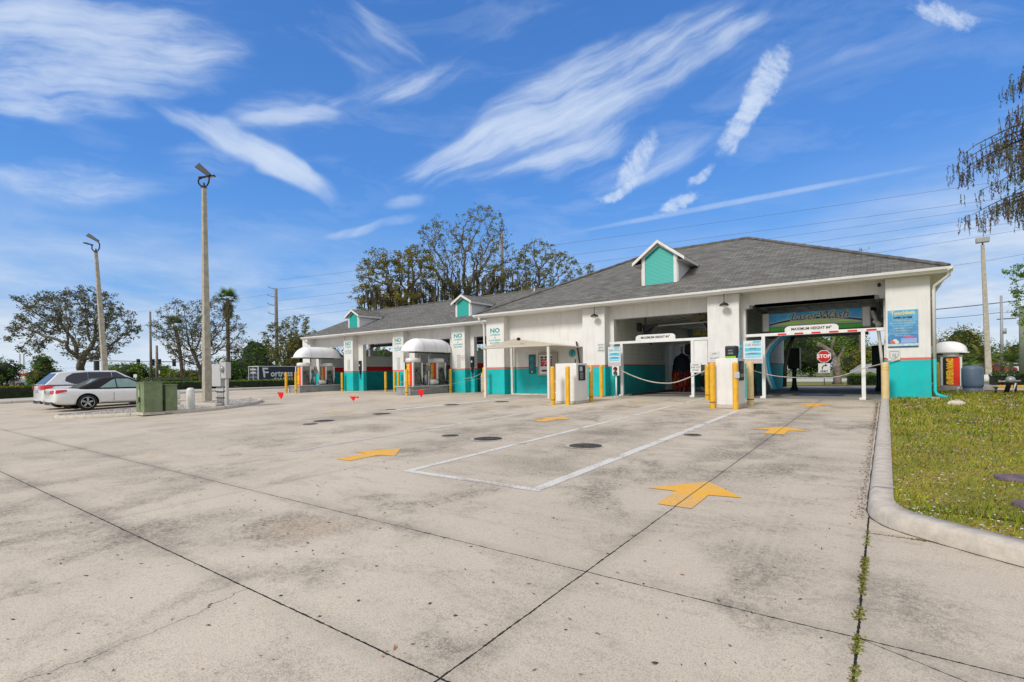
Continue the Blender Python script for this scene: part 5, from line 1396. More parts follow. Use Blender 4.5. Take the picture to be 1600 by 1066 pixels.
# ------------------------------------------------------------------ cars
car_white = simple('car_white', (.78, .78, .77), .28, var=.02, coat=.6)
car_pearl = simple('car_silver_white', (.74, .75, .77), .3, .0, var=.02, coat=.6)
tail_red = simple('tail_red', (.55, .008, .012), .15, var=.1, coat=.5)
def catmull(vals, t):
    n = len(vals) - 1; i = min(int(t * n), n - 1); f = t * n - i
    a, b_, c, d = vals[max(i - 1, 0)], vals[i], vals[i + 1], vals[min(i + 2, n)]
    return .5 * (2 * b_ + (c - a) * f + (2 * a - 5 * b_ + 4 * c - d) * f * f + (3 * b_ - a - 3 * c + d) * f ** 3)
def car(name, label, x, y, z, L, W, belt, roof, hood, deck, wheel_r, body_m, roof_m_, glass_m, cab, wheels, win_side, light, kind):
    # nose along +Y; cab = side outline of the cabin [(y, z)...], win_side = side window outlines
    t = thing(name, label, 'car', (x, y, z))
    h = W / 2
    ys_ = [0, .12, .45, 1.0, L * .38, L * .5, L * .62, L * .78, L * .9, L - .12, L]
    b = MB(); rows = []
    for i, yy in enumerate(ys_):
        u = yy / L
        wk = 1 - .16 * max(0, 1 - yy / .5) ** 2 - .22 * max(0, 1 - (L - yy) / .8) ** 2
        hw = h * wk
        if yy < 1.0: top = deck - .05 * (1 - yy) ** 2
        elif yy < L * .70: top = belt
        else: top = belt + (hood - belt) * ((yy - L * .70) / (L * .30)) ** 1.3
        zb = .22 + .10 * max(0, 1 - yy / .4) + .04 * max(0, 1 - (L - yy) / .4)
        mid = .62 * top + .05
        rows.append([(0, zb), (hw * .86, zb), (hw * .975, zb + .10), (hw * 1.0, zb + .26), (hw * 1.0, mid), (hw * .985, top - .16), (hw * .93, top - .035), (hw * .84, top), (0, top + .03)])
    m_ = len(rows[0])
    vs = []
    for i, yy in enumerate(ys_):
        for (px, pz) in rows[i]: vs.append((px, yy, pz))
    for i, yy in enumerate(ys_):
        for (px, pz) in rows[i][1:-1]: vs.append((-px, yy, pz))
    N = len(ys_)
    def idx(i, k, side):
        if side > 0 or k in (0, m_ - 1): return i * m_ + k
        return N * m_ + i * (m_ - 2) + (k - 1)
    fs = []
    for i in range(N - 1):
        for k in range(m_ - 1):
            fs.append((idx(i, k, 1), idx(i + 1, k, 1), idx(i + 1, k + 1, 1), idx(i, k + 1, 1)))
            fs.append((idx(i, k, -1), idx(i, k + 1, -1), idx(i + 1, k + 1, -1), idx(i + 1, k, -1)))
    for i, fl in ((0, 1), (N - 1, 0)):
        for k in range(m_ - 1):
            if k == 0: continue
            a = [idx(i, k, 1), idx(i, k + 1, 1), idx(i, k + 1, -1), idx(i, k, -1)]
            if k + 1 == m_ - 1: a = [idx(i, k, 1), idx(i, k + 1, 1), idx(i, k, -1)]
            fs.append(tuple(a if fl else a[::-1]))
        k = 1; a = [idx(i, 0, 1), idx(i, 1, 1), idx(i, 1, -1)]; fs.append(tuple(a if fl else a[::-1]))
    b.add(vs, fs, 0, True)
    body = b.build('body', [body_m, rubber], t, sub=2)
    cutters = []
    for wy in wheels:
        for s_ in (-1, 1):
            cb_ = MB(); cb_.lathe([(0, s_ * (h - .24)), (wheel_r + .055, s_ * (h - .24)), (wheel_r + .055, s_ * (h + .2)), (0, s_ * (h + .2))][::s_], 40, c=(0, wy, wheel_r), axis='x', smooth=False)
            c_ = cb_.build('cut', rubber); c_.location = (0, 0, 0); cutters.append(c_)
            md = body.modifiers.new('bool', 'BOOLEAN'); md.operation = 'DIFFERENCE'; md.object = c_; md.solver = 'EXACT'
    par = body.parent; body.parent = None
    bpy.context.view_layer.update()
    dg = bpy.context.evaluated_depsgraph_get()
    me = bpy.data.meshes.new_from_object(body.evaluated_get(dg))
    body.modifiers.clear(); body.data = me; body.parent = par
    for c_ in cutters: bpy.data.objects.remove(c_)
    for wy in wheels:
        for s_ in (-1, 1):
            cc = (s_ * (h - .115), wy, wheel_r)
            w_ = bpy.data.objects.new('wheel', None); COL.objects.link(w_); w_.parent = t; w_.location = cc
            b = MB(); R_ = wheel_r
            b.lathe([(R_ * .68, -.09), (R_ * .93, -.10), (R_, -.06), (R_, .06), (R_ * .93, .10), (R_ * .68, .09)], 36, axis='x'); b.build('tyre', rubber, w_)
            b = MB(); b.lathe([(R_ * .70, .085 * s_), (R_ * .64, .095 * s_), (R_ * .62, .03 * s_), (R_ * .62, -.02 * s_), (0, -.02 * s_)], 32, axis='x', mi=1)
            b.lathe([(R_ * .705, .084 * s_), (R_ * .69, .098 * s_), (R_ * .64, .094 * s_)], 32, axis='x')
            for k in range(5):
                for dl in (-.13, .13):
                    a = 2 * PI * k / 5 + .3; a2 = a + dl
                    p0 = Vector((.07 * s_, math.cos(a + dl * 2.4) * R_ * .12, math.sin(a + dl * 2.4) * R_ * .12)); p1 = Vector((.082 * s_, math.cos(a2) * R_ * .66, math.sin(a2) * R_ * .66))
                    b.tube([p0, p1], [.024, .017], 6)
            b.lathe([(R_ * .18, .06 * s_), (R_ * .15, .085 * s_), (0, .09 * s_)], 16, axis='x')
            b.build('rim', [chrome, black_p], w_)
    # cabin
    def xs(zz): return h * .90 - (zz - belt) * .42
    zt = max(p[1] for p in cab)
    b = MB(); n = len(cab)
    vs = [(xs(max(p[1], belt)), p[0], p[1]) for p in cab] + [(-xs(max(p[1], belt)), p[0], p[1]) for p in cab]
    fs = [tuple(range(n)), tuple(range(2 * n - 1, n - 1, -1))] + [(i, i + n, (i + 1) % n + n, (i + 1) % n) for i in range(n)]
    b.add(vs, fs, 0)
    cabin = b.build('roof' if kind == 'soft' else 'cabin', roof_m_, t, bevel=.05, seg=4)
    for pi_, poly in enumerate(win_side):
        for s_ in (-1, 1):
            b = MB(); n = len(poly)
            b.add([(s_ * (xs(p[1]) + .008), p[0], p[1]) for p in poly], [tuple(range(n)) if s_ > 0 else tuple(range(n))[::-1]])
            b.build('side_window', glass_m, t)
    # rear and front glass follow the two end slopes of the cabin
    def endglass(p, q, nm, off):
        (ya, za), (yb, zb) = p, q
        def P(f, s_, m_):
            yy = ya + (yb - ya) * f; zz = za + (zb - za) * f
            return (s_ * (xs(zz) - .09), yy + off, zz + .012)
        b = MB(); b.add([P(.06, -1, 0), P(.06, 1, 0), P(.9, 1, 0), P(.9, -1, 0)], [(0, 1, 2, 3) if off < 0 else (3, 2, 1, 0)]); b.build(nm, glass_m if nm == 'windscreen' or kind != 'soft' else simple('soft_rear_glass', (.16, .19, .18), .1), t)
    endglass(cab[0], cab[1], 'rear_window', -.012); endglass(cab[-1], cab[-2], 'windscreen', .012)
    # door shut lines
    b = MB()
    for yy in light['doors']:
        b.box(h * .995, h + .003, yy - .006, yy + .006, .36, belt - .17)
    b.box(h * .985, h + .004, 1.5, L - 1.3, .27, .30); b.build('door_gap', dark_gr, t)
    b = MB()
    for yy in light['doors'][1:]: b.box(h, h + .025, yy - .28, yy - .08, belt - .24, belt - .21)
    b.build('door_handle', chrome, t)
    for s_ in (-1, 1):
        b = MB(); q = light['tail']
        b.add([(s_ * a, yy, zz) for a, yy, zz in q], [tuple(range(len(q) // 2)) + tuple()] if False else [(i, i + 1, len(q) // 2 + i + 1, len(q) // 2 + i) for i in range(len(q) // 2 - 1)]); b.build('tail_light', tail_red, t)
        b = MB(); b.lathe([(.001, -.09), (.10, -.06), (.11, 0), (.07, .07), (.001, .09)], 12, c=(s_ * (h + .05), L * .63, belt + .05), axis='y'); b.build('mirror', body_m, t)
        b = MB(); b.lathe([(.001, -.14), (.13, -.05), (.12, .08), (.001, .12)], 12, c=(s_ * h * .68, L - .22, hood - .12), axis='y'); b.build('headlight', simple('headlight', (.5, .52, .55), .1), t)
    b = MB(); b.box(-.26, .26, -.012, .02, light['plate'], light['plate'] + .14); b.build('licence_plate', simple('plate', (.36, .40, .36), .5, var=.3, scale=40), t)
    b = MB(); b.box(-h * .62, h * .62, -.0, .12, .24, .38); b.build('bumper_insert', black_p, t, bevel=.03)
    b = MB()
    for s_ in (-1, 1): b.box(s_ * h * .5 - .1, s_ * h * .5 + .1, -.02, .1, .25, .31)
    b.build('exhaust_tip', chrome, t)
    return t
sx_ = -27.5; sy = 5.62
# two door convertible
car('parked_car', 'white two door convertible with black fabric roof, nearer of two parked cars', sx_, sy, gz(7.5), 4.65, 1.80, .88, 1.38, .70, .93, .325, car_white, simple('black_canvas', (.022, .020, .022), .9, var=.15, bmp=.2),
    simple('clear_glass', (.20, .33, .32), .06, var=.25, scale=1.5, spec=.9),
    [(.80, .90), (1.62, 1.33), (2.05, 1.375), (2.55, 1.36), (3.42, .90)], [1.08, 3.78],
    [[(1.50, .92), (1.92, 1.22), (2.06, 1.285), (2.08, .92)], [(2.12, .92), (2.10, 1.29), (2.55, 1.285), (3.18, .92)]],
    dict(doors=[1.96, 3.2], tail=[(.40, -.012, .84), (.62, .03, .85), (.78, .13, .86), (.885, .40, .87), (.40, -.014, .70), (.62, .02, .70), (.80, .10, .72), (.90, .42, .80)], plate=.66), 'soft')
car('parked_car', 'silver white sport utility vehicle with dark windows behind the convertible', -29.95, 5.75, gz(7.5), 4.80, 1.88, 1.02, 1.70, .95, 1.04, .36, car_pearl, car_pearl, glass_dk,
    [(.10, 1.04), (.62, 1.60), (1.3, 1.68), (2.7, 1.68), (3.75, 1.04)], [.95, 3.85],
    [[(.80, 1.22), (.86, 1.40), (1.10, 1.56), (1.62, 1.61), (1.62, 1.06), (1.10, 1.08)], [(1.63, 1.06), (1.63, 1.61), (2.50, 1.61), (2.50, 1.06)], [(2.52, 1.06), (2.52, 1.61), (2.72, 1.60), (3.50, 1.06)]],
    dict(doors=[1.5, 2.5, 3.4], tail=[(.45, -.03, 1.0), (.68, .0, 1.01), (.82, .10, 1.02), (.925, .42, 1.02), (.45, -.035, .88), (.68, -.01, .86), (.85, .08, .86), (.945, .34, .93)], plate=.72), 'hard')

# ------------------------------------------------------------------ vegetation
olive = leafmat('oak_leaves', (0.137, 0.156, 0.035), (0.319, 0.309, 0.075), (0.414, 0.293, 0.086))
yolive = leafmat('oak_leaves_yellow', (0.169, 0.156, 0.026), (0.338, 0.286, 0.046), (0.416, 0.312, 0.065))
dkleaf = leafmat('sparse_dark_leaves', (0.09, 0.1, 0.06), (0.23, 0.23, 0.115), (0.387, 0.387, 0.282))
green = leafmat('bush_leaves', (0.042, 0.108, 0.018), (0.149, 0.27, 0.045), (0.297, 0.36, 0.075))
brightg = leafmat('bright_leaves', (0.1, 0.203, 0.019), (0.243, 0.39, 0.039), (0.4, 0.468, 0.065))
darkg = leafmat('dark_hedge_leaves', (0.018, 0.04, 0.014), (0.061, 0.096, 0.031), (0.129, 0.161, 0.048))
yellowg = leafmat('yellow_leaves', (.14, .16, .015), (.34, .30, .03), (.42, .30, .04))
moss = leafmat('spanish_moss', (0.075, 0.072, 0.053), (0.15, 0.143, 0.105), (0.195, 0.18, 0.135), .1)
palmg = leafmat('palm_leaves', (0.058, 0.137, 0.024), (0.198, 0.312, 0.05), (0.429, 0.429, 0.099))
palmdead = leafmat('dead_fronds', (.13, .09, .04), (.30, .21, .10), None, .1)
cyp = leafmat('cypress_leaves', (0.07, 0.119, 0.028), (0.182, 0.252, 0.063), (0.238, 0.126, 0.07))
cypseed = leafmat('cypress_catkins', (0.078, 0.039, 0.023), (0.169, 0.078, 0.046), (0.117, 0.065, 0.039), .05)
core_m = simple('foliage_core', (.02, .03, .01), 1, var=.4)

def leafcloud(b, pts, size, rnd, droop=0, mi=0, squash=.5):
    for p in pts:
        s = size * rnd.uniform(.6, 1.35)
        a = Vector((rnd.gauss(0, 1), rnd.gauss(0, 1), rnd.gauss(0, 1) * .7)).normalized()
        c = a.cross(Vector((rnd.gauss(0, 1), rnd.gauss(0, 1), rnd.gauss(0, 1)))).normalized()
        p = Vector(p)
        b.add([p - a * s, p - c * s * squash, p + a * s, p + c * s * squash], [(0, 1, 2, 3)], mi)

def grow(trunk, attractors, step, infl, kill, rnd, iters=140, wob=.18, grav=0.0):
    nodes = [Vector(p) for p in trunk]; par = [-1] + list(range(len(trunk) - 1))
    A = [Vector(a) for a in attractors]
    start = 0
    for it in range(iters):
        if not A: break
        kd = kdtree.KDTree(len(nodes))
        for i, n_ in enumerate(nodes): kd.insert(n_, i)
        kd.balance()
        pull = {}; keep = []
        for a in A:
            _, i, d = kd.find(a)
            if d < kill: continue
            keep.append(a)
            if d < infl: pull.setdefault(i, Vector()); pull[i] += (a - nodes[i]).normalized()
        A = keep
        if not pull:
            infl *= 1.3
            if infl > 60: break
            continue
        for i, v in pull.items():
            v = v.normalized() + Vector((rnd.gauss(0, wob), rnd.gauss(0, wob), rnd.gauss(0, wob) + grav))
            nn = nodes[i] + v.normalized() * step
            nodes.append(nn); par.append(i)
        if len(nodes) > 6800: break
    return nodes, par

def tree_mesh(nodes, par, r_tip, r_exp, rmax, nseg=5, scale_trunk=1.0):
    n = len(nodes); ch = [[] for _ in range(n)]
    for i, p in enumerate(par):
        if p >= 0: ch[p].append(i)
    rad = [0.0] * n
    order = sorted(range(n), reverse=True)
    for i in order:
        rad[i] = r_tip if not ch[i] else (sum(rad[c] ** r_exp for c in ch[i])) ** (1 / r_exp)
    k = rmax / max(rad)
    rad = [max(r_tip * .8, r * (k if k < 1 else 1)) if k < 1 else r_tip + (r - r_tip) * k for r in rad]
    b = MB()
    done = set()
    for i in range(n):
        if par[i] < 0 or (ch[par[i]] and max(ch[par[i]], key=lambda c: rad[c]) != i):
            chain = ([par[i]] if par[i] >= 0 else []) + [i]; j = i
            while ch[j]:
                j = max(ch[j], key=lambda c: rad[c]); chain.append(j)
            rs = [rad[c] for c in chain]
            if par[i] >= 0: rs[0] = rs[1]
            if len(chain) > 1: b.tube([nodes[c] for c in chain], rs, nseg if rs[0] > .05 else 4, caps=False)
    tips = [i for i in range(n) if not ch[i]]
    return b, rad, ch, tips

def ellpts(c, r, n, rnd, hollow=.35, flat=-.9):
    out = []
    while len(out) < n:
        v = Vector((rnd.uniform(-1, 1), rnd.uniform(-1, 1), rnd.uniform(-1, 1)))
        if hollow < v.length < 1 and v.z > flat: out.append((c[0] + v.x * r[0], c[1] + v.y * r[1], c[2] + v.z * r[2]))
    return out

def sc_tree(name, label, base, ells, natt, step, infl, kill, seed, rmax, leaf, nleaf, lsize, barkm, group=None, trunk=None, moss_n=0, cat='tree', lspread=.3, rtip=.012, yel=None, rexp=2.3, wob=.18, twig=0.06):
    rnd = random.Random(seed)
    base = Vector(base)
    tot = sum(e[1][0] * e[1][1] * e[1][2] for e in ells)
    att = []
    for c, r in ells: att += ellpts(c, r, int(natt * r[0] * r[1] * r[2] / tot), rnd)
    if trunk is None:
        hh = min(c[2] - r[2] for c, r in ells)
        trunk = [(0, 0, 0), (0, 0, max(.6, hh * .5)), (0, 0, max(1.2, hh * .9))]
    T = [Vector(p) for p in trunk]; TT = [T[0]]
    for a, c in zip(T[:-1], T[1:]):
        k = max(1, int((c - a).length / step))
        for i in range(1, k + 1): TT.append(a.lerp(c, i / k) + Vector((rnd.gauss(0, .03), rnd.gauss(0, .03), 0)) * step)
    nodes, par = grow(TT, att, step, infl, kill, rnd, wob=wob)
    b, rad, ch, tips = tree_mesh(nodes, par, rtip, rexp, rmax)
    t = thing(name, label, cat, base, 0, group)
    b.build('trunk', barkm, t)
    thin = [i for i in range(len(nodes)) if rad[i] < rtip * 2.6 + twig]
    pts = []; pts2 = []
    for k in range(nleaf // 7):
        i = rnd.choice(thin if rnd.random() < .5 else tips)
        c_ = nodes[i] + Vector((rnd.gauss(0, lspread * .6), rnd.gauss(0, lspread * .6), rnd.gauss(0, lspread * .5)))
        dst = pts2 if yel and yel(c_, rnd) else pts
        for _ in range(rnd.randint(3, 11)):
            dst.append(c_ + Vector((rnd.gauss(0, lspread * .42), rnd.gauss(0, lspread * .42), rnd.gauss(0, lspread * .3))))
    b = MB(); leafcloud(b, pts, lsize, rnd); leafcloud(b, pts2, lsize, rnd, mi=1)
    b.build('crown', [leaf, yolive], t)
    if moss_n:
        b = MB()
        cand = [i for i in range(len(nodes)) if rad[i] > rtip * 1.5 and nodes[i].z > 2.5]
        low = sorted(cand, key=lambda i: nodes[i].z)[:max(1, int(len(cand) * .5))]
        for k in range(moss_n):
            p = nodes[rnd.choice(low)] + Vector((rnd.gauss(0, .1), rnd.gauss(0, .1), 0)); L = rnd.uniform(.4, 1.0) * (1 + (rnd.random() < .25)); w_ = rnd.uniform(.03, .085)
            a = rnd.uniform(0, PI); dx, dy = math.cos(a) * w_, math.sin(a) * w_
            s1 = rnd.gauss(0, .05)
            b.add([(p.x - dx * .5, p.y - dy * .5, p.z), (p.x + dx * .5, p.y + dy * .5, p.z), (p.x + dx + s1, p.y + dy, p.z - L * .45), (p.x - dx + s1, p.y - dy, p.z - L * .5), (p.x + s1 * 1.5, p.y, p.z - L)], [(0, 1, 2, 3), (3, 2, 4)])
        b.build('hanging_moss', moss, t)
    return t

# helper: ellipsoids given by where they stand around the trunk, from a px window at a depth
def win(base, x0_, y0_, x1_, y1_, d, dy=None):
    c = at((x0_ + x1_) / 2, (y0_ + y1_) / 2, d); rw = (x1_ - x0_) / 2 * d / F; rh = (y1_ - y0_) / 2 * d / F
    return ((c.x - base.x, c.y - base.y, c.z - base.z), (rw, dy or rw * .8, rh))

# the big live oaks behind the self-service block
dO = 52
g0 = ground_at(712, dO)
# lobes of the crown at slightly different depths
def lobes(base, L): return [win(base, *a) for a in L]
sc_tree('oak_tree', 'tallest bare-limbed live oak hung with moss, behind the grey roofs', g0,
        lobes(g0, [(640, 335, 740, 440, dO), (705, 316, 800, 420, dO + 1), (690, 400, 800, 480, dO), (640, 420, 720, 480, dO - 2), (735, 360, 815, 450, dO + 3), (630, 430, 730, 492, dO - 1), (760, 400, 850, 485, dO + 1)]),
        3200, .36, 2.8, .60, 11, .44, olive, 15000, .085, bark, 'old oaks behind the wash', trunk=[(0, 0, 0), (.2, 0, 2.5), (-.3, .2, 4.8), (.6, .3, 7.0)], moss_n=1500, lspread=.24, rtip=.014, rexp=2.15, wob=.42, twig=.02,
        yel=lambda p, r: p.z < 9.5 and r.random() < .5)
g1_ = ground_at(668, dO - 3)
sc_tree('oak_tree', 'left live oak with yellowish leaves and a leaning moss-hung trunk', g1_,
        lobes(g1_, [(550, 388, 640, 470, dO - 3), (545, 430, 600, 500, dO - 3), (600, 385, 690, 455, dO - 3), (585, 440, 660, 490, dO - 4)]),
        1900, .36, 2.8, .60, 12, .40, olive, 12500, .09, bark, 'old oaks behind the wash', trunk=[(0, 0, 0), (-.3, 0, 3.0), (-1.3, .2, 5.4), (-3.2, .2, 7.4)], moss_n=1200, lspread=.26, rtip=.014, rexp=2.2, wob=.38, twig=.02,
        yel=lambda p, r: r.random() < .55)
g2 = ground_at(838, dO)
sc_tree('oak_tree', 'right live oak rising over the join of the two roofs', g2,
        lobes(g2, [(800, 372, 880, 440, dO), (840, 390, 908, 455, dO + 1), (790, 420, 880, 490, dO), (800, 395, 850, 440, dO)]),
        1400, .36, 2.8, .60, 13, .32, olive, 8500, .085, bark, 'old oaks behind the wash', moss_n=900, lspread=.22, rtip=.014, rexp=2.2, wob=.38, twig=.02, yel=lambda p, r: p.z < 9.5 and r.random() < .4)
g3 = ground_at(915, 60)
sc_tree('oak_tree', 'small far oak top peeping over the roof slope', g3, lobes(g3, [(895, 405, 942, 450, 60), (880, 430, 930, 470, 60)]), 260, .5, 4, .8, 14, .25, olive, 1500, .10, bark, 'old oaks behind the wash', rtip=.02)
g3 = ground_at(1190, 50)
sc_tree('oak_tree', 'few twigs of a far tree over the right ridge of the roof', ground_at(1345, 52), lobes(ground_at(1345, 52), [(1325, 378, 1362, 400, 52), (1325, 395, 1380, 480, 52)]), 110, .5, 5, .8, 15, .15, olive, 260, .09, bark, None, rtip=.012)

# left side trees
def bigsparse(px, d, L, seed, label, n, leaf, ls, rmax, fork=None, **k):
    g_ = ground_at(px, d)
    return sc_tree('street_tree', label, g_, lobes(g_, L), n, .30, 2.4, .52, seed, rmax, leaf, k.get('nl', 9000), ls, k.get('bk', bark), 'open-crowned trees beyond the lot', trunk=fork, lspread=.25, rtip=.011, rexp=2.25)
bigsparse(126, 46, [(20, 452, 110, 540, 46), (70, 445, 190, 520, 46), (130, 470, 222, 545, 47), (5, 490, 80, 560, 46), (90, 500, 190, 570, 45)], 21, 'broad open-crowned tree left, above the two parked cars', 1500, dkleaf, .085, .34,
          fork=[(0, 0, 0), (.05, 0, .9), (.0, 0, 1.6)], nl=17000)
bigsparse(314, 56, [(235, 465, 330, 560, 56), (290, 458, 380, 540, 56), (255, 500, 350, 575, 55), (325, 490, 392, 560, 57)], 22, 'thin-leaved tree behind the tall light pole', 1200, dkleaf, .085, .26, nl=13000)
bigsparse(456, 66, [(402, 500, 470, 560, 66), (430, 488, 500, 550, 66), (410, 530, 500, 580, 65)], 23, 'open tree behind the lettered trailer, right of the utility pole', 800, olive, .10, .25, nl=9000)

def foliage_mass(name, label, L, seed, n, size, mats, group=None, cat='bush', trunkm=None, hang=0, core=True, mixn=.25):
    # lumpy evergreen mass of leaf clumps on a dark irregular core
    rnd = random.Random(seed)
    c0 = at((L[0][0] + L[0][2]) / 2, 580, L[0][4])
    base = Vector((c0.x, c0.y, 0))
    t = thing(name, label, cat, base, 0, group)
    b = MB(); cb_ = MB()
    tot = sum((a[2] - a[0]) * (a[3] - a[1]) for a in L)
    for a in L:
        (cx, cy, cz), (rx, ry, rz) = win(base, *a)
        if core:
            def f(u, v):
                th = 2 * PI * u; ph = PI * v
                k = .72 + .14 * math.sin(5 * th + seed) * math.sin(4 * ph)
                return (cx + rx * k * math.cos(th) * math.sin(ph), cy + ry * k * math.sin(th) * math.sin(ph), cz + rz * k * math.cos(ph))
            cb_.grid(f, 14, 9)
        m = int(n * (a[2] - a[0]) * (a[3] - a[1]) / tot)
        ncl = max(8, m // 28)
        for q in range(ncl):
            v = Vector((rnd.gauss(0, 1), rnd.gauss(0, 1), rnd.gauss(0, 1))).normalized()
            k = rnd.uniform(.72, 1.08)
            pc = Vector((cx + v.x * rx * k, cy + v.y * ry * k, cz + v.z * rz * k))
            mi = 1 if rnd.random() < mixn else 0
            cr = rnd.uniform(.10, .22) * min(rx, rz)
            leafcloud(b, [pc + Vector((rnd.gauss(0, cr), rnd.gauss(0, cr), rnd.gauss(0, cr * .7))) for _ in range(28)], size, rnd, mi=mi)
    b.build('crown' if cat == 'tree' else 'foliage', mats, t)
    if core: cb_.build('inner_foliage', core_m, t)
    b = MB(); b.tube([(0, 0, 0), (.05, 0, 1.0), (0, .1, 2.0)], [.16, .12, .08], 8); b.build('trunk', bark, t)
    return t
bel = 'evergreen growth beyond the lot'
foliage_mass('bush', 'dark conifer-like bush at the far left edge', [(-30, 562, 34, 600, 75)], 31, 2200, .14, [darkg, green], bel)
foliage_mass('casuarina_tree', 'brownish green feathery tree left of the broad bare tree trunk', [(38, 572, 100, 605, 68), (52, 553, 84, 590, 68)], 32, 3200, .12, [green, yolive], bel, 'tree')
foliage_mass('bush', 'pale leafy bush between the parked vehicle roofs and traffic arm', [(172, 566, 240, 600, 72), (150, 572, 200, 600, 72)], 33, 3000, .14, [brightg, green], bel)
foliage_mass('bush', 'round bright green bush just left of the leaning trunk', [(228, 568, 276, 602, 78), (255, 575, 330, 604, 74)], 34, 3000, .14, [brightg, yellowg], bel)
foliage_mass('bush', 'low green growth behind the meter cabinets', [(318, 560, 395, 604, 74), (300, 575, 350, 604, 74)], 35, 3500, .15, [green, darkg], bel)
foliage_mass('bush', 'tall dark green thicket left of the utility pole', [(355, 545, 440, 603, 72), (372, 530, 425, 570, 74)], 36, 5000, .15, [green, darkg], bel)
foliage_mass('bush', 'dark thicket behind the lettered trailer', [(425, 540, 520, 602, 70), (440, 520, 490, 570, 70), (480, 545, 560, 602, 68)], 37, 6000, .15, [green, yolive], bel)
foliage_mass('bush', 'yellow-green shrubs along the verge behind the traffic poles', [(200, 588, 330, 604, 62)], 38, 2500, .10, [yellowg, brightg], bel)
foliage_mass('bush', 'dark foliage seen through the leftmost self bays', [(520, 540, 660, 603, 62), (640, 535, 780, 600, 60)], 39, 5000, .15, [green, darkg], bel)
# seen through the big bays
foliage_mass('bush', 'dark leafy wall seen through the left bay and beside the stop sign', [(1040, 505, 1150, 592, 66), (1130, 500, 1230, 592, 66)], 40, 8000, .13, [darkg, green], bel)
foliage_mass('bush', 'dense green shrubbery behind the stop sign', [(1225, 515, 1310, 590, 66), (1200, 495, 1270, 580, 67), (1290, 500, 1350, 585, 67)], 41, 9000, .12, [green, darkg], bel, mixn=.4)
foliage_mass('bush', 'yellow flowering shrub right of the stubby tree, through the right bay', [(1312, 545, 1362, 592, 52), (1340, 535, 1395, 590, 53)], 42, 6500, .085, [yellowg, brightg], bel)
foliage_mass('street_tree', 'round-topped olive green tree behind the rear vacuum canopy', [(1455, 520, 1540, 600, 62), (1480, 511, 1530, 560, 62), (1440, 535, 1490, 600, 62)], 43, 9000, .12, [green, yolive], bel, 'tree', mixn=.5)
foliage_mass('bush', 'dark far trees at the right edge behind the white fence', [(1560, 530, 1640, 600, 85), (1520, 545, 1590, 600, 85)], 44, 5000, .18, [green, darkg], bel)
# low clipped hedge with flowers
def hedge(name, label, p0, p1, w_, h_, seed, n, mats, size=.06, cat='hedge', z0=0.0, top=None):
    rnd = random.Random(seed); P, Q = Vector(p0), Vector(p1); d = (Q - P); L = d.length; d.normalize(); nn = Vector((-d.y, d.x, 0))
    t = thing(name, label, cat, (P.x, P.y, z0), 0)
    b = MB(); 
    q = [nn * 0, d * L, d * L + nn * w_, nn * w_]
    k = .06
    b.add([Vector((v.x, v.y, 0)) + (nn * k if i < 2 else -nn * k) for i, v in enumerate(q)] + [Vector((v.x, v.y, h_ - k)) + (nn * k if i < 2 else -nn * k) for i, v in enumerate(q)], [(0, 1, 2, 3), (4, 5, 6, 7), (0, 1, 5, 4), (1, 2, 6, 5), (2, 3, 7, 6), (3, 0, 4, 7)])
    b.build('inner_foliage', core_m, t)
    b = MB(); pts = []; pt = []
    for i in range(n):
        u = rnd.uniform(0, L)
        if rnd.random() < .45: pt.append(d * u + nn * rnd.uniform(0, w_) + Vector((0, 0, h_ + rnd.gauss(0, .05))))
        else: pts.append(d * u + nn * rnd.choice((rnd.gauss(0, .03), w_ + rnd.gauss(0, .03))) + Vector((0, 0, rnd.uniform(0, h_))))
    leafcloud(b, pts, size, rnd, mi=0); leafcloud(b, pt, size, rnd, mi=1)
    b.build('foliage', mats, t)
    return t
hedge('hedge', 'long low clipped hedge with yellow top along the left road', (-51.2, -6, 0), (-51.2, 14, 0), -1.4, .78, 51, 9000, [darkg, yellowg], .075, z0=-.25)
hedge('hedge', 'long low clipped hedge in front of the lettered trailer', (-51.2, 15, 0), (-51.2, 42, 0), -1.4, .72, 52, 10000, [darkg, brightg], .08, z0=-.08)
hedge('hedge', 'low hedge with pink flowers right of the blue tank', (4.2, 33.0, 0), (16, 34.5, 0), .9, .62, 53, 6000, [darkg, green], .055)
hedge('hedge', 'short clipped hedge seen under the height bar of the right bay', (-1.7, 36.2, 0), (1.6, 36.9, 0), .9, .62, 54, 3500, [green, brightg], .05)
rnd = random.Random(9); b = MB()
leafcloud(b, [(rnd.uniform(4.2, 16), 33.0 + rnd.uniform(0, .2), rnd.uniform(.1, .6)) for _ in range(160)], .05, rnd, squash=.9); tag(b.build('blossom', simple('pink_blossom', (.62, .42, .42), .7, var=.2)), kind='stuff')

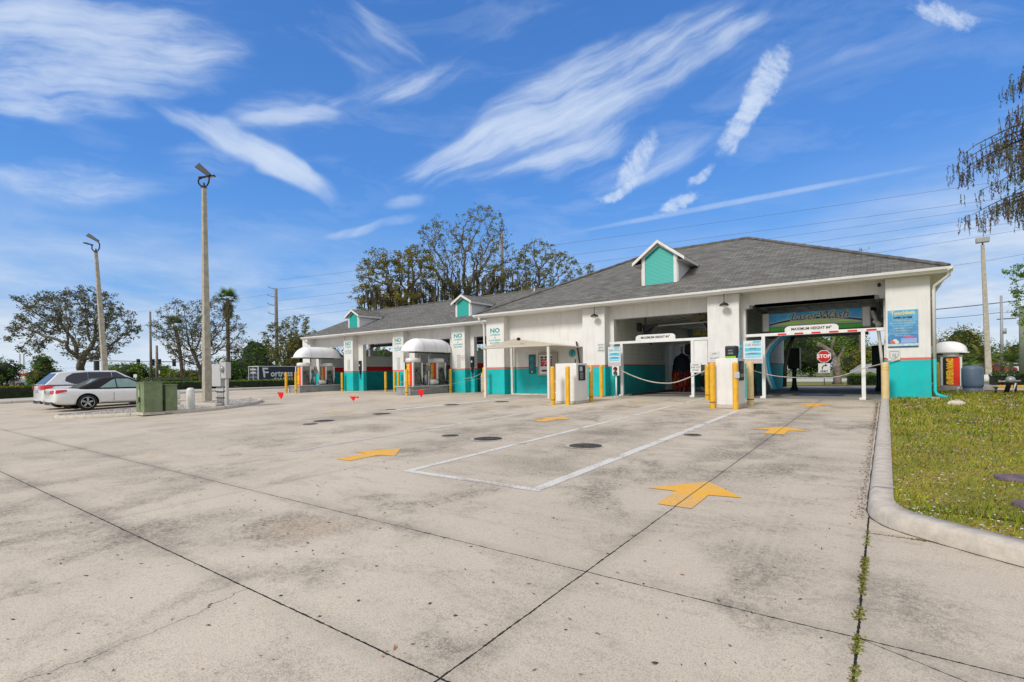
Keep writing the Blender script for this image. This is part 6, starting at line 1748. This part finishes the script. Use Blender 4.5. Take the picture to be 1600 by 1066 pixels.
# palms
def frond(b, o, d, L, droop, rnd, mi=0, w_=.5, n=16):
    side = Vector((-d.y, d.x, 0)).normalized()
    prev = None
    for k in range(n):
        f = (k + 1) / n
        p = o + d * (L * f) + Vector((0, 0, -droop * f * f))
        tdir = (d * L + Vector((0, 0, -2 * droop * f))).normalized()
        ll = w_ * math.sin(PI * min(1, .18 + f * .82)) * rnd.uniform(.85, 1.1)
        for s_ in (-1, 1):
            e = p + side * s_ * ll * .8 + tdir * ll * .5 + Vector((0, 0, -ll * .35))
            b.add([p, p + tdir * .07, e], [(0, 1, 2)], mi)
        if prev is not None: b.add([prev - side * .012, prev + side * .012, p + side * .012, p - side * .012], [(0, 1, 2, 3)], mi)
        prev = p
def feather_palm(px, d, label, h, L, nf, seed):
    rnd = random.Random(seed); g_ = ground_at(px, d)
    t = thing('palm_tree', label, 'palm', g_, 0, 'low spreading palms right of the building')
    b = MB(); b.tube([(0, 0, 0), (0, 0, h)], [.22, .16], 10); b.build('trunk', bark, t)
    b = MB()
    for k in range(nf):
        a = rnd.uniform(0, 2 * PI); e = rnd.uniform(-.1, 1.25); dd = Vector((math.cos(a) * math.cos(e), math.sin(a) * math.cos(e), math.sin(e)))
        frond(b, Vector((0, 0, h)), dd, L * rnd.uniform(.8, 1.1), L * rnd.uniform(.25, .6), rnd, 0 if rnd.random() < .75 else 1, .42, 22)
    b.build('crown', [palmg, leafmat('palm_leaves_yellow', (.2, .16, .03), (.38, .30, .07), None)], t)
feather_palm(1535, 50, 'spreading feather palm left of the right hand light pole base', 1.6, 3.0, 46, 61)
feather_palm(1580, 54, 'spreading feather palm right of the grey utility pole', 1.5, 3.0, 42, 62)
feather_palm(1508, 47, 'small low palm hugging the blue tank from behind', .8, 1.8, 24, 63)
def fan_palm(px, d, y_top, label, seed, lean=0, skirt=True):
    rnd = random.Random(seed); g_ = ground_at(px, d); h = EYE + (582 - y_top) * d / F
    t = thing('palm_tree', label, 'palm', g_, 0)
    b = MB(); n = 20
    b.tube([(lean * (k / n) ** 2 * math.cos(TH), lean * (k / n) ** 2 * math.sin(TH), h * k / n) for k in range(n + 1)], [.20 + .03 * (k % 2) + (.08 if k < 2 else 0) for k in range(n + 1)], 9); b.build('trunk', simple('palm_bark', (.16, .11, .065), .95, var=.4, scale=8), t)
    top = Vector((lean * math.cos(TH), lean * math.sin(TH), h))
    b = MB()
    def fan(o, dd, r, mi):
        s_ = dd.cross(Vector((0, 0, 1))).normalized() if abs(dd.z) < .95 else Vector((1, 0, 0)); u = s_.cross(dd)
        for k in range(13):
            a = (k - 6) / 6 * 1.25
            e = (dd * math.cos(a) + s_ * math.sin(a)) * r * rnd.uniform(.85, 1.05) + Vector((0, 0, -r * .28 * abs(a)))
            pp = (dd * math.sin(a) * -1 + s_ * math.cos(a)) * .05
            b.add([o - pp, o + pp, o + e], [(0, 1, 2)], mi)
    for k in range(44):
        a = rnd.uniform(0, 2 * PI); e = rnd.uniform(-.5, 1.4); dd = Vector((math.cos(a) * math.cos(e), math.sin(a) * math.cos(e), math.sin(e)))
        fan(top + dd * .7, dd, 1.05, 0)
    if skirt:
        for k in range(60):
            a = rnd.uniform(0, 2 * PI); dd = Vector((math.cos(a) * .55, math.sin(a) * .55, -1)).normalized()
            fan(top + Vector((0, 0, -rnd.uniform(.2, 1.9))) + dd * .2, dd, rnd.uniform(.6, 1.0), 1)
    b.build('crown', [palmg, leafmat('skirt_fronds', (.10, .085, .02), (.26, .20, .06), None, .1)], t)
fan_palm(357, 62, 458, 'tall cabbage palm with shaggy skirt right of the tall light pole', 71)
b_ = fan_palm(285, 66, 500, 'slender leaning palm trunk between the two bare trees', 72, lean=-.9, skirt=False)
g_ = at(1462, 440, 34)
t = thing('palm_tree', 'brown dead palm fronds just showing behind the roof corner', 'palm', (g_.x - .35, g_.y, 0))
b = MB(); b.tube([(0, 0, 0), (0, 0, g_.z + .3)], [.2, .15], 8); b.build('trunk', _M['palm_bark'], t)
rnd = random.Random(4); b = MB()
for k in range(26):
    a = rnd.uniform(0, 2 * PI); e = rnd.uniform(-1.4, .3); frond(b, Vector((0, 0, g_.z + .2)), Vector((math.cos(a) * math.cos(e), math.sin(a) * math.cos(e), math.sin(e))), rnd.uniform(.5, .9), .3, rnd, 0, .12, 9)
b.build('crown', palmdead, t)

# crape myrtle behind the bay
t = thing('stubby_tree', 'stubby lopped grey tree beside the stop sign', 'tree', (-2.45, 38.0, 0))
b = MB()
b.tube([(0, 0, -.05), (.02, 0, .25), (.0, 0, 1.0), (-.03, 0, 1.7)], [.30, .23, .21, .20], 12)
b.tube([(-.03, 0, 1.55), (-.3, 0, 2.1), (-.75, -.1, 2.45), (-1.05, -.1, 2.62)], [.16, .14, .13, .14], 10)
b.tube([(-.0, 0, 1.55), (.25, .1, 1.9), (.42, .1, 2.4)], [.12, .08, .06], 8); b.tube([(-.3, 0, 2.1), (-.2, .1, 2.6), (-.1, .1, 3.0)], [.1, .09, .08], 8)
b.build('trunk', bark_grey, t)
rnd = random.Random(6); b = MB(); pts = []
for k in range(900):
    c = rnd.choice([(-.9, 0, 2.75), (.42, .1, 2.6), (-.1, .1, 3.1), (.1, 0, 2.4)]); pts.append((c[0] + rnd.gauss(0, .3), c[1] + rnd.gauss(0, .3), c[2] + rnd.gauss(0, .22)))
leafcloud(b, pts, .05, rnd); b.build('crown', brightg, t)
b = MB(); b.add([(-7, 35.3, .02), (2.6, 35.8, .02), (4.0, 38.8, .02), (-5, 39.2, .02), (-8, 37.5, .02)], [(0, 1, 2, 3, 4)]); tag(b.build('verge', lawn_m), kind='structure')

# drooping cypress at the right edge (trunk stands just outside the picture)
def cypress():
    rnd = random.Random(81)
    g_ = ground_at(1738, 12.5); g_.z = gz(g_.y) + .1
    t = thing('cypress_tree', 'drooping fine-leaved cypress hanging in from the upper right', 'tree', g_)
    b = MB(); b.tube([(0, 0, 0), (.1, 0, 3), (0, .1, 6), (.1, 0, 9.5)], [.24, .19, .13, .04], 10)
    lv = MB()
    left = -Vector((math.cos(TH), math.sin(TH), 0))
    for k in range(105):
        z0_ = rnd.uniform(5.0, 8.7); a = rnd.uniform(0, 2 * PI)
        if rnd.random() < .6: d = (left + Vector((rnd.gauss(0, .5), rnd.gauss(0, .5), 0))).normalized()
        else: d = Vector((math.cos(a), math.sin(a), 0))
        L = rnd.uniform(1.0, 2.45) * (1.15 if z0_ < 7.2 else .75)
        pts = []
        for i in range(9):
            f = i / 8
            pts.append(Vector((0, 0, z0_)) + d * L * f + Vector((rnd.gauss(0, .03), rnd.gauss(0, .03), .45 * L * (f - f * f * 1.25))))
        b.tube(pts, [.035 * (1 - i / 8.6) + .004 for i in range(9)], 4, caps=False)
        for i in range(2, 9):
            for _ in range(7):
                p = pts[i] + d * rnd.uniform(-.15, .15) + Vector((rnd.gauss(0, .12), rnd.gauss(0, .12), 0)); ln = rnd.uniform(.15, .48)
                sd = Vector((rnd.gauss(0, .10), rnd.gauss(0, .10), -1)).normalized()
                b.tube([p, p + sd * ln], [.004, .003], 3, caps=False)
                seed_ = rnd.random() < .45
                for j in range(int(ln / .035)):
                    q = p + sd * (j * .035); s_ = rnd.uniform(.025, .06)
                    e = Vector((rnd.gauss(0, 1), rnd.gauss(0, 1), -1.5)).normalized() * s_ * 1.7; wv = Vector((rnd.gauss(0, 1), rnd.gauss(0, 1), 0)).normalized() * s_ * .38
                    lv.add([q - wv, q + wv, q + e], [(0, 1, 2)], 1 if seed_ else 0)
    b.build('trunk', bark, t); lv.build('crown', [cyp, cypseed], t)
cypress()
g_ = ground_at(1632, 21)
sc_tree('street_tree', 'small bright-leaved tree reaching in at the right edge', g_, lobes(g_, [(1572, 392, 1660, 450, 21), (1578, 445, 1670, 525, 21), (1600, 410, 1700, 500, 21)]), 420, .22, 2, .4, 82, .10, brightg, 5500, .05, bark_grey, rtip=.006, lspread=.14)

# ------------------------------------------------------------------ poles, wires, street things far off
def upole(px, d, y_top, r, label, arms=0, m=wood_pole, lean=0, side=-1):
    g_ = ground_at(px, d); h = (at(px, y_top, d).z)
    t = thing('utility_pole', label, 'utility pole', g_)
    b = MB(); b.tube([(0, 0, 0), (lean * math.cos(TH), lean * math.sin(TH), h)], [r * 1.2, r * .8], 9); b.build('post', m, t)
    return t, g_, h
u = Vector((math.cos(TH), math.sin(TH), 0))
t, gp_, hp_ = upole(433, 78, 451, .26, 'wooden utility pole with four brackets above the lettered trailer')
tips = []
for k, (dy, L) in enumerate(((0, 1.1), (1.2, 1.3), (2.5, 1.3), (3.9, 1.2))):
    b = MB(); z = hp_ - .15 - dy; b.tube([(0, 0, z), tuple(-u * L + Vector((0, 0, z + .35)))], .05, 6); br = b.build('bracket', wood_pole, t)
    b = MB(); b.lathe([(.09, 0), (.06, .1), (.09, .2), (.0, .3)], 8, c=tuple(-u * L + Vector((0, 0, z + .3)))); b.build('insulator', grey_p, br)
    tips.append(gp_ + (-u * L) + Vector((0, 0, z + .55)))
upole(787, 58, 364, .20, 'weathered utility pole standing among the oak limbs')
upole(236, 60, 487, .13, 'grey-brown utility pole behind the parked cars')
upole(245.5, 64, 540, .16, 'short pale pole right beside the taller utility pole')
upole(288, 70, 540, .06, 'thin metal mast near the leaning palm')
t, gq, hq = upole(1566, 56, 462, .14, 'slim grey pole with small bracket, right', m=grey_p)
b = MB(); b.tube([tuple(u * -.5 + Vector((0, 0, hq - 2.6))), tuple(u * 1.6 + Vector((0, 0, hq - 2.5)))], .05, 6); b.build('bracket', dark_gr, t)
b = MB(); b.cyl(.2, 0, hq - 4.2, hq - 3.6, .2, 10); b.build('transformer', grey_p, t)
upole(1598, 24.5, 478, .12, 'green-grey pole at the right edge', m=simple('pole_green', (.20, .23, .16), .8, var=.15))
upole(1498, 90, 503, .05, 'thin far antenna mast behind the round tree', m=dark_gr)
wire_m = simple('wire', (.13, .15, .20), .7)
def wire(name, a, c, r, sag, label):
    A, C_ = Vector(a), Vector(c); b = MB()
    b.tube([A.lerp(C_, i / 24) - Vector((0, 0, sag * 4 * (i / 24) * (1 - i / 24))) for i in range(25)], r, 4)
    return tag(b.build(name, wire_m), label, 'wire', 'overhead power lines')
WR = [((433, 438, 76), (1640, 272, 46), 'topmost overhead line rising rightwards over the roofs'), ((433, 452, 76), (1640, 300, 46), 'second overhead line from the top'),
      ((433, 470, 76), (1640, 312, 52), 'third overhead line from the top, right end near the cypress'), ((433, 486, 76), (1640, 326, 52), 'fourth overhead line from the top'),
      ((433, 498, 76), (1640, 340, 50), 'fifth overhead line from the top'), ((880, 462, 70), (1640, 352, 50), 'sixth overhead line passing behind the big roof'), ((1300, 436, 60), (1640, 390, 50), 'faint overhead line right of the roof corner')]
for a, c, l in WR: wire('power_line', at(*a), at(*c), .014, .35, l)
wire('power_line', at(1440, 485.5, 56), at(1640, 463, 56), .05, .1, 'thick black cable right of the building'); wire('power_line', at(1440, 499, 56), at(1566, 488, 56), .03, .1, 'thin lower cable right of the building')
wire('power_line', at(1566, 489, 56), at(1640, 480, 56), .02, .1, 'short cable right of the slim grey pole')
for k, (ya, yb) in enumerate(((492, 452), (520, 470), (560, 545))): wire('power_line', at(-40, ya + 20, 90), at(433, yb + 6, 78), .012, .5, ('upper', 'middle', 'lower')[k] + ' overhead line over the left trees')

# traffic signal mast arm
g_ = ground_at(307, 84); t = thing('traffic_signal', 'traffic light arm with three dark heads across the far road', 'traffic light', g_)
z = at(307, 566, 84).z; zr_ = at(130, 563, 84).z
b = MB(); b.tube([(0, 0, 0), (0, 0, z + .6)], .14, 8); b.build('post', galv, t)
b = MB(); arm_end = at(146, 563.5, 84) - g_; b.tube([(0, 0, z), tuple(arm_end)], .09, 8); b.build('mast_arm', galv, t)
for px in (216, 239, 249, 272):
    p = at(px, 565.5, 83.9) - g_
    b = MB(); b.box(p.x - .22, p.x + .22, p.y - .2, p.y + .2, p.z - .75, p.z + .45); b.build('signal_head', black_p, t)
g_ = ground_at(153, 84)
t = thing('gantry_sign_post', 'dark square post with overhead sign behind the first tree', 'sign post', g_); z = at(146, 556, 84).z
b = MB(); b.box(-1.0, -.3, -.3, .3, 0, z); b.box(-3.4, -1.0, -.2, .2, z - .9, z + .1); b.build('post', dark_gr, t)
def small_sign(px, d, y0_, y1_, w_, m, label, hb=0):
    g_ = ground_at(px, d); t = thing('road_sign', label, 'road sign', g_)
    za, zb = at(px, y1_, d).z, at(px, y0_, d).z
    b = MB(); b.cyl(0, 0, 0, za, .04, 6); b.build('post', galv, t)
    b = MB(); b.add([tuple(u * s1 * w_ + Vector((0, -.06, z_))) for s1, z_ in ((-1, za), (1, za), (1, zb), (-1, zb))], [(0, 1, 2, 3)]); b.build('panel', m, t)
small_sign(212, 62, 585, 590, .2, white_metal, 'small white road sign near the parked cars')
small_sign(248, 66, 579, 584, .2, white_metal, 'small white road sign by the far poles')
t = thing('price_sign', 'tall white twin post fuel price sign at the far left', 'sign', ground_at(33, 88)); gg = t.location
for px in (31.5, 37.5):
    p = at(px, 590, 88) - gg; b = MB(); b.box(p.x - .1, p.x + .1, p.y - .1, p.y + .1, 0, at(px, 553, 88).z); b.build('post', white_metal, t)
p = at(32, 585, 87.5) - gg
for dz0, dz1, m_ in ((1.2, 1.8, white_metal), (.75, 1.15, red_p), (0.2, .7, white_metal)):
    b = MB(); b.add([tuple(p * 1 + u * s1 * .9 + Vector((0, 0, z_ - p.z + 1.0))) for s1, z_ in ((-1, dz0), (1, dz0), (1, dz1), (-1, dz1))], [(0, 1, 2, 3)]); b.build('panel', m_, t)
t = thing('price_sign', 'low green and red fuel sign right of the white posts', 'sign', ground_at(43, 80)); z0_ = .3
b = MB(); b.box(-.5, .5, -.2, .2, .2, 1.6); b.build('panel', simple('sign_green', (.03, .22, .10), .5), t)
b = MB(); b.box(-.5, .5, -.22, .2, 1.6, 2.2); b.build('header', red_p, t); b = MB(); b.box(-.1, .1, -.1, .1, 0, .2); b.build('post', galv, t)

# stop sign
t = thing('stop_sign', 'red octagonal stop sign over a white right turn plate', 'stop sign', (-3.02, 36.6, 0))
b = MB(); b.cyl(0, .03, 0, 1.75, .03, 8); b.build('post', galv, t)
R8 = .40; oc = [(R8 * math.cos(PI / 8 + k * PI / 4), 1.77 + R8 * math.sin(PI / 8 + k * PI / 4)) for k in range(8)]
b = MB(); b.prism(oc, 'y', -.012, 0); b.build('border', white_t, t)
o8 = [(x * .92, 1.77 + (z_ - 1.77) * .92) for x, z_ in oc]; b = MB(); b.prism(o8, 'y', -.018, -.011); pl = b.build('plate', red_p, t)
text('STOP', .30, (0, -.021, 1.77), FRONT, white_t, pl, 'lettering', .95, bold=.012)
b = MB(); b.box(-.31, .31, -.012, 0, .76, 1.34); pl = b.build('turn_plate', white_metal, t)
b = MB(); P = [(-.10, -.016, .98), (-.09, -.016, 1.10), (-.03, -.016, 1.19), (.07, -.016, 1.22)]
b.tube(P, .028, 6); b.add([(.05, -.018, 1.14), (.19, -.018, 1.22), (.05, -.018, 1.31)], [(0, 1, 2)]); b.build('arrow', black_t, pl)
text('ONLY', .17, (0, -.016, .85), FRONT, black_t, pl, 'lettering', .9, bold=.008)

# trailer behind the hedge
t = thing('box_trailer', 'dark blue box trailer with white lettering behind the hedge', 'trailer', (-54.8, 28.45, 0)); t.scale = (.85, .85, .72)
b = MB(); b.box(-2.4, 0, 0, 7.2, .55, 2.95); bo = b.build('body', simple('trailer_navy', (.03, .042, .075), .45, var=.15, scale=2), t)
b = MB()
for x_, y_ in ((0, 0), (0, 7.2), (-2.4, 0)): b.box(x_ - .05, x_ + .05, y_ - .05, y_ + .05, .5, 2.98)
b.box(-2.42, .03, -.03, 7.23, 2.95, 3.05); b.box(-2.42, .03, -.03, 7.23, .48, .55); b.box(.0, .02, 5.0, 5.06, .6, 2.5); b.box(.0, .02, 5.0, 7.1, 2.45, 2.5); b.build('frame', white_metal, t)
b = MB()
for k in range(4): b.box(-2.35, -.05, -.05, -.03, .8 + k * .55, .83 + k * .55)
b.box(-1.25, -1.18, -.05, -.03, .55, 2.95); b.build('rear_door_bar', white_metal, t)
text('F', 2.1, (.03, 1.0, 1.95), RIGHT, white_t, bo, 'lettering', .9, bold=.03, shear=-.12)
text('ortress', 1.35, (.03, 1.6, 1.85), RIGHT, white_t, bo, 'lettering', .78, bold=.035, align='LEFT')
text('RV & BOAT STORAGE', .50, (.03, 4.6, 1.02), RIGHT, white_t, bo, 'lettering', 1.05, bold=.015)
text('Fortress', .42, (-1.2, -.06, 2.55), FRONT, white_t, bo, 'lettering', .95, bold=.01); text('STORAGE', .26, (-1.2, -.06, 2.05), FRONT, white_t, bo, 'lettering', 1.1, bold=.01)
for yy in (3.2, 4.1):
    for xx in (-2.3, -.12):
        b = MB(); b.lathe([(0, -.11), (.38, -.11), (.38, .11), (0, .11)], 18, c=(xx, yy, .38), axis='x'); b.build('wheel', rubber, t)
b = MB(); b.tube([(.02, 2.7, .55), (.02, 2.9, .85), (.02, 4.4, .85), (.02, 4.6, .55)], .06, 6); b.build('mudguard', white_metal, t)

# distant vehicles: small but shaped
def far_car(px, d, rz, m, label, k=1.0):
    g_ = ground_at(px, d); t = thing('far_car', label, 'car', (g_.x, g_.y, max(g_.z, 0)), rz, 'cars on the far roads')
    pr = [(-2.2, .3), (-2.25, .8), (-1.9, .95), (-1.2, 1.42), (.4, 1.45), (1.1, .98), (2.0, .85), (2.2, .6), (2.2, .3)]
    b = MB(); b.prism([(x * k, z * k) for x, z in pr], 'y', -.85, .85); b.build('body', m, t, bevel=.08)
    b = MB(); b.prism([(x * k, z * k) for x, z in [(-1.6, .98), (-1.1, 1.35), (.35, 1.37), (.9, 1.0)]], 'y', -.87, .87); b.build('window', glass_dk, t)
    for x in (-1.4, 1.4):
        for y_ in (-.8, .8):
            b = MB(); b.lathe([(0, -.12), (.33, -.12), (.33, .12), (0, .12)], 14, c=(x * k, y_, .33), axis='y'); b.build('wheel', rubber, t)
ra = math.atan2(u.y, u.x)
far_car(4, 92, ra, car_white, 'white car far off at the extreme left'); far_car(22, 86, ra + .3, simple('car_grey', (.32, .33, .34), .35), 'grey car far off left of the price sign')
far_car(1556, 62, ra + .2, simple('car_red', (.35, .015, .02), .3), 'dark red car right of the light pole base'); far_car(1584, 70, ra, car_white, 'white car far off at the right edge')
far_car(1528, 64, ra, simple('car_black', (.02, .02, .025), .3), 'black car behind the light pole base, right')
far_car(208 + 95, 80, ra, car_white, 'white car far off between poles left of the light pole') if False else None
far_car(468 - 160, 84, ra, car_white, 'white car on the far road left of the meter cabinets')
far_car(1372, 50, ra, simple('car_grey', (.32, .33, .34), .35), 'grey car top behind the short hedge, through the right bay')

# white road barrier and yellow kerb on the right
b = MB(); P = [at(1508, 589.5, 40), at(1650, 588, 40)]
d = (P[1] - P[0]).normalized(); b.tube(P, .01, 4)
b = MB(); a0, a1 = P; b.add([tuple(a0 + Vector((0, 0, -.18))), tuple(a1 + Vector((0, 0, -.18))), tuple(a1 + Vector((0, 0, .18))), tuple(a0 + Vector((0, 0, .18))),
                            tuple(a0 + Vector((0, .3, -.18))), tuple(a1 + Vector((0, .3, -.18))), tuple(a1 + Vector((0, .3, .18))), tuple(a0 + Vector((0, .3, .18)))],
                           [(0, 1, 2, 3), (4, 7, 6, 5), (3, 2, 6, 7), (0, 3, 7, 4)])
tag(b.build('low_wall', white_metal), 'low white wall behind the pink-flowered hedge, right', 'wall')
kerb('kerb', [(4.0, 32.0), (16, 33.6), (30, 35.2)], .2, .14, 1, simple('kerb_yellow', (.72, .42, .06), .8, var=.2, dirt=.3), seg=2)

# tank, mulch bed, backflow pipe, rock, lids, splash things on the lawn
zl = .06
b = MB(); rnd = random.Random(3)
poly = [(1.75, 24.6), (2.3, 24.2), (3.2, 22.6), (4.0, 22.0), (4.8, 22.8), (4.6, 25.4), (3.6, 27.2), (2.2, 27.4)]
b.add([(x, y, .082) for x, y in poly], [tuple(range(len(poly)))]); tag(b.build('mulch_bed', mulch_m), kind='structure')
t = thing('pressure_tank', 'blue-grey plastic covered tank on the mulch right of the building', 'tank', (2.72, 26.4, .06))
b = MB(); b.lathe([(.31, .17), (.325, .19), (.33, .30), (.33, .84), (.315, .90), (.27, .95), (.14, .985), (0, .99)], 36); b.build('tank_body', brick_blue, t)
b = MB(); b.lathe([(.36, 0), (.36, .03), (.30, .035), (.29, .17), (.31, .175)], 36); b.build('base', brick_blue, t)
t = thing('backflow_valve', 'black and grey backflow valve assembly right of the tank', 'valve', (3.35, 23.4, .07))
b = MB(); b.tube([(-.12, 0, 0), (-.02, 0, .42), (.0, 0, .5)], .065, 10); b.tube([(.10, .1, 0), (.14, .1, .40)], .05, 8); b.build('pipe', black_p, t)
b = MB(); b.tube([(.05, -.02, .06), (.12, -.02, .38)], .025, 6); b.build('white_pipe', white_pipe, t)
b = MB(); b.lathe([(.001, .60), (.10, .57), (.13, .48), (.12, .40), (.04, .38)], 14); b.tube([(-.3, 0, .42), (.25, .05, .44)], .03, 8); b.build('bonnet', galv, t)
b = MB(); b.cyl(-.36, .0, 0, .2, .03, 8); b.box(-.42, -.3, -.03, .03, .2, .24); b.build('side_tap', black_p, t)
t = tag(MB().tube([(1.95, 22.6, .05), (1.95, 22.6, .28), (1.98, 22.55, .31)], .022, 8).build('standpipe', white_pipe), 'thin white standpipe on the grass before the tank', 'pipe')
rnd = random.Random(12); b = MB()
def rk(u_, v_):
    th, ph = 2 * PI * u_, PI * v_; k = 1 + .13 * math.sin(3 * th + 1) * math.sin(2 * ph) + .08 * math.cos(5 * th)
    return (1.42 + .17 * k * math.cos(th) * math.sin(ph), 16.9 + .12 * k * math.sin(th) * math.sin(ph), gz(16.9) + .13 + .085 * k * math.cos(ph))
b.grid(rk, 12, 8, smooth=False); tag(b.build('rock', simple('limestone', (.62, .57, .45), .9, var=.15, scale=12, bmp=.4)), 'pale lump of limestone on the grass near the building corner', 'rock')
for (x_, y_, r_, lab) in ((1.08, 7.35, .17, 'faded purple valve lid in the grass, farther of two'), (1.0, 6.12, .13, 'purple valve lid in the grass, nearer of two')):
    b = MB(); z = gz(y_) + .118; b.lathe([(r_, -.02), (r_, .012), (r_ * .9, .018), (0, .018)], 28, c=(x_, y_, z)); b.box(x_ - .03, x_ + .03, y_ - .01, y_ + .01, z + .018, z + .024)
    tag(b.build('valve_lid', simple('purple_lid', (.16, .11, .135), .8, var=.3, scale=14)), lab, 'valve lid')

# ------------------------------------------------------------------ grass, weeds, litter
def inside_lawn(x, y):
    if y > 18.8: return x > 1.2 or (x > .25 and y < 19.35)
    for (ax, ay), (cx_, cy_) in zip(inner[:-1], inner[1:]):
        lo, hi = min(ay, cy_), max(ay, cy_)
        if lo <= y <= hi and hi > lo:
            return x > ax + (cx_ - ax) * (y - ay) / (cy_ - ay)
    return False
rnd = random.Random(17)
bl = MB(); fl = MB(); cnt = 0
from mathutils import noise as mnoise
while cnt < 52000:
    y = 4.2 + (rnd.random() ** 1.9) * 22; x = rnd.uniform(0, .35 + y * .34 + .8)
    if not inside_lawn(x, y): continue
    cnt += 1
    z = gz(y) + (.10 if y < 24 else .06)
    nv = mnoise.noise(Vector((x * 1.3, y * 1.3, 0)))
    dpt = max(1, y / 7)
    nv2 = mnoise.noise(Vector((x * 3.1 + 3, y * 2.6, 4)))
    if nv2 > .33 and rnd.random() < .6: continue
    h_ = rnd.uniform(.016, .046) * (1 + nv * .6) * min(dpt, 1.9); w_ = rnd.uniform(.0025, .005) * dpt
    a = rnd.uniform(0, 2 * PI); lx, ly = math.cos(a) * h_ * .9, math.sin(a) * h_ * .9
    px_, py_ = -math.sin(a) * w_, math.cos(a) * w_
    r_ = rnd.random() + nv * .55
    mi = 1 if r_ < .44 else (2 if nv2 > .2 and rnd.random() < .6 or rnd.random() < .06 else 0)
    bl.add([(x - px_, y - py_, z), (x + px_, y + py_, z), (x + lx + px_ * .3, y + ly, z + h_)], [(0, 1, 2)], mi)
bl.build('grass', [leafmat('grass_green', (0.155, 0.255, 0.011), (0.373, 0.493, 0.022), (0.559, 0.62, 0.043)), leafmat('grass_yellow', (0.331, 0.262, 0.021), (0.58, 0.469, 0.038), (0.469, 0.248, 0.067)), leafmat('grass_brown', (.12, .06, .03), (.26, .13, .07), None)])
tag(bpy.data.objects['grass'], kind='stuff')
cnt = 0
while cnt < 5200:
    y = 4.2 + (rnd.random() ** 1.7) * 18; x = rnd.uniform(0, .35 + y * .34 + .5)
    if not inside_lawn(x, y): continue
    nv = mnoise.noise(Vector((x * 1.0 + 7, y * .9, 2))) + (.25 if y < 6 else 0)
    if rnd.random() > .15 + max(0, nv) * 1.3: continue
    cnt += 1
    z = gz(y) + .10 + rnd.uniform(.01, .035); s = rnd.uniform(.005, .014) * max(1, y / 8); a = rnd.uniform(0, PI)
    c_, s_ = math.cos(a) * s, math.sin(a) * s
    fl.add([(x - c_, y - s_, z), (x + s_ * .7, y - c_ * .7, z + s * .4), (x + c_, y + s_, z + s * .3), (x - s_ * .7, y + c_ * .7, z)], [(0, 1, 2, 3)], 0 if rnd.random() < .62 else 1)
tag(fl.build('lawn_litter', [simple('pale_petals', (.62, .58, .60), .8, var=.25, scale=40), simple('dead_leaf', (.26, .13, .09), .8, var=.4, scale=20)]), kind='stuff')
# weeds rooted in the joint, moss line along the kerb
b = MB()
for k in range(1500):
    y = rnd.choice((rnd.uniform(2.3, 5.2), rnd.gauss(3.2, .35), rnd.gauss(4.2, .3)))
    if not 2.2 < y < 5.9: continue
    if mnoise.noise(Vector((0, y * 3.2, 5))) < -.12: continue
    x = -.13 + rnd.gauss(0, .010); z = gz(y); s = rnd.uniform(.005, .013); a = rnd.uniform(0, 2 * PI)
    dx, dy = math.cos(a) * s, math.sin(a) * s
    b.add([(x, y, z), (x + dx - dy * .4, y + dy + dx * .4, z + s * .7), (x + dx * 1.6, y + dy * 1.6, z + s * rnd.uniform(.1, .5)), (x + dx + dy * .4, y + dy - dx * .4, z + s * .3)], [(0, 1, 2, 3)], 0 if rnd.random() < .72 else 1)
for k in range(350):
    x = rnd.choice((rnd.uniform(-.1, .75), rnd.gauss(.32, .08))); y = 5.02 + rnd.gauss(0, .012) if x < .3 else 5.3 - x * .62 + rnd.gauss(0, .02)
    z = gz(y); s = rnd.uniform(.005, .013); a = rnd.uniform(0, 2 * PI); dx, dy = math.cos(a) * s, math.sin(a) * s
    b.add([(x, y, z + .001), (x + dx - dy * .4, y + dy + dx * .4, z + s * .5), (x + dx * 1.6, y + dy * 1.6, z + s * .4), (x + dx + dy * .4, y + dy - dx * .4, z + s * .5)], [(0, 1, 2, 3)], 0 if rnd.random() < .4 else 1)
tag(b.build('joint_weeds', [leafmat('weed_green', (.12, .18, .015), (.34, .36, .05), None), leafmat('weed_brown', (.26, .17, .05), (.45, .30, .12), None)]), kind='stuff')
# fallen leaves and debris on the concrete, denser along the kerb
b = MB()
def litter(x, y, s):
    z = gz(y) + .003; a = rnd.uniform(0, 2 * PI); dx, dy = math.cos(a) * s, math.sin(a) * s; k = rnd.uniform(.2, .5)
    b.add([(x - dx, y - dy, z), (x + dy * k, y - dx * k, z + s * .25), (x + dx, y + dy, z + s * rnd.uniform(.1, .5)), (x - dy * k, y + dx * k, z + s * .05)], [(0, 1, 2), (0, 2, 3)], rnd.choice((0, 0, 0, 1, 2)))
for k in range(1400):
    y = rnd.uniform(5.4, 18.5); litter(-.17 - abs(rnd.gauss(0, .040)), y, rnd.uniform(.004, .011) * (1 + y / 18))
for k in range(1100):
    a = rnd.uniform(-1.15, .95); d_ = 1.9 + 12 * rnd.random() ** 1.3
    dx, dy = math.sin(a - TH) * d_, math.cos(a - TH) * d_
    if dx > -.2 or dy < .3: continue
    litter(dx, dy, rnd.uniform(.005, .017) * (1 + d_ * .05))
for x_, y_ in ((-.9, 2.35), (-2.05, 1.75), (-2.25, 2.2), (-1.45, 2.5), (-2.8, 1.95), (-1.2, 1.75)): litter(x_, y_, .024)
tag(b.build('leaf_litter', [simple('litter_brown', (.11, .05, .03), .9, var=.4, scale=30), simple('litter_dark', (.03, .025, .022), .9), simple('litter_orange', (.33, .13, .05), .9, var=.3)]), kind='stuff')
